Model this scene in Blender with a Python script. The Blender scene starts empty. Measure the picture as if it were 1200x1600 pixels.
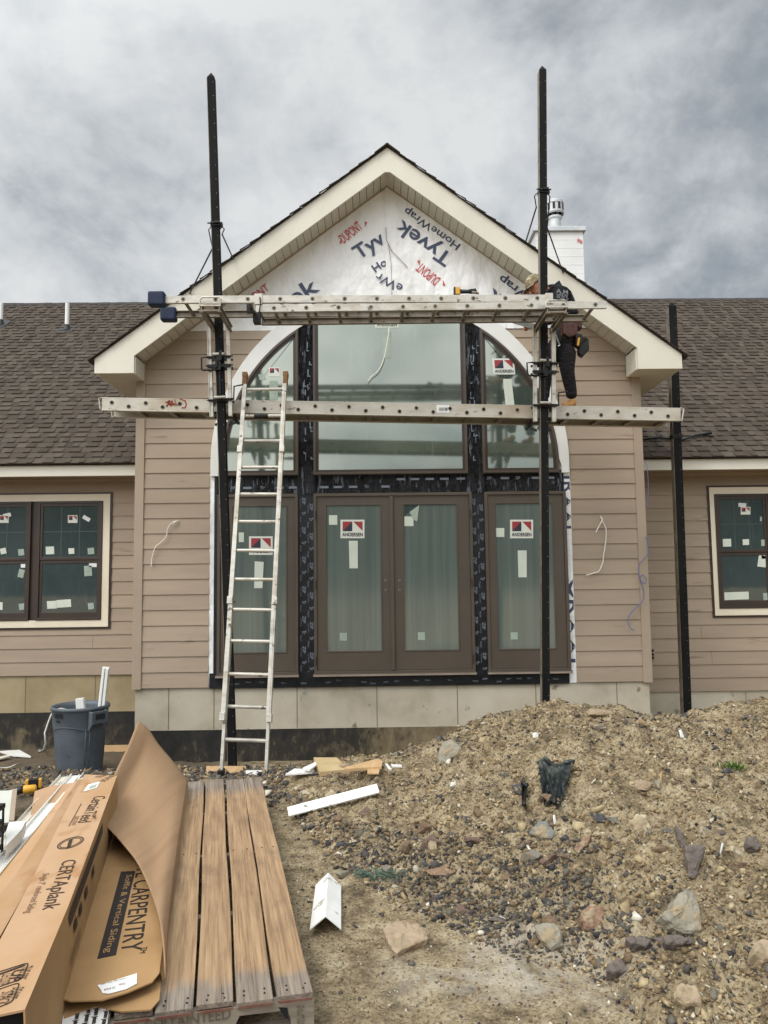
import bpy, bmesh, math, random
import numpy as np
from mathutils import Vector, Matrix, Quaternion
random.seed(7); RNG = np.random.default_rng(11)
S = bpy.context.scene
COL = S.collection
R = math.radians

# ---------------------------------------------------------------- camera
CAMZ = 1.60
PITCH, ROLL, YAW, FPX = R(4.958), R(0.7035), R(0.8617), 1200.0
cp, sp, cw, sw = math.cos(PITCH), math.sin(PITCH), math.cos(YAW), math.sin(YAW)
Fv = Vector((sw*cp, cw*cp, sp)); Rt0 = Vector((cw, -sw, 0)); Up0 = Rt0.cross(Fv)
Rt = Rt0*math.cos(ROLL) - Up0*math.sin(ROLL); Up = Up0*math.cos(ROLL) + Rt0*math.sin(ROLL)
cam = bpy.data.cameras.new('camera'); camo = bpy.data.objects.new('camera', cam); COL.objects.link(camo)
camo.matrix_world = Matrix(((Rt.x, Up.x, -Fv.x, 0), (Rt.y, Up.y, -Fv.y, 0), (Rt.z, Up.z, -Fv.z, CAMZ), (0, 0, 0, 1)))
cam.sensor_fit = 'VERTICAL'; cam.sensor_height = 24; cam.lens = 18; cam.clip_start = .05; cam.clip_end = 3000
S.camera = camo
def ray(px, py): return Rt*((px-600)/FPX) + Up*((800-py)/FPX) + Fv
def at(px, py, Y):                       # photo point on the vertical plane y = Y
    d = ray(px, py); d = d*(Y/d.y); return Vector((d.x, Y, d.z+CAMZ))
def on(px, py, z):                       # photo point on the level plane z
    d = ray(px, py); d = d*((z-CAMZ)/d.z); return Vector((d.x, d.y, z))

# ---------------------------------------------------------------- world and light
SUN_EL, SUN_AZ = R(52), R(215)           # behind the camera, high, a little to the left, veiled by cloud
W = bpy.data.worlds.new("World"); S.world = W; W.use_nodes = True
nt = W.node_tree; nt.nodes.clear()
def N(t, tp, **kw):
    n = t.nodes.new(tp)
    for k, v in kw.items(): setattr(n, k, v)
    return n
def math_(t, op, a, b=None, c=None, clamp=False):
    n = N(t, 'ShaderNodeMath', operation=op, use_clamp=clamp)
    for i, v in enumerate((a, b, c)):
        if v is None: continue
        if isinstance(v, (int, float)): n.inputs[i].default_value = v
        else: t.links.new(v, n.inputs[i])
    return n.outputs[0]
def ramp(t, fac, stops, interp='LINEAR'):
    n = N(t, 'ShaderNodeValToRGB'); n.color_ramp.interpolation = interp
    e = n.color_ramp.elements
    while len(e) < len(stops): e.new(.5)
    for i, (p, c) in enumerate(stops):
        e[i].position = p; e[i].color = (*c, 1) if len(c) == 3 else c
    t.links.new(fac, n.inputs[0]); return n.outputs[0]
def mixc(t, fac, a, b, mode='MIX'):
    n = N(t, 'ShaderNodeMix', data_type='RGBA', blend_type=mode)
    for i, v in ((0, fac), (6, a), (7, b)):
        if isinstance(v, (int, float)): n.inputs[i].default_value = v
        elif isinstance(v, (tuple, list)): n.inputs[i].default_value = (*v, 1) if len(v) == 3 else v
        else: t.links.new(v, n.inputs[i])
    return n.outputs[2]
tc = N(nt, 'ShaderNodeTexCoord'); sep = N(nt, 'ShaderNodeSeparateXYZ'); nt.links.new(tc.outputs['Generated'], sep.inputs[0])
zz = math_(nt, 'ADD', math_(nt, 'MAXIMUM', sep.outputs[2], 0.0), 0.42)
px_ = math_(nt, 'DIVIDE', sep.outputs[0], zz); py_ = math_(nt, 'DIVIDE', sep.outputs[1], zz)
cmb = N(nt, 'ShaderNodeCombineXYZ'); nt.links.new(px_, cmb.inputs[0]); nt.links.new(py_, cmb.inputs[1])
def noise(t, vec, scale, det=6, rough=.55, dist=0., off=(0, 0, 0), sc=(1, 1, 1), rot=(0, 0, 0)):
    m = N(t, 'ShaderNodeMapping'); t.links.new(vec, m.inputs[0]); m.inputs[1].default_value = off; m.inputs[2].default_value = rot; m.inputs[3].default_value = sc
    n = N(t, 'ShaderNodeTexNoise'); n.inputs['Scale'].default_value = scale; n.inputs['Detail'].default_value = det
    n.inputs['Roughness'].default_value = rough; n.inputs['Distortion'].default_value = dist
    t.links.new(m.outputs[0], n.inputs['Vector']); return n.outputs['Fac']
n1 = noise(nt, cmb.outputs[0], 1.5, 7, .58, .3, off=(3.1, 1.4, 0))
n2 = noise(nt, cmb.outputs[0], 4.2, 7, .60, .3, off=(7.7, 2.2, 0), sc=(1, .8, 1))
n3 = noise(nt, cmb.outputs[0], 11.0, 5, .6, .2, off=(1.7, 9.2, 0))
cl = math_(nt, 'ADD', math_(nt, 'ADD', math_(nt, 'MULTIPLY', n1, .40), math_(nt, 'MULTIPLY', n2, .40)), math_(nt, 'MULTIPLY', n3, .20))
# the overcast is thicker low in the east (right) than overhead and to the left
side = math_(nt, 'SUBTRACT', math_(nt, 'MULTIPLY', sep.outputs[0], .16), math_(nt, 'MULTIPLY', sep.outputs[2], .16))
cl = math_(nt, 'SUBTRACT', cl, math_(nt, 'SUBTRACT', side, -.015))
skyc = ramp(nt, cl, [(.37, (.26, .30, .345)), (.44, (.35, .385, .425)), (.49, (.47, .505, .53)), (.54, (.61, .64, .665)), (.63, (.78, .795, .80))])
# veiled-sun glow overhead and behind the camera, added to light the facade
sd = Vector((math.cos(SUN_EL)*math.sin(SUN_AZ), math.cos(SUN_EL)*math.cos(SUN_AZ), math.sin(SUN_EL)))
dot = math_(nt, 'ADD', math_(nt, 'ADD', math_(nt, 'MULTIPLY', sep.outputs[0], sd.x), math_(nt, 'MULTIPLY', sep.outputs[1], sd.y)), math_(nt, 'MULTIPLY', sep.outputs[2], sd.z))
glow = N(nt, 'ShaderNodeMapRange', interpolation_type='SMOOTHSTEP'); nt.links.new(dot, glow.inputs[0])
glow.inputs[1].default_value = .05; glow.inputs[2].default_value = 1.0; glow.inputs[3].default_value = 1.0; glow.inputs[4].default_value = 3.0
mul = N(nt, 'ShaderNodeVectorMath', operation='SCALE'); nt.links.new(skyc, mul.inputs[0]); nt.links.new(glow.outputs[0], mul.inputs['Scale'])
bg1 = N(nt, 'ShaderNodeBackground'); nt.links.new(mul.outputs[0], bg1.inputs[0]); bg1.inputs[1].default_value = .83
skt = N(nt, 'ShaderNodeTexSky', sky_type='NISHITA'); skt.sun_disc = False; skt.sun_elevation = SUN_EL; skt.sun_rotation = SUN_AZ
bg2 = N(nt, 'ShaderNodeBackground'); nt.links.new(skt.outputs[0], bg2.inputs[0]); bg2.inputs[1].default_value = .09
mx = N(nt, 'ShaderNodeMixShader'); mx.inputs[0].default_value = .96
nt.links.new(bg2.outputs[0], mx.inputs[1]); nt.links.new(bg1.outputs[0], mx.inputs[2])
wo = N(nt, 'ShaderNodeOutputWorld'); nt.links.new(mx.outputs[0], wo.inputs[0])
sun = bpy.data.lights.new('sun', 'SUN'); sun.energy = 1.1; sun.angle = R(22); sun.color = (1, .95, .88)
suno = bpy.data.objects.new('sun', sun); COL.objects.link(suno)
suno.rotation_mode = 'QUATERNION'; suno.rotation_quaternion = (-sd).to_track_quat('-Z', 'Y'); suno.location = (0, 0, 30)
S.view_settings.view_transform = 'Standard'; S.view_settings.look = 'None'; S.view_settings.gamma = 1; S.view_settings.exposure = 0.24
S.render.resolution_x = 768; S.render.resolution_y = 1024

# ---------------------------------------------------------------- materials
M = {}
def mat(name, c1, c2=None, rough=.6, metal=0., scale=5., sc=(1, 1, 1), rot=(0, 0, 0), bump=0., bscale=None, bsc=None, det=5,
        lo=.35, hi=.65, spec=.5, c3=None, speck=None, brough=.6, rnd=None, attr=None, rrange=None, bdist=.01):
    m = bpy.data.materials.new(name); m.use_nodes = True; t = m.node_tree; t.nodes.clear()
    o = N(t, 'ShaderNodeOutputMaterial'); b = N(t, 'ShaderNodeBsdfPrincipled'); t.links.new(b.outputs[0], o.inputs[0])
    b.inputs['Roughness'].default_value = rough; b.inputs['Metallic'].default_value = metal; b.inputs['Specular IOR Level'].default_value = spec
    co = N(t, 'ShaderNodeTexCoord').outputs['Object']
    c = None
    if c2 is not None:
        f = noise(t, co, scale, det, .6, .1, sc=sc, rot=rot)
        c = ramp(t, f, [(lo, c1), (hi, c2)] if c3 is None else [(lo, c1), ((lo+hi)/2, c2), (hi, c3)])
    if speck:                                  # (colour, scale, threshold)
        f2 = noise(t, co, speck[1], 3, .6, off=(4, 2, 7), sc=sc, rot=rot)
        k = ramp(t, f2, [(speck[2], (0, 0, 0)), (min(1, speck[2]+.06), (1, 1, 1))])
        c = mixc(t, k, c if c is not None else c1, speck[0])
    if attr or rnd:
        if attr:
            a = N(t, 'ShaderNodeAttribute', attribute_name='rnd').outputs['Fac']
        else: a = N(t, 'ShaderNodeObjectInfo').outputs['Random']
        pal = ramp(t, a, (attr or rnd), 'CONSTANT' if len(attr or rnd) > 3 else 'LINEAR')
        c = pal if c is None else mixc(t, 1.0, c, pal, 'MULTIPLY')
    if c is None: b.inputs['Base Color'].default_value = (*c1, 1)
    else: t.links.new(c, b.inputs['Base Color'])
    if rrange:
        f = noise(t, co, rrange[2], 4, .6, off=(9, 1, 3), sc=sc, rot=rot)
        mr = N(t, 'ShaderNodeMapRange'); t.links.new(f, mr.inputs[0]); mr.inputs[1].default_value = .3; mr.inputs[2].default_value = .7
        mr.inputs[3].default_value = rrange[0]; mr.inputs[4].default_value = rrange[1]; t.links.new(mr.outputs[0], b.inputs['Roughness'])
    if bump:
        f = noise(t, co, bscale or scale*4, 6, brough, off=(2, 5, 1), sc=bsc or sc, rot=rot)
        bn = N(t, 'ShaderNodeBump'); bn.inputs['Strength'].default_value = bump; bn.inputs['Distance'].default_value = bdist
        t.links.new(f, bn.inputs['Height']); t.links.new(bn.outputs[0], b.inputs['Normal'])
    M[name] = m; return m
def sr(r, g, b):                               # sRGB 0-255 to linear
    f = lambda v: (v/255/12.92) if v/255 <= .04045 else ((v/255+.055)/1.055)**2.4
    return (f(r), f(g), f(b))
mat('siding', sr(158, 141, 122), sr(172, 154, 134), .62, scale=1.6, sc=(.35, 1, 2.5), bump=.25, bscale=55, bsc=(.12, 1, 1), bdist=.002,
    attr=[(0, (.93, .93, .93)), (1, (1.05, 1.045, 1.04))], speck=(sr(140, 122, 102), 3.2, .66))
mat('corner_trim', sr(160, 143, 124), sr(169, 151, 132), .55, scale=1.2, bump=.1, bscale=50, bdist=.002)
mat('cream_trim', sr(217, 212, 196), sr(227, 222, 208), .5, scale=1.5, sc=(1, 1, .5))
mat('soffit', sr(198, 193, 176), sr(208, 203, 187), .55, scale=2)
mat('white_trim', sr(226, 226, 222), sr(236, 236, 232), .45, scale=3)
mat('dirty_white', sr(228, 228, 222), sr(238, 238, 234), .5, scale=6, speck=(sr(170, 165, 150), 14, .62))
mat('bronze', sr(80, 71, 61), sr(88, 78, 67), .42, scale=2)
mat('bronze_dark', sr(60, 48, 41), sr(66, 54, 46), .4, scale=2)
mat('wrap', sr(239, 239, 238), sr(248, 248, 247), .42, scale=1.6, sc=(1, 1, .7), bump=.7, bscale=3.8, bsc=(1.5, 1, .9), bdist=.085, brough=.42,
    speck=(sr(170, 166, 162), 22, .76))
mat('chimney_wrap', sr(226, 226, 224), sr(236, 236, 234), .5, scale=2, bump=.3, bscale=2, bdist=.03, brough=.4)
mat('wrap_navy', sr(62, 72, 100), rough=.5); mat('wrap_red', sr(196, 72, 78), rough=.5)
mat('tape', sr(10, 11, 14), sr(46, 49, 56), .2, scale=10, sc=(1.6, 1, .3), lo=.45, hi=.7, bump=1., bscale=8, bsc=(2.2, 1, .8), bdist=.16,
    speck=(sr(104, 110, 120), 15, .60))
mat('tape_flat', sr(12, 13, 17), sr(28, 30, 36), .35, scale=7, bump=.4, bscale=8, bdist=.02)
mat('tape_print', sr(116, 124, 136), rough=.5)
mat('concrete', sr(158, 149, 130), sr(184, 175, 156), .85, scale=1.6, c3=sr(194, 187, 170), lo=.3, hi=.7, bump=.25, bscale=60, bdist=.004,
    speck=(sr(128, 118, 98), 5, .66))
mat('concrete_damp', sr(146, 130, 98), sr(166, 150, 118), .85, scale=1.4, c3=sr(172, 158, 128), lo=.3, hi=.7, bump=.25, bscale=60, bdist=.004)
mat('concrete_joint', sr(112, 104, 90), rough=.9)
mat('shingle', (1, 1, 1), (.72, .72, .72), .95, scale=260, det=2, bump=.5, bscale=320, bdist=.003,
    attr=[(0, sr(72, 64, 56)), (.5, sr(86, 77, 68)), (1, sr(98, 89, 79))], spec=.2)
mat('shingle_dark', sr(46, 42, 40), sr(70, 63, 59), .95, scale=40, bump=.5, bscale=200, bdist=.003)
mat('alu', sr(166, 162, 152), sr(202, 198, 188), .42, .35, scale=5, sc=(.5, 1, 1), c3=sr(176, 168, 152), rrange=(.3, .6, 8),
    speck=(sr(112, 102, 90), 20, .62), bump=.08, bscale=40, bdist=.002)
mat('alu_dull_or_shaded', sr(112, 102, 90), sr(146, 136, 120), .5, .35, scale=7, speck=(sr(90, 80, 68), 16, .62))
mat('alu_plank', sr(172, 166, 154), sr(196, 190, 178), .48, .25, scale=3, sc=(.4, 1, 1), c3=sr(172, 159, 138),
    speck=(sr(140, 126, 106), 18, .63), bump=.06, bscale=30, bdist=.002)
mat('threshold', sr(150, 136, 122), sr(168, 154, 140), .4, .3, scale=6)
mat('hole', (.008, .008, .008), rough=.9)
mat('black_steel', sr(24, 24, 25), sr(44, 41, 39), .45, .3, scale=12, lo=.45, hi=.8)
mat('pole_rubber', sr(15, 15, 16), sr(26, 25, 25), .75, spec=.2, scale=8, sc=(1, 1, .3), speck=(sr(96, 94, 90), 60, .72), bump=.3, bscale=90, bdist=.002)
mat('navy_foam', sr(22, 34, 60), sr(32, 46, 76), .75, scale=8)
mat('boot_rubber', sr(122, 86, 46), sr(142, 104, 60), .7, scale=20)
mat('rope_red', sr(150, 50, 42), rough=.8)
mat('jeans', sr(14, 12, 15), sr(38, 32, 36), .9, scale=9, bump=1., bscale=9, bsc=(1, 1, 2.2), bdist=.06)
mat('shirt', sr(17, 18, 24), sr(36, 37, 44), .9, scale=9, bump=1., bscale=8, bdist=.06)
mat('print_white', sr(120, 120, 124), rough=.7)
mat('skin', sr(186, 122, 98), sr(204, 142, 116), .55, scale=12)
mat('boot', sr(172, 124, 70), sr(196, 148, 92), .8, scale=14, bump=.2)
mat('belt_leather', sr(66, 42, 36), sr(96, 56, 46), .6, scale=14, speck=(sr(40, 24, 22), 22, .6), bump=.3)
mat('camo', sr(160, 142, 108), sr(96, 82, 60), .85, scale=26, c3=sr(205, 196, 168), lo=.4, hi=.62)
mat('hair', sr(30, 22, 18), rough=.7)
mat('bin_grey', sr(78, 86, 93), sr(92, 100, 107), .5, scale=5, speck=(sr(60, 60, 58), 12, .66), bump=.08, bscale=50)
mat('bin_dark', sr(30, 33, 36), rough=.7)
mat('card', sr(174, 140, 106), sr(186, 152, 118), .85, scale=2.2, sc=(1, .4, 1), c3=sr(176, 139, 99), bump=.12, bscale=5, bdist=.02, speck=(sr(168, 128, 88), 4, .58))
mat('card_inner', sr(158, 128, 96), sr(163, 132, 100), .85, scale=2, sc=(6, .1, .1), c3=sr(154, 123, 92), bump=.35, bscale=3.5, bsc=(1.2, .5, .8), bdist=.03, brough=.5, rot=(0, 0, R(-12)))
mat('card_deep', sr(160, 126, 83), sr(174, 139, 95), .85, scale=3, bump=.12, bscale=9, bdist=.02)
mat('card_light', sr(206, 172, 136), rough=.85)
mat('ink', sr(58, 42, 32), rough=.8); mat('ink_soft', sr(112, 84, 62), rough=.85); mat('ink_black', sr(36, 29, 25), rough=.8)
mat('paper', sr(226, 228, 226), sr(238, 239, 236), .6, scale=5, speck=(sr(150, 152, 152), 60, .66))
mat('sticker', sr(206, 214, 200), sr(216, 222, 208), .5, scale=6); mat('sticker_dull', sr(150, 166, 152), sr(166, 180, 166), .5, scale=9)
mat('logo_red', sr(156, 52, 56), rough=.5); mat('logo_dark', sr(40, 46, 62), rough=.5); mat('logo_white', sr(222, 224, 214), rough=.5)
mat('rock', sr(140, 128, 112), sr(172, 160, 142), .85, scale=9, c3=sr(120, 110, 98), bump=.6, bscale=22, bdist=.012,
    rnd=[(0, (1.0, .93, .82)), (.2, (.55, .55, .56)), (.36, (1.15, 1.08, .98)), (.5, (.8, .68, .56)), (.62, (.38, .39, .42)), (.75, (1.2, 1.18, 1.12)), (.86, (.72, .76, .78))])
mat('rock_grey', sr(122, 118, 104), sr(146, 140, 124), .85, scale=5, bump=.5, bscale=18, bdist=.012, c3=sr(106, 102, 92), speck=(sr(150, 134, 108), 7, .56))
mat('rock_slate', sr(88, 80, 75), sr(112, 102, 94), .8, scale=6, bump=.5, bscale=18, bdist=.012, speck=(sr(132, 120, 104), 9, .64))
mat('rock_tan', sr(146, 127, 104), sr(166, 147, 122), .85, scale=6, bump=.5, bscale=18, bdist=.012, c3=sr(128, 102, 80), speck=(sr(150, 134, 108), 7, .56))
mat('rock_brown', sr(118, 92, 74), sr(146, 116, 92), .8, scale=6, bump=.5, bscale=18, bdist=.012, speck=(sr(150, 134, 108), 7, .56))
PAL = [(0, sr(158, 140, 108)), (.16, sr(84, 80, 76)), (.27, sr(178, 162, 128)), (.40, sr(118, 101, 78)), (.52, sr(62, 61, 63)), (.60, sr(198, 189, 168)),
       (.68, sr(152, 128, 92)), (.78, sr(104, 100, 91)), (.88, sr(146, 126, 98)), (.97, sr(214, 208, 192))]
mat('pebble', (1, 1, 1), (.74, .72, .70), .88, scale=60, attr=PAL, bump=.4, bscale=120, bdist=.003, spec=.25)
mat('green_plastic', sr(16, 21, 22), sr(34, 42, 41), .34, scale=7, c3=sr(84, 88, 82), lo=.4, hi=.72, bump=.5, bscale=20, bdist=.02)
mat('grey_film', sr(120, 124, 116), sr(140, 142, 132), .4, scale=12)
mat('twine', sr(84, 112, 96), rough=.7); mat('weed', sr(74, 104, 40), sr(96, 128, 52), .7, scale=20)
mat('wire_white', sr(226, 224, 214), rough=.5); mat('wire_blue', sr(92, 104, 152), rough=.5); mat('cable_black', sr(18, 18, 20), rough=.5)
mat('crate_black', sr(22, 24, 28), rough=.5); mat('panel_pale', sr(188, 192, 180), sr(198, 201, 190), .5, scale=5)
mat('drill_yellow', sr(214, 160, 48), rough=.45); mat('drill_black', sr(26, 26, 27), rough=.5); mat('steel', sr(190, 190, 188), rough=.3, metal=.8)
mat('wood_scrap', sr(184, 150, 108), sr(198, 166, 124), .8, scale=5, sc=(4, 1, 1)); mat('plywood', sr(176, 154, 112), sr(192, 170, 128), .8, scale=5)
mat('galv', sr(190, 193, 195), sr(208, 210, 211), .5, .3, scale=9)
mat('hill_green', sr(44, 50, 42), sr(62, 70, 58), 1., scale=.15)

def wood():                                    # pallet boards: fresh brown, weathered grey at both ends
    m = bpy.data.materials.new('pallet_wood'); m.use_nodes = True; t = m.node_tree; t.nodes.clear()
    o = N(t, 'ShaderNodeOutputMaterial'); b = N(t, 'ShaderNodeBsdfPrincipled'); t.links.new(b.outputs[0], o.inputs[0]); b.inputs['Roughness'].default_value = .75
    co = N(t, 'ShaderNodeTexCoord').outputs['Object']
    rv = N(t, 'ShaderNodeObjectInfo').outputs['Random']
    va = N(t, 'ShaderNodeVectorMath', operation='ADD'); t.links.new(co, va.inputs[0])
    cb = N(t, 'ShaderNodeCombineXYZ'); t.links.new(math_(t, 'MULTIPLY', rv, 37.), cb.inputs[0]); t.links.new(math_(t, 'MULTIPLY', rv, 11.), cb.inputs[1]); t.links.new(cb.outputs[0], va.inputs[1])
    g = noise(t, va.outputs[0], 9, 6, .62, .15, sc=(5, .22, 5)); g2 = noise(t, va.outputs[0], 2.6, 5, .65, .3, sc=(2.2, 1, 2)); g3 = noise(t, va.outputs[0], 48, 4, .65, .1, sc=(3, .05, 3))
    fresh = ramp(t, g, [(.3, sr(130, 104, 77)), (.5, sr(160, 131, 98)), (.7, sr(181, 152, 117))])
    fresh = mixc(t, ramp(t, g2, [(.52, (0, 0, 0)), (.72, (.7, .7, .7))]), fresh, sr(112, 92, 72))
    fresh = mixc(t, ramp(t, g3, [(.34, (.6, .6, .6)), (.48, (0, 0, 0))]), fresh, sr(104, 80, 56)); fresh = mixc(t, ramp(t, g3, [(.56, (0, 0, 0)), (.70, (.5, .5, .5))]), fresh, sr(198, 164, 124))
    grey = ramp(t, g, [(.3, sr(104, 94, 84)), (.7, sr(158, 146, 132))]); grey = mixc(t, ramp(t, g3, [(.36, (.8, .8, .8)), (.48, (0, 0, 0))]), grey, sr(70, 62, 54))
    s = N(t, 'ShaderNodeSeparateXYZ'); t.links.new(co, s.inputs[0])
    wob = math_(t, 'MULTIPLY', g2, .34)
    near = N(t, 'ShaderNodeMapRange'); t.links.new(math_(t, 'SUBTRACT', s.outputs[1], wob), near.inputs[0]); near.inputs[1].default_value = -.04; near.inputs[2].default_value = .06; near.inputs[3].default_value = 1; near.inputs[4].default_value = 0
    far = N(t, 'ShaderNodeMapRange'); t.links.new(math_(t, 'ADD', s.outputs[1], wob), far.inputs[0]); far.inputs[1].default_value = 2.75; far.inputs[2].default_value = 3.0
    c = mixc(t, math_(t, 'MAXIMUM', near.outputs[0], far.outputs[0]), fresh, grey)
    c = mixc(t, math_(t, 'MULTIPLY', rv, .15), c, sr(130, 104, 78))
    vo = N(t, 'ShaderNodeTexVoronoi'); vo.inputs['Scale'].default_value = 2.6; t.links.new(va.outputs[0], vo.inputs['Vector'])
    c = mixc(t, ramp(t, vo.outputs['Distance'], [(.035, (.8, .8, .8)), (.07, (0, 0, 0))]), c, sr(64, 40, 24))
    t.links.new(c, b.inputs['Base Color'])
    bn = N(t, 'ShaderNodeBump'); bn.inputs['Strength'].default_value = .35; bn.inputs['Distance'].default_value = .004
    t.links.new(math_(t, 'ADD', g, math_(t, 'MULTIPLY', g3, .6)), bn.inputs['Height']); t.links.new(bn.outputs[0], b.inputs['Normal'])
    M['pallet_wood'] = m
wood()
mat('stringer_wood', sr(122, 112, 98), sr(160, 149, 134), .8, scale=5, sc=(.5, 4, 4), bump=.3, bscale=20, bdist=.004)
mat('end_grain_red', sr(104, 58, 52), sr(120, 92, 74), .8, scale=14)
mat('stencil', sr(96, 86, 74), sr(120, 108, 94), .85, scale=30)

def glass(name, tint, refl, rough, film=None, bump=0., streak=False, tintg=(.96, 1., .95)):
    """double glazing under protective film: a thin dark-tinted body with a mirror-like outer face"""
    m = bpy.data.materials.new(name); m.use_nodes = True; t = m.node_tree; t.nodes.clear()
    o = N(t, 'ShaderNodeOutputMaterial'); co = N(t, 'ShaderNodeTexCoord').outputs['Object']
    d = N(t, 'ShaderNodeBsdfDiffuse'); g = N(t, 'ShaderNodeBsdfGlossy'); g.inputs['Roughness'].default_value = rough; g.inputs['Color'].default_value = (*tintg, 1)
    if streak:
        f = noise(t, co, 3., 4, .6, .2, sc=(5.5, 1, .12)); f2 = noise(t, co, 14., 4, .7, .2, sc=(3, 1, .3))
        c = ramp(t, f, [(.3, tint), (.7, film)]); c = mixc(t, ramp(t, f2, [(.58, (0, 0, 0)), (.85, (.4, .4, .4))]), c, tuple(min(1, v*1.3) for v in film))
    else:
        f = noise(t, co, 1.2, 5, .6, .5); c = ramp(t, f, [(.35, tint), (.68, film or tint)])
        fd_ = noise(t, co, 5., 5, .7, .3, off=(3, 0, 1), sc=(6, 1, .35)); c = mixc(t, ramp(t, fd_, [(.60, (0, 0, 0)), (.74, (.45, .45, .45))]), c, tuple(min(.5, v*2.4) for v in (film or tint)))
    t.links.new(c, d.inputs[0])
    if bump:
        bn = N(t, 'ShaderNodeBump'); bn.inputs['Strength'].default_value = bump; bn.inputs['Distance'].default_value = .01
        t.links.new(noise(t, co, 2.5, 3, .5, sc=(1.5, 1, .6)), bn.inputs['Height']); t.links.new(bn.outputs[0], g.inputs['Normal'])
    x = N(t, 'ShaderNodeMixShader'); x.inputs[0].default_value = refl
    t.links.new(d.outputs[0], x.inputs[1]); t.links.new(g.outputs[0], x.inputs[2]); t.links.new(x.outputs[0], o.inputs[0]); M[name] = m
glass('glass_upper', (.060, .083, .074), .29, .07, (.118, .150, .122), .05, tintg=(.98, 1., .86))
glass('glass_door', sr(90, 101, 97), .15, .08, sr(107, 118, 113), .05, True)
glass('glass_wing', (.034, .052, .056), .15, .03, (.058, .078, .080), .08)

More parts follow.
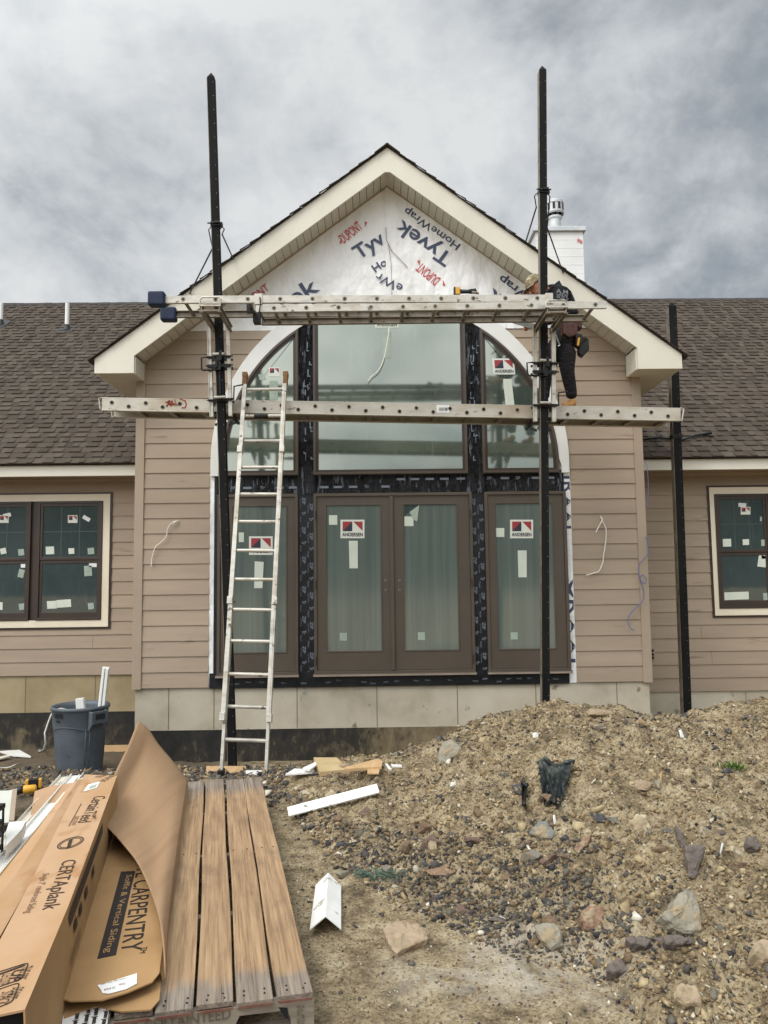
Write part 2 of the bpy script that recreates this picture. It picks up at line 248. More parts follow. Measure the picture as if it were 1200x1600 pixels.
# ---------------------------------------------------------------- mesh building
MW = {}
def tagp(o, label=None, cat=None, group=None, kind=None):
    if label: o['label'] = label
    if cat: o['category'] = cat
    if group: o['group'] = group
    if kind: o['kind'] = kind
    return o
def thing(name, loc, label, cat, group=None, rotz=0.):
    o = bpy.data.objects.new(name, None); COL.objects.link(o); o.location = loc; o.rotation_euler = (0, 0, rotz)
    o.empty_display_size = .1
    MW[o.name] = Matrix.Translation(loc) @ Matrix.Rotation(rotz, 4, 'Z'); return tagp(o, label, cat, group)
class MB:
    def __init__(s): s.v = []; s.f = []; s.a = []
    def add(s, vs, fs, rnd=None):
        n = len(s.v); s.v += [tuple(v) for v in vs]; s.f += [tuple(i+n for i in f) for f in fs]
        s.a += [random.random() if rnd is None else rnd]*len(vs); return s
    def box(s, x0, x1, y0, y1, z0, z1, rnd=None):
        return s.add([(x, y, z) for z in (z0, z1) for y in (y0, y1) for x in (x0, x1)], BF, rnd)
    def obox(s, c, ax, h, rnd=None):            # centre, three unit axes, three half sizes
        c = Vector(c); a = [Vector(ax[i])*h[i] for i in range(3)]
        return s.add([c+a[0]*i+a[1]*j+a[2]*k for k in (-1, 1) for j in (-1, 1) for i in (-1, 1)], BF, rnd)
    def beam(s, p, q, w, h, up=(0, 0, 1), rnd=None):   # w across, h along up
        p, q = Vector(p), Vector(q); d = (q-p).normalized(); up = Vector(up); x = d.cross(up)
        if x.length < 1e-4: x = d.cross(Vector((1, 0, 0)))
        x.normalize(); u = x.cross(d).normalized()
        return s.obox((p+q)/2, (d, x, u), ((q-p).length/2, w/2, h/2), rnd)
    def tube(s, pts, r, n=8, rnd=None):
        pts = [Vector(p) for p in pts]; vs = []; fs = []; px = None
        for i, p in enumerate(pts):
            d = (pts[min(i+1, len(pts)-1)] - pts[max(i-1, 0)]).normalized()
            x = (px - d*px.dot(d)) if px is not None else d.cross(Vector((.31, .2, .93)))
            if x.length < 1e-5: x = d.cross(Vector((1, 0, 0)))
            x.normalize(); px = x; y = d.cross(x); rr = r[i] if isinstance(r, (list, tuple)) else r
            vs += [p + (x*math.cos(a)+y*math.sin(a))*rr for a in [2*math.pi*k/n for k in range(n)]]
        for i in range(len(pts)-1):
            for k in range(n): fs.append((i*n+k, i*n+(k+1) % n, (i+1)*n+(k+1) % n, (i+1)*n+k))
        fs += [tuple(range(n))[::-1], tuple((len(pts)-1)*n+k for k in range(n))]
        return s.add(vs, fs, rnd)
    def prism(s, poly, vec, rnd=None):          # polygon of 3D points swept by vec
        vec = Vector(vec); n = len(poly); a = [Vector(p) for p in poly]; vs = a + [p+vec for p in a]
        return s.add(vs, [tuple(range(n))[::-1], tuple(range(n, 2*n))] + [(i, (i+1) % n, (i+1) % n+n, i+n) for i in range(n)], rnd)
    def ring(s, outer, inner, vec, rnd=None):   # frame between two matching loops, swept by vec
        n = len(outer); vec = Vector(vec); o = [Vector(p) for p in outer]; i_ = [Vector(p) for p in inner]
        vs = o + i_ + [p+vec for p in o] + [p+vec for p in i_]; fs = []
        for k in range(n):
            j = (k+1) % n
            fs += [(k, j, n+j, n+k), (2*n+k, 3*n+k, 3*n+j, 2*n+j), (k, 2*n+k, 2*n+j, j), (n+k, n+j, 3*n+j, 3*n+k)]
        return s.add(vs, fs, rnd)
    def lathe(s, prof, c, n=32, rnd=None):
        vs = [(c[0]+r*math.cos(2*math.pi*k/n), c[1]+r*math.sin(2*math.pi*k/n), c[2]+z) for r, z in prof for k in range(n)]
        fs = [(i*n+k, i*n+(k+1) % n, (i+1)*n+(k+1) % n, (i+1)*n+k) for i in range(len(prof)-1) for k in range(n)]
        return s.add(vs, fs, rnd)
    def disc(s, c, r, nrm=(0, -1, 0), n=12, t=.004):
        nrm = Vector(nrm).normalized(); c = Vector(c)
        return s.tube([c+nrm*(-t), c+nrm*t], r, n)
    def build(s, name, m, parent=None, smooth=False, bevel=0., origin=None, fix=True, seg=2):
        me = bpy.data.meshes.new(name)
        if parent is not None: mw = MW[parent.name]
        else:
            if origin is None:
                a = np.array(s.v); lo, hi = a.min(0), a.max(0); origin = ((lo[0]+hi[0])/2, (lo[1]+hi[1])/2, lo[2])
            mw = Matrix.Translation(origin)
        inv = mw.inverted(); me.from_pydata([inv @ Vector(v) for v in s.v], [], s.f)
        at_ = me.attributes.new('rnd', 'FLOAT', 'POINT'); at_.data.foreach_set('value', s.a)
        if fix:
            bm = bmesh.new(); bm.from_mesh(me); bmesh.ops.recalc_face_normals(bm, faces=bm.faces); bm.to_mesh(me); bm.free()
        o = bpy.data.objects.new(name, me); COL.objects.link(o)
        if parent is not None: o.parent = parent
        else: o.location = origin
        MW[o.name] = mw
        me.materials.append(M[m] if isinstance(m, str) else m)
        if smooth: me.shade_smooth()
        if bevel:
            b = o.modifiers.new('bevel', 'BEVEL'); b.width = bevel; b.segments = seg; b.limit_method = 'ANGLE'; b.angle_limit = R(40)
        return o
BF = [(0, 2, 3, 1), (4, 5, 7, 6), (0, 1, 5, 4), (2, 6, 7, 3), (0, 4, 6, 2), (1, 3, 7, 5)]
UX, UY, UZ = Vector((1, 0, 0)), Vector((0, 1, 0)), Vector((0, 0, 1))

_T = {}
def textmesh(s, bold=0.):
    k = (s, bold)
    if k not in _T:
        cu = bpy.data.curves.new('t', 'FONT'); cu.body = s; cu.size = 1; cu.offset = bold; cu.resolution_u = 3
        o = bpy.data.objects.new('t', cu); COL.objects.link(o); dg = bpy.context.evaluated_depsgraph_get(); dg.update()
        me = bpy.data.meshes.new_from_object(o.evaluated_get(dg)); vs = [v.co.copy() for v in me.vertices]; fs = [tuple(p.vertices) for p in me.polygons]
        bpy.data.objects.remove(o); bpy.data.curves.remove(cu); bpy.data.meshes.remove(me)
        x0, x1 = min(v.x for v in vs), max(v.x for v in vs); y0, y1 = min(v.y for v in vs), max(v.y for v in vs)
        _T[k] = ([((v.x-x0)/(x1-x0), (v.y-y0)/(y1-y0)) for v in vs], fs)
    return _T[k]
def text(mb, s, p, q, h, nrm, off=.004, bold=.02):
    """lettering whose box runs from p (baseline start) to q (baseline end), h tall, facing nrm"""
    vs, fs = textmesh(s, bold); p, q, nrm = Vector(p), Vector(q), Vector(nrm).normalized(); ux = q-p; uy = nrm.cross(ux).normalized()*h
    mb.add([p + ux*x + uy*y + nrm*off for x, y in vs], fs); return mb
NF = Vector((0, -1, 0))                        # faces the camera

# ---------------------------------------------------------------- terrain
def smooth(a, b, x):
    t = np.clip((x-a)/(b-a), 0, 1); return t*t*(3-2*t)
_G = RNG.random((256, 256)).astype(np.float64)
def vn(x, y):
    xi = np.floor(x).astype(int); yi = np.floor(y).astype(int); fx = x-xi; fy = y-yi; fx = fx*fx*(3-2*fx); fy = fy*fy*(3-2*fy)
    g = lambda a, b: _G[a & 255, b & 255]
    return (g(xi, yi)*(1-fx)+g(xi+1, yi)*fx)*(1-fy)+(g(xi, yi+1)*(1-fx)+g(xi+1, yi+1)*fx)*fy - .5
def fbm(x, y, f, n=4, g=.5):
    s = 0; a = 1
    for i in range(n): s = s + a*vn(x*f+17*i, y*f+31*i); f *= 2.03; a *= g
    return s
CR = [at(px, py, 6.5) for px, py in ((520, 1200), (570, 1195), (640, 1187), (690, 1166), (750, 1143), (800, 1128), (850, 1110), (905, 1106), (940, 1105), (1000, 1120), (1060, 1124), (1110, 1122), (1160, 1112), (1200, 1108), (1300, 1100))]
CRX = np.array([c.x for c in CR]); CRZ = np.array([c.z for c in CR])
CRX = np.append(CRX, [6.0, 8.5]); CRZ = np.append(CRZ, [.6, -.1])
TO = [on(px, py, 0.) for px, py in ((440, 1225), (470, 1290), (520, 1350), (600, 1395), (700, 1432), (800, 1478), (900, 1500), (960, 1545), (1010, 1600), (1090, 1690))]
TOX = np.array([c.x for c in TO]); TOY = np.array([c.y for c in TO]); TOX = np.append(TOX, [2.2, 6]); TOY = np.append(TOY, [2.15, 3.0])
def zbase(X, Y):
    z = np.interp(Y, [0, 5.2, 6.9, 7.6, 8.3, 8.95, 9.6, 10.6, 30, 60], [0, 0, -.09, -.22, -.40, -.455, -.52, -.62, -.3, 0])
    return z*smooth(14, 8, np.abs(X)) + 0*X
def mound_t(X, Y):
    toe = np.interp(X, TOX, TOY); return (Y-toe)/(6.5-toe)
def ground_z(X, Y, detail=True):
    X = np.asarray(X, float); Y = np.asarray(Y, float); b = zbase(X, Y)
    t = mound_t(X, Y); c = np.interp(X, CRX, CRZ); bc = zbase(X, np.full_like(Y, 6.5))
    up = np.clip(t, 0, 1); prof = 1.35*up-.35*up*up; prof = np.where(up <= 0, 0, prof)
    h = np.maximum(c-bc, 0)*prof*smooth(-1.15, -.35, X)
    back = smooth(8.3, 6.62, Y); h = np.where(Y > 6.5, h*back, h)
    z = b+h
    if detail:
        m = smooth(-.15, .25, t)*smooth(-.8, .0, X)*(Y < 8.9)
        left = smooth(-1.3, -2.2, X)*smooth(5.2, 6.2, Y)*smooth(10, 8.8, Y)
        am = .022+.055*m+.035*left
        damp = np.where(Y > 8.8, .3, 1.)
        z = z + am*damp*fbm(X, Y, 1.9, 3) + (.012+.068*m+.03*left)*fbm(X+5, Y+3, 6., 4, .62) + (.010+.030*m)*np.abs(fbm(X+2, Y, 20., 3, .6)) + .05*m*np.clip(np.abs(fbm(X+11, Y+7, 3.2, 3, .5))-.12, 0, .3)
    return z
def axis(lo, hi, a, b, st):
    fine = np.arange(a, b+1e-6, st); l = [a]; s = st
    while l[-1] > lo: s *= 1.22; l.append(l[-1]-s)
    r = [fine[-1]]; s = st
    while r[-1] < hi: s *= 1.22; r.append(r[-1]+s)
    return np.array(l[1:][::-1]+list(fine)+r[1:])
gx = axis(-900, 900, -4.2, 4.4, .02); gy = axis(-900, 900, 1.6, 8.2, .02)
GX, GY = np.meshgrid(gx, gy); GZ = ground_z(GX, GY)
GZ = np.where((np.abs(GX) > 60) | (np.abs(GY) > 60), 0, GZ)
def grid_mesh(name, X, Y, Z):
    ny, nx = X.shape; me = bpy.data.meshes.new(name)
    me.vertices.add(nx*ny); me.vertices.foreach_set('co', np.stack([X, Y, Z], -1).reshape(-1).astype(np.float32))
    i = np.arange((ny-1)*(nx-1)); r = i//(nx-1); c = i % (nx-1); a = r*nx+c
    f = np.stack([a, a+1, a+nx+1, a+nx], -1).astype(np.int32)
    me.loops.add(f.size); me.loops.foreach_set('vertex_index', f.reshape(-1)); me.polygons.add(len(f)); me.polygons.foreach_set('loop_start', np.arange(len(f))*4)
    me.update(); me.validate(); me.shade_smooth(); return me
gm = grid_mesh('ground', GX, GY, GZ)
go = bpy.data.objects.new('ground', gm); COL.objects.link(go); go['kind'] = 'structure'
def ground_mat():
    m = bpy.data.materials.new('dirt'); m.use_nodes = True; t = m.node_tree; t.nodes.clear()
    o = N(t, 'ShaderNodeOutputMaterial'); b = N(t, 'ShaderNodeBsdfPrincipled'); t.links.new(b.outputs[0], o.inputs[0]); b.inputs['Roughness'].default_value = .95; b.inputs['Specular IOR Level'].default_value = .2
    co = N(t, 'ShaderNodeTexCoord').outputs['Object']; s = N(t, 'ShaderNodeSeparateXYZ'); t.links.new(co, s.inputs[0])
    big = noise(t, co, 1.1, 5, .6, .3); mid = noise(t, co, 7, 6, .68, .2, off=(3, 3, 0)); fin = noise(t, co, 70, 5, .75, off=(1, 8, 0)); dst = noise(t, co, 2.3, 6, .7, .5, off=(8, 1, 0))
    c = ramp(t, mid, [(.32, sr(90, 79, 62)), (.44, sr(137, 122, 96)), (.55, sr(166, 150, 120)), (.70, sr(192, 178, 149))])
    c = mixc(t, ramp(t, fin, [(.4, (.72, .72, .72)), (.5, (0, 0, 0))]), c, sr(64, 55, 44))
    c = mixc(t, ramp(t, fin, [(.60, (0, 0, 0)), (.70, (.8, .8, .8))]), c, sr(196, 182, 156))
    # trodden strip beside the pallet is browner; a pale dusting of cement lies at the pile's foot
    px = N(t, 'ShaderNodeMapRange'); t.links.new(math_(t, 'ADD', s.outputs[0], math_(t, 'MULTIPLY', s.outputs[1], .2)), px.inputs[0]); px.inputs[1].default_value = .55; px.inputs[2].default_value = -.3
    c = mixc(t, math_(t, 'MULTIPLY', px.outputs[0], math_(t, 'MULTIPLY', big, .9)), c, sr(112, 98, 80))
    d1 = math_(t, 'SUBTRACT', s.outputs[0], .55); d2 = math_(t, 'SUBTRACT', s.outputs[1], 3.3)
    dd = math_(t, 'SQRT', math_(t, 'ADD', math_(t, 'MULTIPLY', d1, d1), math_(t, 'MULTIPLY', math_(t, 'MULTIPLY', d2, d2), 1.6)))
    dm = math_(t, 'MULTIPLY', ramp(t, dd, [(0.1, (1, 1, 1)), (.62, (0, 0, 0))]), ramp(t, dst, [(.42, (0, 0, 0)), (.60, (.9, .9, .9))]))
    c = mixc(t, dm, c, sr(200, 192, 177))
    # the trench and the yard left of the pallet are darker, stonier soil
    tr = N(t, 'ShaderNodeMapRange'); t.links.new(math_(t, 'SUBTRACT', math_(t, 'MULTIPLY', s.outputs[0], -1.), math_(t, 'MULTIPLY', mid, .8)), tr.inputs[0]); tr.inputs[1].default_value = .9; tr.inputs[2].default_value = 1.6
    yy = N(t, 'ShaderNodeMapRange'); t.links.new(s.outputs[1], yy.inputs[0]); yy.inputs[1].default_value = 5.0; yy.inputs[2].default_value = 6.0
    c = mixc(t, math_(t, 'MULTIPLY', math_(t, 'MULTIPLY', tr.outputs[0], yy.outputs[0]), .75), c, sr(96, 86, 74))
    t.links.new(c, b.inputs['Base Color'])
    bn = N(t, 'ShaderNodeBump'); bn.inputs['Strength'].default_value = 1.; bn.inputs['Distance'].default_value = .02
    t.links.new(math_(t, 'ADD', math_(t, 'MULTIPLY', fin, .6), mid), bn.inputs['Height']); t.links.new(bn.outputs[0], b.inputs['Normal'])
    gm.materials.append(m)
ground_mat()
def gz(x, y): return float(ground_z(np.array([x]), np.array([y]))[0])
def gpt(px, py):                                # photo point dropped on the terrain
    d = ray(px, py); d = d/d.y; lo, hi = 1.2, 14.
    for n in (60, 40, 10):
        ys = np.linspace(lo, hi, n); below = (d.z*ys+CAMZ) <= ground_z(d.x*ys, ys)
        if not below.any(): return on(px, py, 0)
        k = int(np.argmax(below)); lo, hi = ys[max(k-1, 0)], ys[k]
    return Vector((d.x*hi, hi, gz(d.x*hi, hi)))

# rocks -----------------------------------------------------------
def hull(seed, flat=1., n=14, npts=None):
    r = random.Random(seed); bm = bmesh.new()
    for _ in range(n):
        v = Vector((r.gauss(0, 1), r.gauss(0, 1), r.gauss(0, 1))).normalized()*r.uniform(.78, 1)
        bm.verts.new((v.x*1.0, v.y*r.uniform(.75, .9), v.z*flat))
    h = bmesh.ops.convex_hull(bm, input=bm.verts)
    bmesh.ops.delete(bm, geom=list({g for g in h['geom_unused'] + h['geom_interior'] if isinstance(g, bmesh.types.BMVert)}), context='VERTS')
    bmesh.ops.recalc_face_normals(bm, faces=bm.faces); return bm
def rock_mesh(name, seed, flat, n=16, bev=.12, mt='rock'):
    bm = hull(seed, flat, n)
    bmesh.ops.bevel(bm, geom=list(bm.edges), offset=bev, segments=2, affect='EDGES', profile=.6, clamp_overlap=True)
    me = bpy.data.meshes.new(name); bm.to_mesh(me); bm.free(); me.materials.append(M[mt]); return me
def hull_np(seed, flat, n):
    bm = hull(seed, flat, n); bmesh.ops.triangulate(bm, faces=bm.faces); bm.verts.index_update()
    v = np.array([v.co[:] for v in bm.verts]); f = np.array([[x.index for x in q.verts] for q in bm.faces]); bm.free(); return v, f
HN = [hull_np(100+i, [.55, .7, .45, .8, .35, .6, .5, .65][i], [10, 12, 9, 11, 10, 12, 9, 13][i]) for i in range(8)]
def scatter(name, P, size, sink=.35, label=None, tone=None):
    n = len(P); kind = RNG.integers(0, 8, n); ang = RNG.random(n)*6.283; tilt = RNG.normal(0, .35, (n, 2)); asp = RNG.uniform(.7, 1.25, n)
    V = []; F = []; A = []; base = 0; rv = RNG.random(n) if tone is None else tone
    for k in range(8):
        idx = np.where(kind == k)[0]; hv, hf = HN[k]; m = len(idx)
        if not m: continue
        v = np.repeat(hv[None], m, 0)*size[idx][:, None, None]; v[:, :, 0] *= asp[idx][:, None]
        ty = tilt[idx, 0][:, None]; z = v[:, :, 2]+ty*v[:, :, 1]+tilt[idx, 1][:, None]*v[:, :, 0]
        ca, sa = np.cos(ang[idx])[:, None], np.sin(ang[idx])[:, None]
        x = v[:, :, 0]*ca-v[:, :, 1]*sa; y = v[:, :, 0]*sa+v[:, :, 1]*ca
        q = np.stack([x+P[idx, 0][:, None], y+P[idx, 1][:, None], z+(P[idx, 2]+size[idx]*(.5-sink)*.6)[:, None]], -1)
        V.append(q.reshape(-1, 3)); F.append((hf[None]+(np.arange(m)*len(hv))[:, None, None]).reshape(-1, 3)+base); A.append(np.repeat(rv[idx], len(hv))); base += m*len(hv)
    V = np.concatenate(V).astype(np.float32); F = np.concatenate(F).astype(np.int32); A = np.concatenate(A).astype(np.float32)
    me = bpy.data.meshes.new(name); me.vertices.add(len(V)); me.vertices.foreach_set('co', V.reshape(-1)); me.loops.add(F.size); me.loops.foreach_set('vertex_index', F.reshape(-1))
    me.polygons.add(len(F)); me.polygons.foreach_set('loop_start', np.arange(len(F))*3); me.update()
    a = me.attributes.new('rnd', 'FLOAT', 'POINT'); a.data.foreach_set('value', A); me.materials.append(M['pebble'])
    o = bpy.data.objects.new(name, me); COL.objects.link(o); o['kind'] = 'stuff'
    if label: o['label'] = label
    return o
def pallet_clear(X, Y):                        # ground under the pallet and the boxes stays free of gravel
    u = (X+.229)*-.979+(Y-2.858)*-.2025; return (u > -.06) & (Y < 6.1) & (X > -3.4)
def samples(n, x0, x1, y0, y1, dens):
    X = RNG.uniform(x0, x1, n); Y = RNG.uniform(y0, y1, n); k = RNG.random(n) < dens(X, Y); return X[k], Y[k]
def d_mound(X, Y):
    t = mound_t(X, Y); band = np.exp(-((t-.10)/.16)**2)          # coarse gravel gathers along the toe
    d = np.where(t > -.04, .5+.5*band, .02) * smooth(-1.25, -.7, X) * (.45+.9*np.clip(fbm(X, Y, 2.2, 3)+.35, 0, 1)); d = np.where(Y > 8.2, .08, d)
    return np.where(pallet_clear(X, Y), 0, np.clip(d, 0, 1))
X, Y = samples(210000, -1.2, 4.6, 2.0, 8.0, d_mound)
t_ = mound_t(X, Y); sz = np.clip(RNG.lognormal(-4.95, .5, len(X)), .003, .026)*(1+.35*np.exp(-((t_-.12)/.2)**2))*np.clip(.55+.12*Y, .6, 1.25)
pk = fbm(X+9, Y+4, 1.7, 3)+.5*fbm(X, Y, 6., 2)-.25*np.exp(-((t_-.75)/.3)**2)+.22*np.exp(-((t_-.15)/.15)**2); tone = RNG.random(len(X))
tone = np.where((RNG.random(len(X)) < np.clip(.30+1.3*pk, 0, .85)), RNG.choice([.2, .55, .8, .2, .45], len(X)), np.where(RNG.random(len(X)) < .55, RNG.choice([.05, .30, .45, .9], len(X)), tone))
scatter('mound_gravel', np.stack([X, Y, ground_z(X, Y)], -1), sz, tone=tone, label='loose gravel and pebbles over the dirt pile and its foot')
Xc, Yc = samples(16000, -1.0, 4.4, 2.2, 8.0, lambda a, b: np.where((mound_t(a, b) > .06) & ~pallet_clear(a, b), .55*np.clip(fbm(a+3, b, 2.6, 3)+.35, 0, 1), 0))
scatter('earth_clods', np.stack([Xc, Yc, ground_z(Xc, Yc)], -1), np.clip(RNG.lognormal(-3.95, .45, len(Xc)), .008, .055), sink=.75, label='broken clods of tan earth over the dirt pile', tone=RNG.choice([.05, .3, .45, .9], len(Xc)))
def d_left(X, Y): return np.where(pallet_clear(X, Y), 0, .55*(.3+np.clip(fbm(X, Y, 1.6, 3)+.4, 0, 1)))
X, Y = samples(60000, -6.5, -.7, 5.6, 8.6, d_left)
sz = np.clip(RNG.lognormal(-4.15, .5, len(X)), .008, .055); dk = RNG.random(len(X)); dk = np.where(dk < .86, RNG.choice([.2, .55, .8, .45, .8, .2, .05], len(X)), dk)
scatter('yard_gravel', np.stack([X, Y, ground_z(X, Y)], -1), sz, label='dark broken stone covering the yard left of the ladder', tone=dk)
X, Y = samples(20000, -1.3, 1.5, 1.9, 5.6, lambda a, b: np.where(pallet_clear(a, b), 0, .8*(mound_t(a, b) < 0)))
scatter('path_grit', np.stack([X, Y, ground_z(X, Y)], -1), np.clip(RNG.lognormal(-5.55, .6, len(X)), .002, .016), label='fine grit scattered over the trodden path')

RM = [rock_mesh('stone', 300+i, f, 15, .10) for i, f in enumerate((.6, .45, .7, .5, .85, .35, .55, .65))]
def place_rock(me, p, s, rot, label, group=None, name='stone', sc=(1, 1, 1), tilt=(0, 0), sink=.15, m=None):
    o = bpy.data.objects.new(name, me); COL.objects.link(o); o.location = (p[0], p[1], p[2]+s*sc[2]*(.5-sink)*.6)
    o.rotation_euler = (tilt[0], tilt[1], rot); o.scale = (s*sc[0], s*sc[1], s*sc[2]); tagp(o, label, 'stone', group)
    return o
# stones that stand out in the picture: (px, py of the centre, radius, flatness mesh, material, proportions, tilt, turn, label)
BIG = [
 (1004, 1226, .085, 4, 'rock_tan', (1, .6, .65), (.4, 0), 0, 'round pale stone on the slope above the squarish tan stone'),
 (944, 1134, .10, 5, 'rock_slate', (1.1, .7, .45), (.2, 0), .1, 'dark flat stone just under the crest of the dirt pile'),
 (938, 1112, .12, 3, 'rock_tan', (1.2, .7, .55), (.2, .1), .2, 'brown clod of earth on the very top of the dirt pile'),
 (848, 1106, .085, 1, 'rock_tan', (1.2, .6, .5), (.1, 0), 0, 'pale stone on the crest at the foot of the right black pole'),
 (1168, 1117, .075, 0, 'rock_slate', (1.1, .7, .6), (.1, 0), 0, 'dark stone on the crest near the right edge, right of the farthest pole'),
 (538, 1363, .06, 4, 'rock_grey', (1, .8, .9), (.1, 0), .4, 'round grey stone left of the green twine'),
 (684, 1360, .075, 1, 'rock_brown', (1.3, .7, .6), (.3, 0), 0, 'brown flat stone right of the green twine'),
 (1050, 1466, .07, 5, 'rock_slate', (1.5, .6, .5), (.2, 0), 0, 'long dark slate piece tucked under the pointed grey stone'),
 (904, 1310, .075, 5, 'rock_slate', (1.4, .5, .6), (.4, .3), .7, 'thin brown shard pointing up to the right, right of the white pebbles'),
 (780, 1432, .055, 5, 'rock_slate', (1.2, .7, .6), (.2, 0), 0, 'dark wedge shaped stone above the pale dust'),
 (1128, 1300, .05, 5, 'rock_slate', (.5, .5, 1.3), (.3, .2), 0, 'small reddish shard standing right of the long slate shard'),
 (540, 1193, .07, 0, 'rock_tan', (.9, .8, .9), (0, 0), 0, 'small pale round stone lying near the wall right of the ladder'),
]
for i, (px, py, r, k, mt, sc, tl, rot, lab) in enumerate(BIG):
    me = rock_mesh('stone', 500+i*7, (.6, .5, .6, .7, .8, .32)[min(k, 5)], 13, .07, mt)
    p = gpt(px, min(1599, py+6)); place_rock(me, p, r, rot, lab, 'larger stones of the dirt pile', sc=sc, tilt=tl, sink=.05 if r > .08 else .2)
RT = bpy.data.textures.new('rock_relief', 'CLOUDS'); RT.noise_scale = .035; RT.noise_depth = 3
def traced(out, th, mt, label, nrm=(0, -.62, .78), lift=.03, inset=.22, seed=1, name='stone'):
    """a stone of its own size and thickness lying against the slope, outline taken on its tilted face"""
    r = random.Random(seed); nrm = Vector(nrm).normalized(); cx = sum(p[0] for p in out)/len(out); cy = max(p[1] for p in out)
    c = gpt(cx, min(1598, cy-.25*(cy-min(p[1] for p in out)))) + nrm*lift; cam_ = Vector((0, 0, CAMZ)); F = []
    dense = []
    for i in range(len(out)):
        a, b = out[i], out[(i+1) % len(out)]; dense += [a, ((a[0]+b[0])/2+r.uniform(-1, 1), (a[1]+b[1])/2+r.uniform(-1, 1))]
    for x, y in dense:
        d = ray(x, y); F.append(cam_+d*((c-cam_).dot(nrm)/d.dot(nrm)))
    m_ = sum(F, Vector())/len(F); n = len(F)
    R1 = [m_+(p-m_)*(1-.13*r.uniform(.5, 1.4))+nrm*th*r.uniform(.10, .17) for p in F]
    R2 = [m_+(p-m_)*.5+nrm*th*r.uniform(.16, .22) for p in F]
    Bt = [m_+(p-m_)*.92-nrm*th for p in F]; q = MB()
    fs = [(i, (i+1) % n, n+(i+1) % n, n+i) for i in range(n)]+[(n+i, n+(i+1) % n, 2*n+(i+1) % n, 2*n+i) for i in range(n)]+[(3*n+(i+1) % n, (i+1) % n, i, 3*n+i) for i in range(n)]
    fs += [tuple(2*n+i for i in range(n)), tuple(3*n+i for i in range(n))[::-1]]
    q.add(F+R1+R2+Bt, fs); o = q.build(name, mt, bevel=.004); su = o.modifiers.new('s', 'SUBSURF'); su.subdivision_type = 'SIMPLE'; su.levels = su.render_levels = 2
    dm = o.modifiers.new('d', 'DISPLACE'); dm.texture = RT; dm.strength = .022; dm.mid_level = .5; dm.texture_coords = 'LOCAL'; return tagp(o, label, 'stone', 'larger stones of the dirt pile')
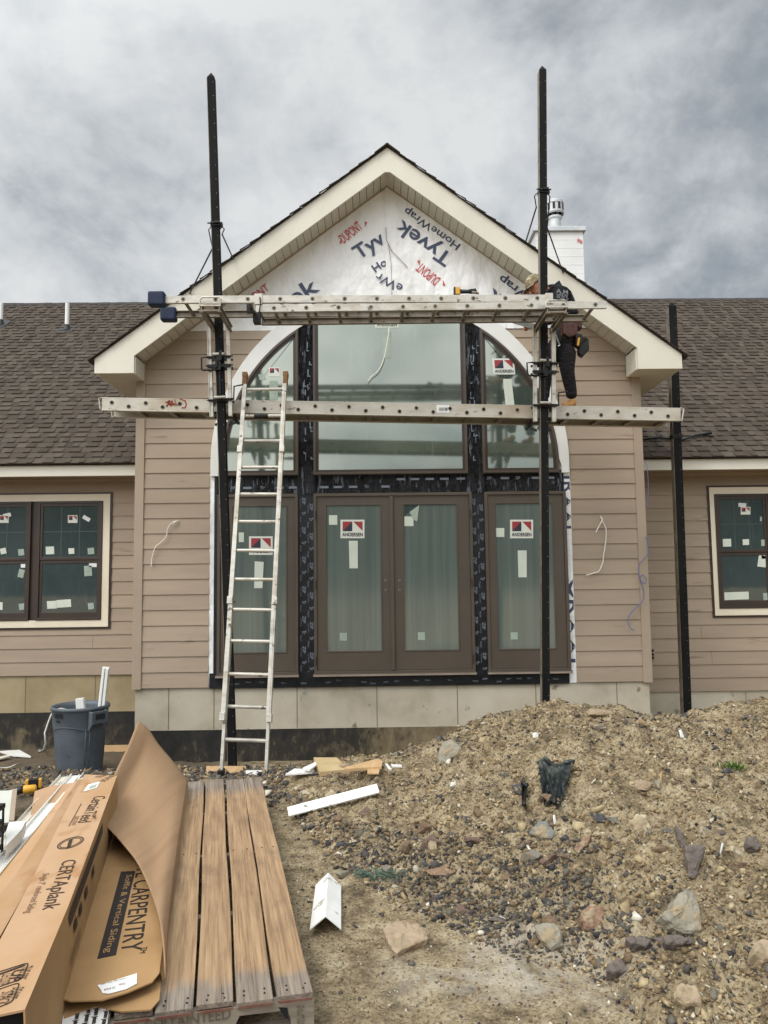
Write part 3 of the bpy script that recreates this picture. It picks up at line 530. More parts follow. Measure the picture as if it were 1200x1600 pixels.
TR = [
 (((691, 1160), (707, 1154), (716, 1163), (721, 1172), (716, 1181), (702, 1189), (685, 1195), (684, 1180)), .09, 'rock_grey', 'large pale grey angular stone on the left shoulder of the dirt pile near the wall', (-.15, -.8, .6)),
 (((598, 1452), (612, 1441), (632, 1438), (652, 1443), (668, 1458), (668, 1467), (645, 1477), (620, 1490), (607, 1474)), .035, 'rock_tan', 'flat tan slab of stone lying alone on the trodden dirt', (0, -.1, .99)),
 (((1046, 1422), (1060, 1396), (1072, 1387), (1083, 1398), (1094, 1424), (1096, 1462), (1070, 1459), (1050, 1450), (1032, 1430)), .11, 'rock_grey', 'biggest pointed grey stone low on the right of the dirt pile', (.1, -.75, .66)),
 (((908, 1424), (920, 1415), (938, 1417), (950, 1430), (952, 1446), (938, 1454), (914, 1452), (908, 1440)), .11, 'rock_brown', 'rounded reddish brown stone left of the pointed grey stone', (0, -.7, .7)),
 (((834, 1448), (850, 1442), (866, 1442), (878, 1456), (879, 1478), (864, 1486), (846, 1474)), .12, 'rock_grey', 'blocky grey stone at the foot of the dirt pile beside the pale dust', (-.3, -.6, .7)),
 (((1054, 1544), (1066, 1538), (1088, 1545), (1097, 1560), (1093, 1573), (1070, 1572), (1053, 1562)), .10, 'rock_tan', 'smooth pinkish tan stone near the bottom right corner of the picture', (0, -.55, .8)),
 (((1176, 1476), (1190, 1468), (1206, 1474), (1212, 1500), (1192, 1506), (1174, 1494)), .12, 'rock_tan', 'tan rounded stone cut off by the right edge of the picture', (0, -.6, .8)),
 (((1068, 1318), (1076, 1322), (1100, 1320), (1100, 1334), (1093, 1356), (1086, 1373), (1076, 1370), (1072, 1345)), .05, 'rock_slate', 'long reddish grey slate shard standing on end in the middle of the pile', (-.1, -.85, .5)),
 (((1054, 1290), (1062, 1296), (1072, 1318), (1068, 1330), (1060, 1310)), .03, 'rock_slate', 'narrow slate sliver pointing up left of the long slate shard', (-.1, -.85, .5)),
 (((828, 1297), (842, 1284), (856, 1284), (868, 1299), (866, 1309), (848, 1309), (830, 1303)), .06, 'rock_slate2', 'blue grey flat stone just below the crumpled dark plastic', (0, -.6, .8)),
 (((984, 1284), (996, 1272), (1010, 1274), (1017, 1294), (1010, 1302), (996, 1305)), .07, 'rock_tan2', 'pale tan squarish stone in the centre of the dirt pile slope', (.1, -.75, .66)),
 (((948, 1506), (965, 1498), (985, 1500), (984, 1518), (962, 1522), (948, 1518)), .06, 'rock_slate', 'dark reddish slab at the foot of the pile right of the pale dust', (0, -.5, .85)),
 (((508, 1243), (517, 1234), (527, 1242), (529, 1254), (514, 1258)), .08, 'rock_tan2', 'yellowish squarish stone behind the long white board scrap', (-.2, -.6, .7)),
 (((976, 1466), (1000, 1463), (1018, 1470), (1010, 1480), (985, 1476)), .05, 'rock_slate', 'thin dark slate flake between the brown stone and the pointed grey stone', (0, -.6, .8)),
 (((1036, 1462), (1060, 1460), (1076, 1470), (1060, 1478), (1040, 1476)), .05, 'rock_slate', 'dark slate flake tucked under the pointed grey stone', (0, -.6, .8)),
 (((1166, 1308), (1178, 1308), (1190, 1320), (1184, 1330), (1168, 1322)), .06, 'rock_slate', 'dark brown stone at the right edge halfway up the dirt pile', (0, -.7, .7)),
 (((894, 1326), (914, 1308), (924, 1304), (918, 1320), (904, 1334)), .03, 'rock_brown', 'thin brown shard pointing up to the right below the squarish tan stone', (-.3, -.7, .6)),
 (((1024, 1222), (1028, 1216), (1034, 1220), (1030, 1232)), .03, 'rock_grey', 'little grey chip on the upper slope right of the round pale stone', (0, -.7, .7)),
]
mat('rock_slate2', sr(104, 107, 104), sr(126, 128, 122), .8, scale=6, bump=.5, bscale=18, bdist=.012, speck=(sr(150, 134, 108), 7, .56)); mat('rock_tan2', sr(168, 154, 126), sr(188, 176, 148), .85, scale=7, bump=.5, bscale=18, bdist=.012, speck=(sr(150, 134, 108), 7, .56))
for i, (o_, th, mt, lab, nr) in enumerate(TR): traced(o_, th, mt, lab, nr, seed=i+3)
SC = [('tan', sr(156, 138, 108), sr(178, 160, 130)), ('dark grey', sr(66, 66, 70), sr(88, 88, 90)), ('pale', sr(178, 166, 140), sr(198, 188, 164)), ('brown', sr(112, 90, 70), sr(136, 112, 88)),
      ('blue grey', sr(92, 97, 98), sr(114, 118, 118)), ('grey', sr(122, 118, 108), sr(146, 142, 130)), ('ochre', sr(152, 128, 92), sr(172, 148, 112)), ('reddish', sr(108, 86, 76), sr(128, 104, 92))]
SM = {}
for ci, (cn, a_, b_) in enumerate(SC): mat('stone_'+cn, a_, b_, .88, scale=9, bump=.7, bscale=22, bdist=.015, speck=(sr(140, 124, 98), 2.2, .54))
LM = [('the green twine', 600, 1375), ('the flat tan slab', 632, 1464), ('the crumpled dark plastic', 862, 1230), ('the pointed grey stone', 1066, 1428), ('the long slate shard', 1086, 1345), ('the brown rounded stone', 930, 1436),
      ('the blocky grey stone', 858, 1464), ('the white board scrap', 520, 1262), ('the folded white corner trim', 510, 1415), ('the right pole foot', 851, 1120), ('the green weed', 1145, 1202), ('the farthest pole foot', 1072, 1130),
      ('the squarish tan stone', 1000, 1288), ('the grey shoulder stone', 702, 1175), ('the pinkish corner stone', 1074, 1556), ('the blue grey flat stone', 848, 1297), ('the round pale stone', 1004, 1226), ('the bottom right corner', 1190, 1590), ('the pale dust', 790, 1470)]
def topx(p):
    v = Vector(p)-Vector((0, 0, CAMZ)); w = v.dot(Fv); return 600+FPX*v.dot(Rt)/w, 800-FPX*v.dot(Up)/w
cnt = 0; tries = 0; PL_ = {}
while cnt < 262 and tries < 9000:
    tries += 1; x = random.uniform(-1.1, 3.6); y = random.uniform(2.0, 7.0); t = float(mound_t(np.array([x]), np.array([y]))[0])
    w = .06 if t < -.02 else .22+.95*math.exp(-((t-.14)/.18)**2)
    if random.random() > w or bool(pallet_clear(np.array([x]), np.array([y]))[()].any()) or x > .52*y or x < -.5*y+1.1 and t < 0: continue
    s = min(.075, max(.022, random.lognormvariate(-3.35, .36)))*(1 if t > 0 else .6); ci = random.choice((0, 0, 1, 1, 2, 3, 3, 4, 5, 5, 6, 7)); k = cnt % 8
    if (ci, k) not in SM: m_ = RM[k].copy(); m_.name = 'stone'; m_.materials.clear(); m_.materials.append(M['stone_'+SC[ci][0]]); SM[(ci, k)] = m_
    z = gz(x, y); X_, Y_ = topx((x, y, z+s*.3)); L_ = min(LM, key=lambda l: (l[1]-X_)**2+(l[2]-Y_)**2)
    o = place_rock(SM[(ci, k)], (x, y, z), s, random.uniform(0, 6.28), '', 'small stones on the dirt pile',
               sc=(random.uniform(.8, 1.3), random.uniform(.7, 1), random.uniform(.7, 1.2)), tilt=(random.uniform(-.4, .4), random.uniform(-.4, .4)), sink=.42); cnt += 1
    PL_.setdefault((L_[0], SC[ci][0]), []).append(((L_[1]-X_)**2+(L_[2]-Y_)**2, o))
ORD = ('', 'second ', 'third ', 'fourth ', 'fifth ', 'sixth ', 'seventh ', 'eighth ', 'ninth ', 'tenth ', 'eleventh ', 'twelfth ')
for (lm, cn), L_ in PL_.items():
    for i, (d_, o) in enumerate(sorted(L_, key=lambda v: v[0])): o['label'] = f"small {cn} stone, {ORD[min(i, 11)]}nearest of its colour to {lm}"

# wooded rise behind the camera (seen only mirrored in the glass)
hx = np.linspace(-260, 260, 160); hy = np.linspace(-150, -70, 30); HX, HY = np.meshgrid(hx, hy)
HZ = 16*smooth(-68, -100, HY) + 3.5*fbm(HX, HY, .05, 5, .6)*smooth(-70, -90, HY) + 1.6*fbm(HX, HY, .4, 3)
hm = grid_mesh('hills', HX, HY, HZ-.6); hm.materials.append(M['hill_green']); ho = bpy.data.objects.new('hills', hm); COL.objects.link(ho); ho['kind'] = 'structure'

# ================================================================ HOUSE
house = thing('house', (.22, 9.0, 0), 'tan sided house with steep front gable, arched window wall and shingled wings', 'house')
YB, YW = 9.0, 10.5                              # wall planes of the gabled bay and of the wings
XL, XR, XC = -2.78, 3.22, .218
MS = .745                                       # gable slope
Z0 = at(600, 1070, YB).z                        # foundation top
ZT = at(609, 514, YB).z                         # top of the siding laid so far
ZSA = at(605, 286, YB).z                        # wall apex under the soffit
ROUT, RIN, ZCO, ZCI = 2.113, 1.995, at(609, 721, YB).z, at(609, 730, YB).z
def zroof(x, z0=ZSA): return z0 - MS*abs(x-XC)
def courses(mb, y, z0, z1, clip, exp=.1778):
    z = z0; k = 0
    while z < z1-.01:
        zt = min(z+exp, z1)
        a, b = clip(z+.001), clip(zt-.001)
        for (a0, a1), (b0, b1) in zip(a, b):
            if a1-a0 < .02 and b1-b0 < .02: continue
            r = random.random()
            mb.add([(a0, y-.016, z), (a1, y-.016, z), (b1, y-.004, zt), (b0, y-.004, zt), (a0, y, z), (a1, y, z), (b1, y, zt), (b0, y, zt)],
                   [(0, 1, 2, 3), (4, 5, 1, 0), (0, 3, 7, 4), (1, 5, 6, 2)], r)
        z += exp; k += 1
def clip_bay(z):
    l, r = XL+.1, XR-.1
    hw = (ZSA-z)/MS - .04
    l = max(l, XC-hw); r = min(r, XC+hw)
    if z < ZCO: h = ROUT+.012
    else:
        d = z-ZCO; h = math.sqrt(max(0, (ROUT-.03)**2-d*d))
    return [(l, max(l, XC-h)), (min(r, XC+h), r)]
for sd_i in (0, 1):
    mb = MB(); courses(mb, YB, Z0, ZT, lambda z: clip_bay(z)[sd_i:sd_i+1]); mb.build('lap_siding', 'siding', house, fix=False)
for x0, x1 in ((XL, XL+.105), (XR-.105, XR)):
    mb = MB()
    xo = XL if x0 == XL else XR; xi = x1 if x0 == XL else x0
    mb.prism([(x0, YB-.028, Z0-.015), (x1, YB-.028, Z0-.015), (x1, YB-.028, zroof(x1)-.02), (x0, YB-.028, zroof(x0)-.02)], (0, .03, 0))
    mb.build('corner_board', 'corner_trim', house, bevel=.003)
# solid wall behind, with side walls reaching back to the wings
mb = MB(); W0 = [(XL+.02, YB+.004, Z0), (XR-.02, YB+.004, Z0), (XR-.02, YB+.004, zroof(XR)), (XC, YB+.004, ZSA), (XL+.02, YB+.004, zroof(XL))]
mb.prism(W0, (0, .12, 0)); mb.box(XL+.012, XL+.1, YB+.13, YW+.3, Z0, zroof(XL)); mb.box(XR-.1, XR-.012, YB+.13, YW+.3, Z0, zroof(XR)); mb.build('bay_wall', 'siding', house)
# house wrap: the left sheet, the right sheet lapped over it, and the strips beside the doors
def wrap_sheet(x0, x1, y, z0):
    m = MB(); xs = np.linspace(x0, x1, 50); zs = 34; vs = []; fs = []
    for i, x in enumerate(xs):
        zt = zroof(x)-.01
        for j in range(zs):
            z = z0+(zt-z0)*j/(zs-1); n = float(fbm(np.array([x*1.6+z*.8]), np.array([z*1.3+3]), 1.7, 4, .55)[0])
            n2_w = float(fbm(np.array([x*2.2-z*1.4+7]), np.array([z*.9+x*.5]), 2.6, 3, .5)[0]); vs.append((x, y-.010*abs(n)-.022*max(0, .16-abs(n2_w))-.002, z))
    for i in range(len(xs)-1):
        for j in range(zs-1): a = i*zs+j; fs.append((a, a+zs, a+zs+1, a+1))
    m.add(vs, fs); return m
xs_ = at(603, 380, YB).x
wr = wrap_sheet(XL+.55, xs_+.02, YB-.002, ZT-.01).build('house_wrap', 'wrap', house, smooth=True)
wrap_sheet(xs_-.005, XR-.5, YB-.016, ZT-.01).build('house_wrap', 'wrap', house, smooth=True)
mb = MB(); zb = at(336, 1068, YB).z
mb.box(XC-ROUT-.02, XC-ROUT+.10, YB-.0035, YB, Z0-.005, ZCO+.02); mb.build('house_wrap', 'wrap', house); mb = MB(); mb.box(XC+ROUT-.12, XC+ROUT+.03, YB-.0035, YB, Z0-.005, ZCO+.02)
mb.build('house_wrap', 'wrap', house)
nv, rd = MB(), MB(); PW = YB-.022
def wt(m, s, a, b, h, y=PW, bold=.02): q = MB(); text(q, s, at(*a, y), at(*b, y), h, NF, .004, bold); q.build('wrap_lettering', 'wrap_navy' if m is nv else 'wrap_red', house, fix=False)
wt(nv, 'Tyv', (565, 412), (608, 384), .235, YB-.012, .018); wt(nv, 'Ho', (587, 426), (606, 413), .10, YB-.012, .015)
wt(nv, 'ek', (459, 479), (501, 454), .205, YB-.012, .018)
wt(nv, 'Tyvek', (713, 393), (632, 337), .245, PW, .018); wt(nv, 'HomeWrap', (722, 379), (638, 321), .125, PW, .012)
wt(nv, 'Wrap', (836, 462), (787, 426), .135, PW, .02); wt(nv, 'k', (786, 462), (770, 450), .20, PW, .03); wt(nv, 'eWr', (631, 446), (591, 425), .11, PW, .01)
wt(rd, 'DUPONT', (538, 381), (568, 357), .125, YB-.012, .012); wt(rd, 'DUPONT', (689, 435), (659, 410), .125, PW, .012); wt(rd, 'ONT', (399, 470), (422, 453), .10, YB-.012, .008)
for a, b in (((530, 380), (534, 376)), ((574, 347), (570, 351)), ((696, 446), (692, 442)), ((652, 408), (656, 411))):
    p, q = at(*a, PW+(.010 if a[0] < 600 else 0)-.004), at(*b, PW+(.010 if a[0] < 600 else 0)-.004)
    rd.add([p, q+Vector((0, 0, .04)), q-Vector((0, 0, .035))], [(0, 1, 2)])
for (x, y0, y1, w_) in ((877, 744, 826, 'IRAAI'), (884, 905, 1035, 'VRAAI')):
    q = MB(); text(q, w_, at(x, y0, YB-.004), at(x+3, y1, YB-.004), .17, NF, .001, .01); q.v = [(min(v[0], XC+ROUT+.006), v[1], v[2]) for v in q.v]; q.build('wrap_lettering', 'wrap_navy', house, fix=False)
rd.build('wrap_lettering', 'wrap_red', house, fix=False)
# loose thread / string hanging on the wrap
mb = MB(); mb.tube([at(x, y, YB-.04) for x, y in ((603, 355), (604, 375), (612, 392), (625, 405), (637, 418))], .004, 5); mb.tube([at(x, y, YB-.035) for x, y in ((606, 378), (611, 410), (612, 460))], .0025, 5)
mb.build('loose_string', 'alu_dull_or_shaded', house)
# frieze mould under the soffit
mb = MB()
for s in (-1, 1):
    for d, w, y in ((0.0, .035, .05), (.04, .035, .032)):
        a = [(XC, YB-y, ZSA+.03-d*1.25), (XC+s*(XR-XC-.0), YB-y, zroof(XC+s*3.0)+.03-d*1.25)]
        mb.prism([a[0], a[1], (a[1][0], a[1][1], a[1][2]-w*1.25), (a[0][0], a[0][1], a[0][2]-w*1.25)], (0, y-.003, 0))
mb.build('frieze_mould', 'corner_trim', house)

# foundations
ZF = at(450, 1139, YB).z
mb = MB(); mb.box(XL+.03, XR-.03, YB+.012, YB+.3, ZF, Z0-.002); mb.build('foundation', 'concrete', house)
mb = MB()
for px in (263, 334, 464, 589, 715, 838, 965):
    x = at(px, 1100, YB).x; mb.box(x-.004, x+.004, YB+.009, YB+.013, ZF+.01, Z0-.01)
mb.build('foundation_joint', 'concrete_joint', house)
def coat_mat():
    m = bpy.data.materials.new('damp_coat'); m.use_nodes = True; t = m.node_tree; b = t.nodes['Principled BSDF']; b.inputs['Roughness'].default_value = .6
    co = N(t, 'ShaderNodeTexCoord').outputs['Object']; s = N(t, 'ShaderNodeSeparateXYZ'); t.links.new(co, s.inputs[0])
    f = noise(t, co, 3.5, 6, .7, .4, sc=(1.2, 1, .8)); g = noise(t, co, 14, 5, .7, .4, sc=(1, 1, .5))
    k = math_(t, 'ADD', math_(t, 'SUBTRACT', math_(t, 'MULTIPLY', math_(t, 'MAXIMUM', math_(t, 'SUBTRACT', s.outputs[0], -1.0), 0.), .15), math_(t, 'MULTIPLY', s.outputs[2], .22)), math_(t, 'ADD', math_(t, 'MULTIPLY', f, .55), math_(t, 'MULTIPLY', g, .35)))
    c = ramp(t, k, [(.44, sr(22, 22, 21)), (.56, sr(46, 42, 36)), (.66, sr(104, 92, 70)), (.8, sr(132, 118, 92))])
    t.links.new(c, b.inputs['Base Color']); M['damp_coat'] = m
coat_mat()
mb = MB(); mb.box(XL+.03, XR-.03, YB+.008, YB+.3, -1.2, ZF-.001); mb.build('damp_proof_coat', 'damp_coat', house)
ZWL, ZWR = at(100, 1055, YW).z, at(1150, 1079, YW).z
ZFL = at(100, 1113, YW).z
mb = MB(); mb.box(-9.5, XL+.01, YW+.01, YW+.3, ZFL, ZWL-.002); mb.build('foundation', 'concrete_damp', house)
mb = MB(); mb.box(XR-.01, 9.5, YW+.01, YW+.3, -.9, ZWR-.002); mb.build('foundation', 'concrete', house)
mb = MB()
for px in (39, 148): x = at(px, 1090, YW).x; mb.box(x-.004, x+.004, YW+.007, YW+.011, ZFL+.01, ZWL-.02)
x = at(1166, 1090, YW).x; mb.box(x-.004, x+.004, YW+.007, YW+.011, -.5, ZWR-.02); mb.build('foundation_joint', 'concrete_joint', house)
mb = MB(); mb.box(-9.5, XL+.01, YW+.006, YW+.3, -1.3, ZFL-.001); mb.build('damp_proof_coat', 'damp_coat', house)

# wings
YE = 10.05
ZE1, ZE0 = at(105, 727, YE).z, at(105, 744, YE).z       # eave fascia top and bottom
WWL = (at(-190, 772, YW).x, at(174, 772, YW).x, at(174, 979, YW).z, at(174, 772, YW).z)
WWR = (at(1106, 762, YW).x, at(1106, 762, YW).x+2.42, at(1106, 962, YW).z, at(1106, 762, YW).z)
def clipw(x0, x1, win):
    def f(z):
        return [(x0, win[0]-.02), (win[1]+.02, x1)] if win[2]-.02 < z < win[3]+.02 else [(x0, x1), (0, 0)]
    return f
for x0, x1, z0, win in ((-9.5, XL, ZWL, WWL), (XR, 9.5, ZWR, WWR)):
    mb = MB(); z = z0
    while z < ZE0:
        zt = min(z+.1778, ZE0)
        segs = [(x0, x1)] if not (zt > win[2]-.02 and z < win[3]+.02) else [(x0, win[0]-.015), (win[1]+.015, x1)]
        for a, b in segs:
            r = random.random(); za = z
            mb.add([(a, YW-.016, z), (b, YW-.016, z), (b, YW-.004, zt), (a, YW-.004, zt), (a, YW, z), (b, YW, z), (b, YW, zt), (a, YW, zt)],
                   [(0, 1, 2, 3), (4, 5, 1, 0), (0, 3, 7, 4), (1, 5, 6, 2)], r)
        if segs[0][1] != x1:                     # part courses above and below the window opening
            if z < win[2]-.02: mb.add([(win[0]-.02, YW-.016, z), (win[1]+.02, YW-.016, z), (win[1]+.02, YW-.008, win[2]-.02), (win[0]-.02, YW-.008, win[2]-.02)], [(0, 1, 2, 3)], r)
            if zt > win[3]+.02: mb.add([(win[0]-.02, YW-.010, win[3]+.02), (win[1]+.02, YW-.010, win[3]+.02), (win[1]+.02, YW-.004, zt), (win[0]-.02, YW-.004, zt)], [(0, 1, 2, 3)], r)
        z += .1778
    mb.build('lap_siding', 'siding', house, fix=False)
    jt = MB()
    for k in range(22):
        zz_ = z0+.1778*k; xx_ = random.uniform(x0+.3, x1-.3)
        if zz_+.17 < ZE0 and not (win[0]-.2 < xx_ < win[1]+.2 and win[2]-.2 < zz_ < win[3]+.05): jt.add([(xx_, YW-.0165, zz_+.002), (xx_+.004, YW-.0165, zz_+.002), (xx_+.004, YW-.0058, zz_+.172), (xx_, YW-.0058, zz_+.172)], [(0, 1, 2, 3)])
    jt.build('butt_joint', 'bronze', house, fix=False)
    mb = MB(); mb.box(x0, x1, YW+.005, YW+.15, z0, ZE1+.3); mb.build('wing_wall', 'siding', house)
    mb = MB(); mb.box(x0 if x0 < 0 else x0+.003, x1 if x1 > 0 else x1-.003, YE, YE+.025, ZE0, ZE1); mb.build('eave_fascia', 'cream_trim', house, bevel=.003)
    mb = MB(); mb.box(x0 if x0 < 0 else x0+.003, x1 if x1 > 0 else x1-.003, YE+.027, YW+.02, ZE0+.02, ZE0+.035); mb.build('soffit', 'corner_trim', house)
    mb = MB(); mb.box(x0 if x0 < 0 else x0+.003, x1 if x1 > 0 else x1-.003, YW-.03, YW-.001, ZE0-.02, ZE0+.018); mb.build('frieze_board', 'corner_trim', house)

def sticker(par, a, b, c, d, y, m='sticker', name='sticker', vec=(0, -.003, 0)):
    q = MB(); q.prism([at(*p, y) for p in (a, b, c, d)], (0, .0025, 0)); return q.build(name, m, par)
def logo(par, x0, y0, x1, y1, Y, word=True, dull=False, skew=0.):
    w, h = x1-x0, y1-y0; P = lambda u, v, k=.0: at(x0+u*w+v*skew, y0+v*h, Y-k)
    q = MB(); q.prism([P(0, 0), P(1, 0), P(1, 1), P(0, 1)], (0, .003, 0)); st = q.build('sticker', 'logo_white', par)
    r, d = MB(), MB(); e = .0015
    r.add([P(.09, .10, e), P(.49, .10, e), P(.09, .62, e)], [(0, 1, 2)]); r.add([P(.53, .10, e), P(.92, .10, e), P(.92, .60, e)], [(0, 1, 2)])
    d.add([P(.49, .10, e), P(.49, .62, e), P(.09, .62, e)], [(0, 1, 2)])
    r.build('sticker_emblem', 'logo_red', par, fix=False)
    if word: text(d, 'ANDERSEN', P(.07, .90), P(.93, .90), abs(P(0, .9).z-P(0, .70).z), NF, .002, .03)
    d.build('sticker_emblem', 'logo_dark', par, fix=False); return st

# double hung windows in the wings
def rect(x0, x1, z0, z1, y): return [(x0, y, z0), (x1, y, z0), (x1, y, z1), (x0, y, z1)]
def wing_window(win, units, mid, stk):
    x0, x1, z0, z1 = win; T = .095
    q = MB(); q.ring(rect(x0, x1, z0, z1, YW-.034), rect(x0+T, x1-T, z0+T, z1-T, YW-.034), (0, .03, 0)); q.ring(rect(x0-.025, x1+.025, z0-.025, z1+.025, YW-.026), rect(x0-.002, x1+.002, z0-.002, z1+.002, YW-.026), (0, .02, 0))
    p = q.build('window', 'bronze_dark', house); p.data.materials.clear(); p.data.materials.append(M['bronze_dark'])
    c = MB(); c.ring(rect(x0, x1, z0, z1, YW-.038), rect(x0+T, x1-T, z0+T, z1-T, YW-.038), (0, .01, 0)); c.build('casing', 'cream_casing', p, bevel=.003)
    f = MB()
    f.box(x0+T, x1-T, YW-.012, YW+.002, z0+T, z1-T)
    f.build('backing', 'bronze_dark', p)
    for (u0, u1) in units:
        s = MB(); a, b, lo, hi = u0, u1, z0+T, z1-T; k = .032
        s.ring(rect(a, b, lo, hi, YW-.05), rect(a+k, b-k, lo+k, hi-k, YW-.05), (0, .036, 0))
        s.ring(rect(a+k, b-k, mid, hi-k, YW-.040), rect(a+k+.035, b-k-.035, mid+.04, hi-k-.04, YW-.040), (0, .02, 0))
        s.ring(rect(a+k, b-k, lo+k, mid-.002, YW-.030), rect(a+k+.035, b-k-.035, lo+k+.075, mid-.045, YW-.030), (0, .014, 0))
        s.build('sash', 'bronze_dark', p, bevel=.003)
        g = MB(); g.box(a+k+.03, b-k-.03, YW-.026, YW-.022, mid+.03, hi-k-.03); g.build('pane', 'glass_wing', p)
        g = MB(); g.box(a+k+.03, b-k-.03, YW-.022, YW-.018, lo+k+.07, mid-.04); g.build('pane', 'glass_wing', p)
        mu = MB(); W_ = b-a-2*k-.07; xa = a+k+.035; ht = hi-k-.04; zb_ = mid+.04
        for j in (1, 2): mu.box(xa+W_*j/3-.009, xa+W_*j/3+.009, YW-.0285, YW-.0262, zb_, ht)
        mu.box(xa, xa+W_, YW-.0290, YW-.0263, (zb_+ht)/2-.009, (zb_+ht)/2+.009); mu.build('muntin', 'muntin', p)
    for s in stk:
        kind, (cx, cy, w, h, r), dull = s[0], s[1], s[2]; ca, sa = math.cos(R(r)), math.sin(R(r))
        P = [(cx+(i*w*ca+j*h*sa)/2, cy+(-i*w*sa+j*h*ca)/2) for i, j in ((-1, -1), (1, -1), (1, 1), (-1, 1))]
        yy = YW-.030 if cy < 865 else YW-.0265
        if kind == 'q': sticker(p, *P, yy, dull, 'sticker')
        else: logo(p, cx-w/2, cy-h/2, cx+w/2, cy+h/2, YW-.033, False)
    return p
mat('cream_casing', sr(228, 216, 192), sr(238, 227, 205), .5, scale=2); mat('muntin', sr(58, 72, 68), rough=.5)
s1, s2, s3 = 'paper', 'sticker', 'sticker_dull'
midL = at(120, 875, YW).z; midR = at(1160, 863, YW).z
uL = ((at(60, 870, YW).x, at(161, 870, YW).x), (at(-56, 870, YW).x, at(49, 870, YW).x), (WWL[0]+.095, at(-66, 870, YW).x))
wing_window(WWL, uL, midL, [('q', (78, 860, 13, 12, 2), s2), ('q', (111.5, 861, 9, 9, 2), s2), ('q', (142, 861, 10, 10, 5), s3), ('l', (113.5, 811, 15, 12, 3), 0), ('q', (135, 810, 12, 6, -30), s1),
  ('q', (145, 883, 12, 6, 0), s1), ('q', (137.5, 892, 12, 16, 3), s3), ('q', (81, 945, 15, 12, 3), s2), ('q', (99.5, 943, 23, 12, 4), s2), ('q', (142, 947, 9, 10, 6), s3),
  ('q', (11, 805, 12, 6, 12), s1), ('l', (6, 811, 15, 12, 2), 0), ('q', (5, 861, 9, 9, 12), s2), ('q', (33, 863, 9, 10, 6), s3), ('q', (38.5, 884, 12, 6, 0), s1), ('q', (33, 896, 9, 13, -14), s3), ('q', (0, 947, 8, 12, 0), s2), ('q', (34, 948, 9, 10, 6), s3)])
uR = ((at(1118, 865, YW).x, at(1118, 865, YW).x+.74), (at(1118, 865, YW).x+.76, at(1118, 865, YW).x+1.5), (at(1118, 865, YW).x+1.52, WWR[1]-.095))
wing_window(WWR, uR, midR, [('q', (1136, 848, 13, 12, 2), s2), ('q', (1165.5, 847, 10, 9, 2), s2), ('q', (1195, 848, 11, 10, 4), s3), ('l', (1165, 798, 15, 12, 0), 0), ('q', (1160, 789, 12, 6, -3), s1), ('q', (1189, 811, 3, 7, 0), s3),
  ('q', (1191, 877, 13, 18, -8), s2), ('q', (1196, 870, 12, 6, 0), s1), ('q', (1151, 931, 38, 12, 2), s2), ('q', (1197, 932, 9, 11, 5), s3)])
# outlet box on the right wing
o1 = MB(); a, b = at(1016, 1012, YW-.03), at(1023, 1031, YW-.03); o1.box(a.x, b.x, YW-.035, YW-.016, b.z, a.z); ob = o1.build('outlet_box', 'corner_trim', house, bevel=.003)
o1 = MB()
for k in (.25, .55, .82): z = a.z+(b.z-a.z)*k; o1.box(a.x+.015, b.x-.012, YW-.037, YW-.034, z-.016, z+.016)
o1.build('socket', 'hole', ob)

# ---- the big arched window wall
bx = lambda px, py=900: at(px, py, YB).x
bz = lambda py, px=609: at(px, py, YB).z
ZWB, ZTB, ZDT, ZDB = bz(742), bz(768), bz(771), bz(1052)
ML0, ML1, MR0, MR1 = bx(467, 700), bx(490, 700), bx(730, 700), bx(753, 700)
# black flashing tape over the mullions
mb = MB(); e = .001
def arcz(x, r, zc): return zc+math.sqrt(max(0, r*r-(x-XC)**2))
for a, b, y in ((ML0-.02, ML1+.02, YB-.031), (MR0-.02, MR1+.02, YB-.032)):
    mb.prism([(a, y, ZTB-.03), (b, y, ZTB-.03), (b, y, arcz(b, RIN+.05, ZCI)), (a, y, arcz(a, RIN+.05, ZCI))], (0, .028, 0))
mb.box(XC-RIN-.05, XC+RIN+.05, YB-.022, YB-.013, ZTB-.01, ZWB+.04)
mb.build('flashing_tape', 'tape', house)
mb = MB()
for a, b, y in ((ML0-.015, ML1+.015, YB-.0205), (MR0-.015, MR1+.015, YB-.0215)): mb.box(a, b, y, y+.01, Z0-.01, ZTB+.01)
mb.box(XC-ROUT+.0, XC+ROUT-.08, YB-.026, YB-.017, Z0-.012, ZDB+.03); mb.box(XC-RIN-.075, XC-RIN+.02, YB-.0165, YB-.012, Z0, ZWB+.02); mb.box(XC+RIN-.02, XC+RIN+.045, YB-.0165, YB-.012, Z0, ZWB+.02)
mb.build('flashing_tape', 'tape_flat', house)
tp = MB()                                       # the tape's repeated printing
for ms, (m0, m1) in enumerate(((ML0, ML1), (MR0, MR1))):
    for col_ in (0, 1):
        x = m0+(m1-m0)*(.18+.5*col_); z = ZTB-.06-.07*col_-.03*ms; y = YB-.0235
        while z > Z0+.1:
            text(tp, 'ZIP', (x+.008, y, z), (x+.008, y, z-.085), .038, NF, .001, .03)
            text(tp, 'SYSTEM', (x-.018, y, z-.02), (x-.018, y, z-.12), .014, NF, .001, .0)
            text(tp, 'Tr', (x+.0, y, z-.17), (x+.0, y, z-.21), .05, NF, .001, .05); text(tp, 'Flash', (x-.02, y, z-.22), (x-.02, y, z-.29), .02, NF, .001, .01)
            z -= .345
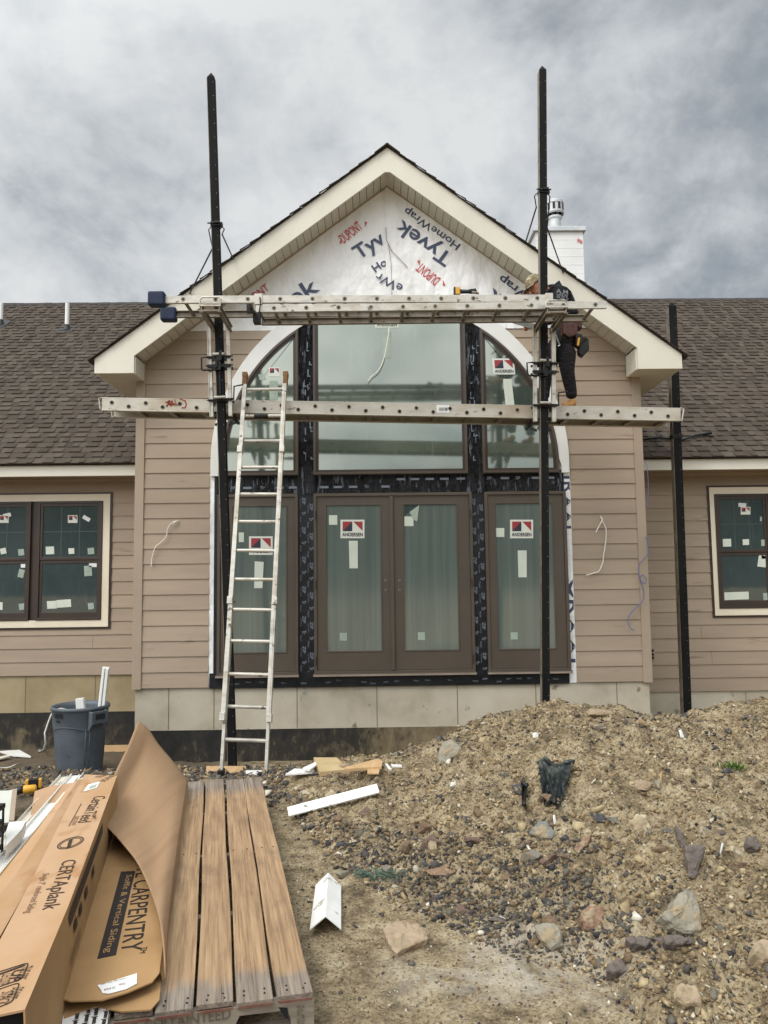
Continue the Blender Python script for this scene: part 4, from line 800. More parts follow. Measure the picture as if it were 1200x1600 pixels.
for k in range(22):
    x = XC-1.9+k*.178+random.uniform(-.02, .02)
    if min(abs(x-(ML0+ML1)/2), abs(x-(MR0+MR1)/2)) < .12: continue
    z = (ZWB+ZTB)/2+random.choice((.03, -.055))
    if random.random() < .5: tp.box(x, x+.10, YB-.0262, YB-.0252, z, z+.026)
    else: text(tp, random.choice(('ZIP', 'Tr', 'ZIP')), (x, YB-.0245, z), (x+.06, YB-.0245, z), .032, NF, .001, .03)
for k in range(30):
    x = XC-1.95+k*.13+random.uniform(-.03, .03); z = Z0+random.uniform(.012, .05)
    if random.random() < .65: text(tp, random.choice(('ZIP', 'Tr', 'Flash')), (x, YB-.028, z), (x+.06, YB-.028, z), .018, NF, .001, .02)
for k in range(46):                              # scuffed print on the wrinkled upper tape
    m0, m1 = (ML0, ML1) if k % 2 else (MR0, MR1); x = random.uniform(m0+.02, m1-.03); z = random.uniform(ZWB+.1, ZCI+1.5)
    w = random.uniform(.004, .014); h = random.uniform(.02, .09); tp.box(x, x+w, YB-.0345, YB-.0325, z, z+h)
    if random.random() < .5: tp.box(x+w, x+w+.02, YB-.0345, YB-.0325, z, z+.012)
tagp(tp.build('tape_print', 'tape_print', house, fix=False), kind='stuff')

# white arched trim
def arc(r, zc, a0, a1, y, n=56): return [(XC+r*math.cos(a0+(a1-a0)*k/n), y, zc+r*math.sin(a0+(a1-a0)*k/n)) for k in range(n+1)]
for sg in (1, -1):
    def leg(r, zc, x0): return [(XC+sg*x0, YB-.045, ZWB), (XC+sg*x0, YB-.045, zc)]+[(XC+sg*(r*math.cos(a)), YB-.045, zc+r*math.sin(a)) for a in [R(74)*k/36 for k in range(1, 37)]]
    o_, i_ = leg(ROUT, ZCO, ROUT), leg(RIN, ZCI, RIN+.025); mb = MB(); n = len(o_); vs = o_+i_+[(x, y+.04, z) for x, y, z in o_+i_]; fs = []
    for k in range(n-1): fs += [(k, k+1, n+k+1, n+k), (2*n+k, 3*n+k, 3*n+k+1, 2*n+k+1), (k, 2*n+k, 2*n+k+1, k+1), (n+k, n+k+1, 3*n+k+1, 3*n+k)]
    fs += [(0, n, 3*n, 2*n), (n-1, 3*n-1, 4*n-1, 2*n-1)]; mb.add(vs, fs); mb.build('arch_trim', 'white_trim', house, bevel=.003)

# upper windows
def shrink(poly, d):                            # inward offset of a loop in the wall plane
    n = len(poly); c = Vector((sum(p[0] for p in poly)/n, 0, sum(p[2] for p in poly)/n)); out = []
    for k in range(n):
        p0, p1, p2 = Vector(poly[k-1]), Vector(poly[k]), Vector(poly[(k+1) % n])
        e1, e2 = (p1-p0), (p2-p1); e1.y = e2.y = 0
        e1.normalize(); e2.normalize(); n1 = Vector((-e1.z, 0, e1.x)); n2 = Vector((-e2.z, 0, e2.x))
        if n1.dot(c-p1) < 0 and n2.dot(c-p1) < 0: n1, n2 = -n1, -n2
        b = n1+n2; b.normalize(); s = d/max(.35, b.dot(n1)); q = p1+b*s; out.append((q.x, p1.y, q.z))
    return out
RW = RIN-.005
def arch_poly(x0, x1, y, n=24):
    x0 = max(x0, XC-RW); x1 = min(x1, XC+RW); pts = [(x0, y, ZWB), (x1, y, ZWB)]
    a1 = math.acos((x1-XC)/RW); a0 = math.acos(max(-1, (x0-XC)/RW))
    for k in range(n+1):
        a = a1+(a0-a1)*k/n; pts.append((XC+RW*math.cos(a), y, ZCI+RW*math.sin(a)))
    return pts
def clean(p):
    o = [p[0]]
    for q in p[1:]:
        if (Vector(q)-Vector(o[-1])).length > .004: o.append(q)
    if (Vector(o[0])-Vector(o[-1])).length < .004: o.pop()
    return o
def upper(x0, x1):
    P = clean(arch_poly(x0, x1, YB-.05)); q = MB(); q.ring(P, shrink(P, .035), (0, .046, 0)); P2 = [(x, YB-.064, z) for x, y, z in shrink(P, .008)]; q.ring(P2, [(x, YB-.064, z) for x, y, z in shrink(P, .026)], (0, .014, 0))
    w = q.build('arched_window', 'bronze', house)
    s = MB(); P3 = [(x, YB-.040, z) for x, y, z in shrink(P, .034)]; s.ring(P3, [(x, YB-.040, z) for x, y, z in shrink(P, .062)], (0, .018, 0)); s.build('sash', 'bronze_dark', w)
    g = MB(); G = [(x, YB-.030, z) for x, y, z in shrink(P, .058)]; g.prism(G, (0, .004, 0)); g.build('pane', 'glass_upper', w); return w
wl = upper(XC-RW, ML0); wc = upper(ML1, MR0); wrt = upper(MR1, XC+RW)
YG = YB-.034
sticker(wc, (598, 518), (611, 518), (611, 559), (598, 559), YG, 'sticker_dull')
st = MB(); st.prism([at(586, 500, YG), at(623, 500, YG), at(623, 512, YG), at(586, 512, YG)], (0, .002, 0)); st.build('sticker', 'sticker', wc)
st = MB(); text(st, 'ANDERSEN', at(589, 510, YG), at(620, 510, YG), .05, NF, .002, .02); st.build('sticker_emblem', 'bin_dark', wc, fix=False)
logo(wl, 420, 574, 437, 588, YG, False); sticker(wl, (403, 585), (412, 584), (416, 593), (406, 594), YG, 'sticker_dull'); sticker(wl, (421, 595), (434, 595), (434, 625), (421, 625), YG, 'sticker_dull')
logo(wrt, 769, 560, 803, 585, YG, True, skew=2); sticker(wrt, (786, 592), (799, 592), (804, 634), (790, 634), YG, 'sticker')

# doors
def door_leaf(par, x0, x1, gx0, gx1, z0, z1, gz0, gz1, y):
    q = MB(); q.ring(rect(x0, x1, z0, z1, y), rect(gx0, gx1, gz0, gz1, y), (0, .03, 0)); q.ring(rect(gx0-.012, gx1+.012, gz0-.012, gz1+.012, y-.006), rect(gx0+.004, gx1-.004, gz0+.004, gz1-.004, y-.006), (0, .02, 0))
    l = q.build('door_leaf', 'bronze', par, bevel=.002)
    g = MB(); g.box(gx0, gx1, y+.008, y+.014, gz0, gz1); g.build('pane', 'glass_door', par); return l
YD = YB-.058
def unit(name, x0, x1):
    q = MB(); q.ring(rect(x0, x1, ZDB, ZDT, YD-.012), rect(x0+.035, x1-.035, ZDB+.04, ZDT-.035, YD-.012), (0, .065, 0)); q.box(x0-.01, x1+.01, YD-.03, YD+.03, ZDB-.02, ZDB+.012)
    p_ = q.build(name, 'bronze', house, bevel=.003); q = MB(); q.box(x0-.008, x1+.008, YD-.042, YD-.031, ZDB-.016, ZDB+.004); q.build('threshold', 'threshold', p_); return p_
gz0, gz1 = bz(1016), bz(789)
# double door
d = unit('double_door', bx(491), bx(739)); xm = bx(612.5)
door_leaf(d, bx(491)+.037, xm-.003, bx(510.5), bx(595.5), ZDB+.042, ZDT-.037, gz0, gz1, YD+.006)
door_leaf(d, xm+.003, bx(739)-.037, bx(631), bx(714.5), ZDB+.042, ZDT-.037, gz0, gz1, YD+.006)
q = MB(); q.box(xm-.022, xm+.022, YD-.022, YD+.004, ZDB+.045, ZDT-.04); q.build('astragal', 'bronze', d, bevel=.004)
q = MB()
for px in (602.5, 624):
    for py in (907, 922): q.disc(at(px, py, YD+.002), .014)
q.build('lock_hole', 'steel', d); q = MB()
for px in (602.5, 624):
    for py in (907, 922): q.disc(at(px, py, YD-.003), .009)
q.build('lock_hole', 'hole', d)
for sx in (bx(494), bx(735.5)):
    for py in (805, 912, 1030):
        q = MB(); z = bz(py); q.tube([(sx, YD-.018, z-.05), (sx, YD-.018, z+.05)], .009, 8); q.build('hinge', 'bronze_dark', d)
sl = unit('side_door', bx(341), bx(466.5)); door_leaf(sl, bx(341)+.037, bx(466.5)-.037, bx(364), bx(448), ZDB+.042, ZDT-.037, gz0, gz1, YD+.006)
sr_ = unit('side_door', bx(758.5), bx(886)); door_leaf(sr_, bx(758.5)+.037, bx(886)-.037, bx(775), bx(864), ZDB+.042, ZDT-.037, gz0, gz1, YD+.006)
YS = YD+.012
logo(d, 532, 812, 569.5, 841, YS); logo(sr_, 797, 812, 833, 841, YS); logo(sl, 389, 838, 426, 867, YS)
for par, q4 in ((d, ((545, 845), (559, 845), (559, 888), (546, 888))), (d, ((514, 805), (527, 805), (527, 820), (514, 820))), (d, ((632, 807), (646, 807), (646, 822), (632, 822))),
                (d, ((531, 989), (542, 989), (542, 1001), (531, 1001))), (d, ((653, 988), (664, 988), (664, 1000), (653, 1000))),
                (sr_, ((809, 860), (823, 860), (823, 902), (810, 902))), (sr_, ((774, 825), (788, 825), (788, 839), (774, 839))), (sr_, ((798, 988), (809, 988), (809, 999), (798, 999))),
                (sl, ((398, 877), (412, 878), (410, 919), (397, 919))), (sl, ((373, 832), (381, 832), (381, 847), (373, 847)))):
    small = q4[2][1] > 980
    sticker(par, *q4, YS, 'sticker_dull' if small else 'sticker')
q = MB(); q.prism([at(655, 789, YS), at(632, 806, YS), at(632, 789, YS)], (0, .002, 0)); q.build('peeled_film', 'glass_wing', d)
q = MB(); q.prism([at(655, 789, YS-.003), at(652, 815, YS-.006), at(646, 812, YS-.006), at(640, 800, YS-.003)], (0, .001, 0)); q.build('peeled_film', 'sticker_dull', d)

# ---- front gable roof: fascia with boxed returns, soffit, shingles
YF = 8.6
zA = at(605, 230.5, YF).z; m2 = MS
XE0, XE1 = XC-3.36, XC+3.36
def zt(x): return zA-m2*abs(x-XC)
FV = .30                                        # height of the rake board measured plumb
zbot = at(180, 583, YF).z; XI0, XI1 = at(209, 583, YF).x, at(997, 578, YF).x
zlow = lambda x: zt(x)-FV
poly = [(XC, YF, zA), (XE1, YF, zt(XE1)), (XE1, YF, zbot), (XI1, YF, zbot), (XI1, YF, zlow(XI1)+.0), (XC+.03, YF, zlow(XC)-.0), (XC-.03, YF, zlow(XC)), (XI0, YF, zlow(XI0)), (XI0, YF, zbot), (XE0, YF, zbot), (XE0, YF, zt(XE0))]
def concave(mb, poly, vec):                      # triangulated sweep for outlines that are not convex
    bm = bmesh.new(); vs = [bm.verts.new(p) for p in poly]; es = [bm.edges.new((vs[i], vs[(i+1) % len(vs)])) for i in range(len(vs))]
    bmesh.ops.triangle_fill(bm, edges=es, use_beauty=True); bm.verts.index_update(); fs = [tuple(v.index for v in f.verts) for f in bm.faces]
    co = [v.co.copy() for v in bm.verts]; bm.free(); n = len(poly); vec = Vector(vec)
    P = [Vector(p) for p in poly]
    mb.add(co+[c+vec for c in co], fs+[tuple(i+n for i in f) for f in fs]+[(i, (i+1) % n, (i+1) % n+n, i+n) for i in range(n)]); return mb
mb = MB(); concave(mb, poly, (0, .028, 0))
mb.build('rake_fascia', 'cream_trim', house)
for s, xe, xi, xw in ((-1, XE0, XI0, XL), (1, XE1, XI1, XR)):
    mb = MB(); b = min(xe, xi), max(xe, xi)
    mb.box(xi-.012 if s > 0 else xi-.016, xi+.016 if s > 0 else xi+.012, YF+.029, YB-.03, zbot, zlow(xi)); mb.build('return_box', 'cream_trim', house)
    mb = MB(); mb.box(*sorted((xe+.0, xe-s*.025)), YF+.03, 12.2, zbot, zt(xe)); mb.build('eave_fascia', 'cream_trim', house)
    mb = MB(); c0, c1 = sorted((xe-s*.026, xi)); mb.box(c0, c1, YF+.03, YB, zbot+.004, zbot+.016); c0, c1 = sorted((xe-s*.026, xw-s*.0)); mb.box(c0, c1, YB+.001, 12.2, zbot+.004, zbot+.016); mb.build('soffit', 'soffit', house)
# sloping soffit boards with V joints
zs0 = zlow(XC)+.03
for s in (-1, 1):
    mb = MB(); gr = MB(); L = abs((XI0 if s < 0 else XI1)-XC); step = .083; x = 0.; k = 0
    while x < L:
        a, b = XC+s*x, XC+s*min(L, x+step-.006); za, zb_ = zs0-MS*x, zs0-MS*min(L, x+step-.006)
        mb.prism([(a, YF+.03, za), (b, YF+.03, zb_), (b, YF+.03, zb_+.01), (a, YF+.03, za+.01)], (0, YB-YF-.03, 0))
        if k % 2 == 0: gr.disc((b, YB-.075, zb_-.001), .006, (s*-.6, 0, -.8), 6, .002)
        x += step; k += 1
    mb.build('soffit', 'soffit', house); gr.build('soffit_nail', 'hole', house)
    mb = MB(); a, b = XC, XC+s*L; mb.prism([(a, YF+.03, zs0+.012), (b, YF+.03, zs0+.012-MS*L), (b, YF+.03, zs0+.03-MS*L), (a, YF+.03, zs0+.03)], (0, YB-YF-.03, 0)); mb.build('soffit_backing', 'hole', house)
# roof deck + shingles of the gable
def shingle_rows(mb, p0, along, up, nrm, length, run, expo=.143, skip=None):
    """courses of laminated tabs; p0 = lower corner"""
    along, up, nrm = Vector(along).normalized(), Vector(up).normalized(), Vector(nrm).normalized(); r = 0; s = 0.; hi_ = True
    while s < run:
        x = -random.uniform(0, .3); e = min(expo, run-s)
        while x < length:
            w = random.uniform(.06, .17); x0, x1 = max(0, x), min(length, x+w); hi_ = not hi_; th = .015 if hi_ else .003; tone = min(1, max(0, random.gauss(.5, .26)))
            if x1 > x0+.01:
                b = Vector(p0)+up*s
                if not (skip and skip(b+along*(x0+x1)/2)):
                    a0, a1 = b+along*x0, b+along*x1
                    drop = .0 if th < .01 else 0.
                    mb.add([a0+nrm*(.006+th)-up*.004, a1+nrm*(.006+th)-up*.004, a1+up*e+nrm*.004, a0+up*e+nrm*.004, a0-nrm*.002-up*.004, a1-nrm*.002-up*.004], [(0, 1, 2, 3), (4, 5, 1, 0)], tone)
            x += w
        s += e; r += 1
L = math.hypot(1, MS); YRB = 14.3
for s in (-1, 1):
    xe = XC+s*3.42; mb = MB()
    mb.prism([(XC, YF-.02, zA+.002), (xe, YF-.02, zt(xe)+.002), (xe, YF-.02, zt(xe)+.012), (XC, YF-.02, zA+.012)], (0, YRB-YF, 0)); mb.build('roof_deck', 'shingle_dark', house)
    mb = MB(); run = 3.42*L; up = Vector((-s, 0, MS)); p0 = Vector((xe, YF-.03, zt(xe)+.013))
    shingle_rows(mb, p0, (0, 1, 0), up, (s*MS, 0, 1), YRB-YF, run)
    # ragged butt ends that show as little steps along the rake
    k = 0; d = 0
    while d < run-.1:
        w = .143; a = p0+up.normalized()*d; th = .001+.007*(k % 3 == 0)
        mb.prism([a, a+up.normalized()*w, a+up.normalized()*w+Vector((s*MS, 0, 1)).normalized()*.002, a+Vector((s*MS, 0, 1)).normalized()*(.008+th)], (0, -.008*(k % 3), 0) if k % 3 else (0, -.012, 0), .1); d += w; k += 1
    mb.build('shingles', 'shingle', house, fix=False)
mb = MB(); 
y = YF-.05
while y < 13.2:
    mb.prism([(XC-.15, y, zA-.095), (XC, y, zA+.022), (XC+.15, y, zA-.095), (XC+.15, y, zA-.083), (XC, y, zA+.034), (XC-.15, y, zA-.083)], (0, .16, .0)); y += .143
mb.build('ridge_cap', 'shingle_dark', house)

# main roof
YR = 15.; ZR = at(600, 471, YR).z; ZE = ZE1+.015; mm = (ZR-ZE)/(YR-YE+.06); LL = math.hypot(1, mm)
def zmain(y): return ZE+mm*(y-(YE-.06))
for x0, x1 in ((-9.5, XL-.001), (XR+.001, 9.5)):
    mb = MB(); mb.prism([(x0, YE-.05, ZE-.012), (x0, YR, ZR-.022), (x0, YR, ZR-.006), (x0, YE-.05, ZE+.004)], (x1-x0, 0, 0)); mb.build('roof_deck', 'shingle_dark', house)
    mb = MB()
    sk = (lambda p: p.z < zt(max(min(p.x, XE1), XE0))-.03 and XE0-.02 < p.x < XE1+.02 and p.y > YE+.9)
    shingle_rows(mb, (x0, YE-.06, ZE+.002), (1, 0, 0), (0, 1, mm), (0, -mm, 1), x1-x0, (YR-YE+.06)*LL, skip=None); mb.build('shingles', 'shingle', house, fix=False)
mb = MB(); mb.prism([(XL, 11.5, zmain(11.5)-.02), (XL, YR, ZR-.022), (XL, YR, ZR-.006), (XL, 11.5, zmain(11.5)-.004)], (XR-XL, 0, 0)); mb.build('roof_deck', 'shingle_dark', house)
mb = MB(); x = -9.5
while x < 9.5:
    t = random.uniform(0, .006); mb.prism([(x, YR-.14, ZR-.14*mm+.012+t), (x, YR, ZR+.018+t), (x, YR+.14, ZR-.14*mm+.012+t), (x, YR+.14, ZR-.14*mm+t), (x, YR, ZR+t), (x, YR-.14, ZR-.14*mm+t)], (.15, 0, 0)); x += .143
mb.build('ridge_cap', 'shingle_dark', house)
mb = MB(); mb.prism([(-9.5, YR+.01, ZR-.02), (9.5, YR+.01, ZR-.02), (9.5, YR+4.9, ZE), (-9.5, YR+4.9, ZE)], (0, 0, -.02)); mb.build('rear_roof', 'shingle_dark', house)
# vent pipes with flashings
for px, pt, pb in ((104.5, 474, 517), (1, 474, 509)):
    y = 13.9
    for _ in range(30):
        p = at(px, pb, y); y += (p.z-zmain(p.y))*-.5*-1*(.3) if False else 0
    ys = np.linspace(11, 14.9, 200); y = min(ys, key=lambda v: abs(at(px, pb-2, v).z-zmain(v)))
    b = at(px, pb-2, y); t = at(px+1, pt, y)
    q = MB(); q.tube([(b.x, y, b.z-.1), (b.x, y, t.z)], .038, 14); vp = q.build('vent_pipe', 'white_trim', house, smooth=False)
    q = MB(); q.prism([(b.x-.14, y-.14, b.z-.14*mm+.025), (b.x+.14, y-.14, b.z-.14*mm+.025), (b.x+.14, y+.12, b.z+.12*mm+.025), (b.x-.14, y+.12, b.z+.12*mm+.025)], (0, 0, -.015)); q.lathe([(.075, -.02), (.045, .07), (.045, .09)], (b.x, y, b.z), 16); q.build('pipe_flashing', 'cable_black', vp)
# chimney wrapped in house wrap, metal top and flue
YC = 12.9; c0, c1 = at(838, 400, YC).x, at(912, 400, YC).x; ct = at(880, 362, YC).z
q = MB(); q.box(c0, c1, YC, YC+.95, 4.4, ct)
for k in range(9): q.box(c0-.002, c1+.002, YC-.0025, YC+.9525, ct-.15*(k+1), ct-.15*(k+1)+.006)
ch = q.build('chimney', 'chimney_wrap', house)
q = MB(); q.box(c0-.045, c1+.045, YC-.05, YC+1.0, ct+.002, ct+.075); q.box(c0-.02, c1+.02, YC-.02, YC+.97, ct+.076, ct+.095); q.build('chimney_cap', 'galv', ch, bevel=.004)
fy = YC+.35; fx = at(867, 340, fy).x; ft = at(864, 314, fy).z
q = MB(); q.tube([(fx, fy, ct+.08), (fx, fy, ft-.30)], .10, 20); q.lathe([(.10, 0), (.125, .02), (.125, .05)], (fx, fy, ft-.36), 24)
q.lathe([(.155, 0), (.155, .24), (.15, .25), (0, .27)], (fx, fy, ft-.27), 24); q.lathe([(.165, .02), (.165, .05)], (fx, fy, ft-.27), 24); q.lathe([(.165, .19), (.165, .22)], (fx, fy, ft-.27), 24); q.build('flue', 'galv', ch, smooth=False)
q = MB()
for k in range(10):
    a = 2*math.pi*k/10; q.obox((fx+.156*math.cos(a), fy+.156*math.sin(a), ft-.15), ((-math.sin(a), math.cos(a), 0), (math.cos(a), math.sin(a), 0), (0, 0, 1)), (.022, .003, .06))
q.build('flue_slot', 'bin_dark', ch)
q = MB(); text(q, 'ek', at(911, 378, YC-.01), at(903, 371, YC-.01), .07, NF, .003, .02); q.build('wrap_lettering', 'wrap_red', ch, fix=False)
# pale flashing where gable and right wing meet is left as shingles

# ================================================================ SCAFFOLD
YP = 7.6
def pole(top, bot, y0, y1, label, jack_y=None, w=.076):
    t, b = at(*top, y0), at(*bot, y1); b = Vector((b.x, b.y, min(b.z, gz(b.x, b.y)+.02)-.03)); d = (t-b).normalized()
    o = thing('scaffold_pole', (b.x, b.y, b.z), label, 'scaffold pole', 'black scaffold poles')
    side = d.cross(UY).normalized()*-1 if d.cross(UY).x < 0 else d.cross(UY).normalized()
    q = MB(); q.beam(b, t-d*.05, w, w, UY); a = [t-d*.05+side*i*w/2+UY*j*w/2 for i, j in ((-1, -1), (1, -1), (1, 1), (-1, 1))]
    q.add(a+[t+d*.02], [(0, 1, 4), (1, 2, 4), (2, 3, 4), (3, 0, 4)]); q.build('post', 'pole_rubber', o, bevel=.004)
    q = MB(); q.beam(b-side*(w/2+.0025), t-d*.06-side*(w/2+.0025), .005, w*.9, UY); q.build('metal_edge', 'alu_dull_or_shaded', o)
    q = MB(); L = (t-b).length; k = .12
    while k < L-.1:
        q.disc(b+d*k-UY*(w/2+.001)+side*.024, .004, (0, -1, 0), 6, .0015); k += .15
    q.build('rivet', 'alu_dull_or_shaded', o)
    return o, b, t, d, side
pl1, b1, t1, d1, s1_ = pole((330, 116), (364, 1207), YP, YP, 'left tall black pole rising in front of the gable, standing behind the ladder foot')
pl2, b2, t2, d2, s2_ = pole((847, 105), (851, 1108), YP, YP, 'tall black pole the worker stands behind, rising past the white chimney')
pl3, b3, t3, d3, s3_ = pole((1048.5, 474), (1072, 1118), 9.45, 9.45, 'short black pole by the right wing wall, reaching only to the main roof ridge', w=.10)
def along(b, t, z): k = (z-b.z)/(t.z-b.z); return b+(t-b)*k
def zof(py, px, y=YP): return at(px, py, y).z
def bracket(pole_o, b, t, side, z, ends, w=.076):
    c = along(b, t, z); q = MB(); q.obox(c, (side, UY, UZ), (w/2+.009, w/2+.009, .022)); q.obox(c-UY*.06+side*.02+UZ*.008, (side, UY, UZ), (.028, .010, .010)); q.tube([c-UY*.055-side*.075, c-UY*.055+side*.075], .007, 8)
    q.obox(c+side*.06, (side, UY, UZ), (.009, .022, .020)); q.build('brace_collar', 'black_steel', pole_o)
    for e, off, st in ends:
        q = MB(); s = c+side*off*.8+UY*.03; m = Vector(st); q.tube([s, s+side*off*.35-UZ*.03, m], .006, 6); q.tube([m, e], .0080, 6); q.tube([e-UX*.03, e+UX*.03], .011, 6); q.build('brace_rod', 'black_steel', pole_o)
def roofpt(px, y):                               # point on the gable roof surface at photo column px
    x = at(px, 400, y).x; return Vector((x, y, zt(x)+.04))
bracket(pl1, b1, t1, s1_, zof(352, 338), [(roofpt(283, 9.0), -.07, at(332, 388, 7.75)), (roofpt(370, 8.9), .07, at(347, 366, 7.75))])
bracket(pl2, b2, t2, s2_, zof(300, 848), [(roofpt(816, 8.9), -.07, at(838, 324, 7.75)), (roofpt(888, 9.0), .07, at(855, 356, 7.75))])
def wroof(px, y): x = at(px, 690, y).x; return Vector((x, y, zmain(y)+.03))
bracket(pl3, b3, t3, s3_, at(1062, 683, 9.45).z, [(wroof(1024, 10.35), -.05, at(1054, 684, 9.55)), (wroof(1112, 10.4), .05, at(1076, 684, 9.55))], w=.10)
cab = MB(); cab.tube([wroof(1004, 10.33), wroof(1030, 10.36)+UZ*.02, wroof(1060, 10.28)+UZ*.01, wroof(1085, 10.38)+UZ*.02, wroof(1112, 10.42)+UZ*.03], [.012, .014, .01, .014, .02], 8)
tagp(cab.build('cable', 'cable_black', smooth=True), 'black cable lying across the shingles above the right eave', 'cable')

# pump jacks: an aluminium upright frame on each pole, carrying the plank inside and the bench outside
def jack(b, t, side, zt_, zb_, label, cr):
    c0, c1 = along(b, t, zb_), along(b, t, zt_); d = (t-b).normalized()
    o = thing('pump_jack', (c0.x, c0.y, c0.z), label, 'pump jack', 'pump jacks on the two front poles')
    for s, dz in ((-1, 0.), (1, .0)):
        q = MB(); x = side*s*.093; q.beam(c0+x-UY*.02, c1+x-UY*.02, .036, .05, UY); q.beam(c0+x*1.18-UY*.048, c1+x*1.18-UY*.048, .008, .012, UY); q.build('upright', 'alu', o, bevel=.003)
    def collar(z, bolt=True, thick=.022):
        p = along(b, t, z); q = MB()
        for sy in (-1, 1): q.beam(p-side*.118+UY*sy*.060, p+side*.118+UY*sy*.060, thick*.8, thick*.9, UZ)
        for sx in (-1, 1): q.beam(p+side*sx*.06-UY*.07, p+side*sx*.06+UY*.07, .02, .02, UZ)
        q.tube([p-side*.13-UY*.068, p+side*.14-UY*.068], .007, 8); q.build('clamp', 'black_steel', o)
        if bolt: q = MB(); q.tube([p-side*.055-UY*.088+UZ*.02, p+side*.055-UY*.088+UZ*.02], .014, 10); q.build('roller', 'alu', o)
    h = c1.z-c0.z
    collar(c0.z+h*.59); collar(c0.z+h*.50, False, .032); collar(c0.z+h*.16)
    p = along(b, t, c0.z+h*.545)
    q = MB(); q.obox(p-UY*.06, (side, UY, UZ), (.022, .022, .09)); q.obox(p-UY*.085+side*.02+UZ*.05, (side, UY, UZ), (.014, .02, .05)); q.obox(p-UY*.085-side*.02-UZ*.03, (side, UY, UZ), (.01, .02, .04)); q.build('pump_arm', 'black_steel', o)
    for k, (cz, sx) in enumerate(((c0.z+h*.46, -1), (c0.z+h*.17, 1))):
        p = along(b, t, cz)+side*sx*.10-UY*.06; q = MB()
        if sx > 0: q.tube([p-side*.05, p+side*.035, p+side*.038+UZ*.12, p+side*.13+UZ*.135], .0085, 8)
        else: q.tube([p+side*.08, p-side*.06, p-side*.075+UZ*.01, p-side*.078+UZ*.13, p-side*.02+UZ*.135], .0085, 8)
        q.build('crank_handle', 'black_steel', o)
    q = MB()                                        # chain on the face of the pole
    for k in range(16): z = c0.z+h*(.18+.02*k); p = along(b, t, z)-UY*.047; q.obox(p, (side, UY, UZ), (.008 if k % 2 else .004, .003, .011))
    q.build('chain', 'black_steel', o)
    return o
zjt, zjb = zof(497, 345), zof(652, 348)
j1 = jack(b1, t1, s1_, zjt, zjb, 'left pump jack clamped to the left black pole beside the arched trim', -1)
zjt2, zjb2 = zof(508, 848), zof(660, 848)
j2 = jack(b2, t2, s2_, zjt2, zjb2, 'right pump jack clamped to the pole in front of the worker', 1)

# lower plank: two edge rails, deck between, running behind the poles
YPL = 7.72; PWD = .36
A, B = at(160, 621, YPL), at(1063, 637.5, YPL); dP = (B-A).normalized(); up = dP.cross(UY)*-1
if up.z < 0: up = -up
hP = (A-at(160, 642, YPL)).length*.98
pk = thing('scaffold_plank', ((A.x+B.x)/2, YPL, (A.z+B.z)/2-hP), 'long aluminium scaffold plank the worker stands on, lower of the two spans', 'scaffold plank')
for yy in (0, PWD):
    q = MB(); p, r_ = A+UY*yy-up*hP/2, B+UY*yy-up*hP/2; q.beam(p, r_, .012, hP, up)
    for s in (1, -1): q.beam(p+up*s*(hP/2-.006)+UY*(.018 if yy == 0 else -.018), r_+up*s*(hP/2-.006)+UY*(.018 if yy == 0 else -.018), .05, .010, up)
    q.build('side_rail', 'alu_plank', pk, bevel=.002)
q = MB(); q.beam(A+UY*PWD/2-up*.022, B+UY*PWD/2-up*.022, PWD-.03, .016, up); q.build('deck', 'alu_dull_or_shaded', pk)
L = (B-A).length
for k in range(1, int(L/.34)+1):
    q = MB(); c = A+dP*(k*.34)+UY*PWD/2-up*(hP-.02); q.beam(c-UY*(PWD/2-.02), c+UY*(PWD/2-.02), .05, .03, up); q.build('cross_brace', 'alu_dull_or_shaded', pk)
q, q2 = MB(), MB()
k = .10; i = 0
while k < L-.05:
    c = A+dP*k-up*(hP*(.38 if i % 2 == 0 else .66))-UY*.0068; q.disc(c, .015, (0, -1, 0), 14, .002); q2.tube([c-UY*.004, c+UY*.002], .021, 14); k += .172; i += 1
q2.build('hole_rim', 'alu_dull_or_shaded', pk); q3 = MB()
k = .10; i = 0
while k < L-.05:
    c = A+dP*k-up*(hP*(.38 if i % 2 == 0 else .66))-UY*.0115; q3.disc(c, .0145, (0, -1, 0), 14, .001); k += .172; i += 1
q3.build('rivet_hole', 'hole', pk)
for e, s in ((A, -1), (B, 1)):
    q = MB(); q.tube([e+dP*s*.0, e+dP*s*.035-up*.01, e+dP*s*.015-up*hP*.95, e-dP*s*.02-up*hP*.95], .007, 6); q.tube([e+UY*PWD, e+UY*PWD+dP*s*.035-up*.01, e+UY*PWD+dP*s*.015-up*hP*.95], .007, 6); q.tube([e+dP*s*.035-up*.01, e+UY*PWD+dP*s*.035-up*.01], .007, 6); q.build('end_hook', 'alu', pk)
q = MB(); c0, c1 = at(682, 633, YPL), at(702, 645, YPL)
q.box(c0.x, c1.x, YPL-.010, YPL-.0075, c1.z, c0.z); stk = q.build('price_sticker', 'paper', pk); q = MB()
for k in range(14): x = c0.x+.025+k*.0065; q.box(x, x+random.choice((.002, .004)), YPL-.012, YPL-.0105, c1.z+.018, c0.z-.028)
q.build('barcode', 'ink_black', stk)
q = MB()
for s in range(3):
    q.tube([at(258+22*random.random(), 622+14*random.random(), YPL-.009) for _ in range(6)], .0045, 4)
q.tube([at(x, y, YPL-.009) for x, y in ((281, 623), (289, 626), (291, 632), (289, 637), (284, 637))], .0055, 4); q.build('paint_scrawl', 'rope_red', pk)
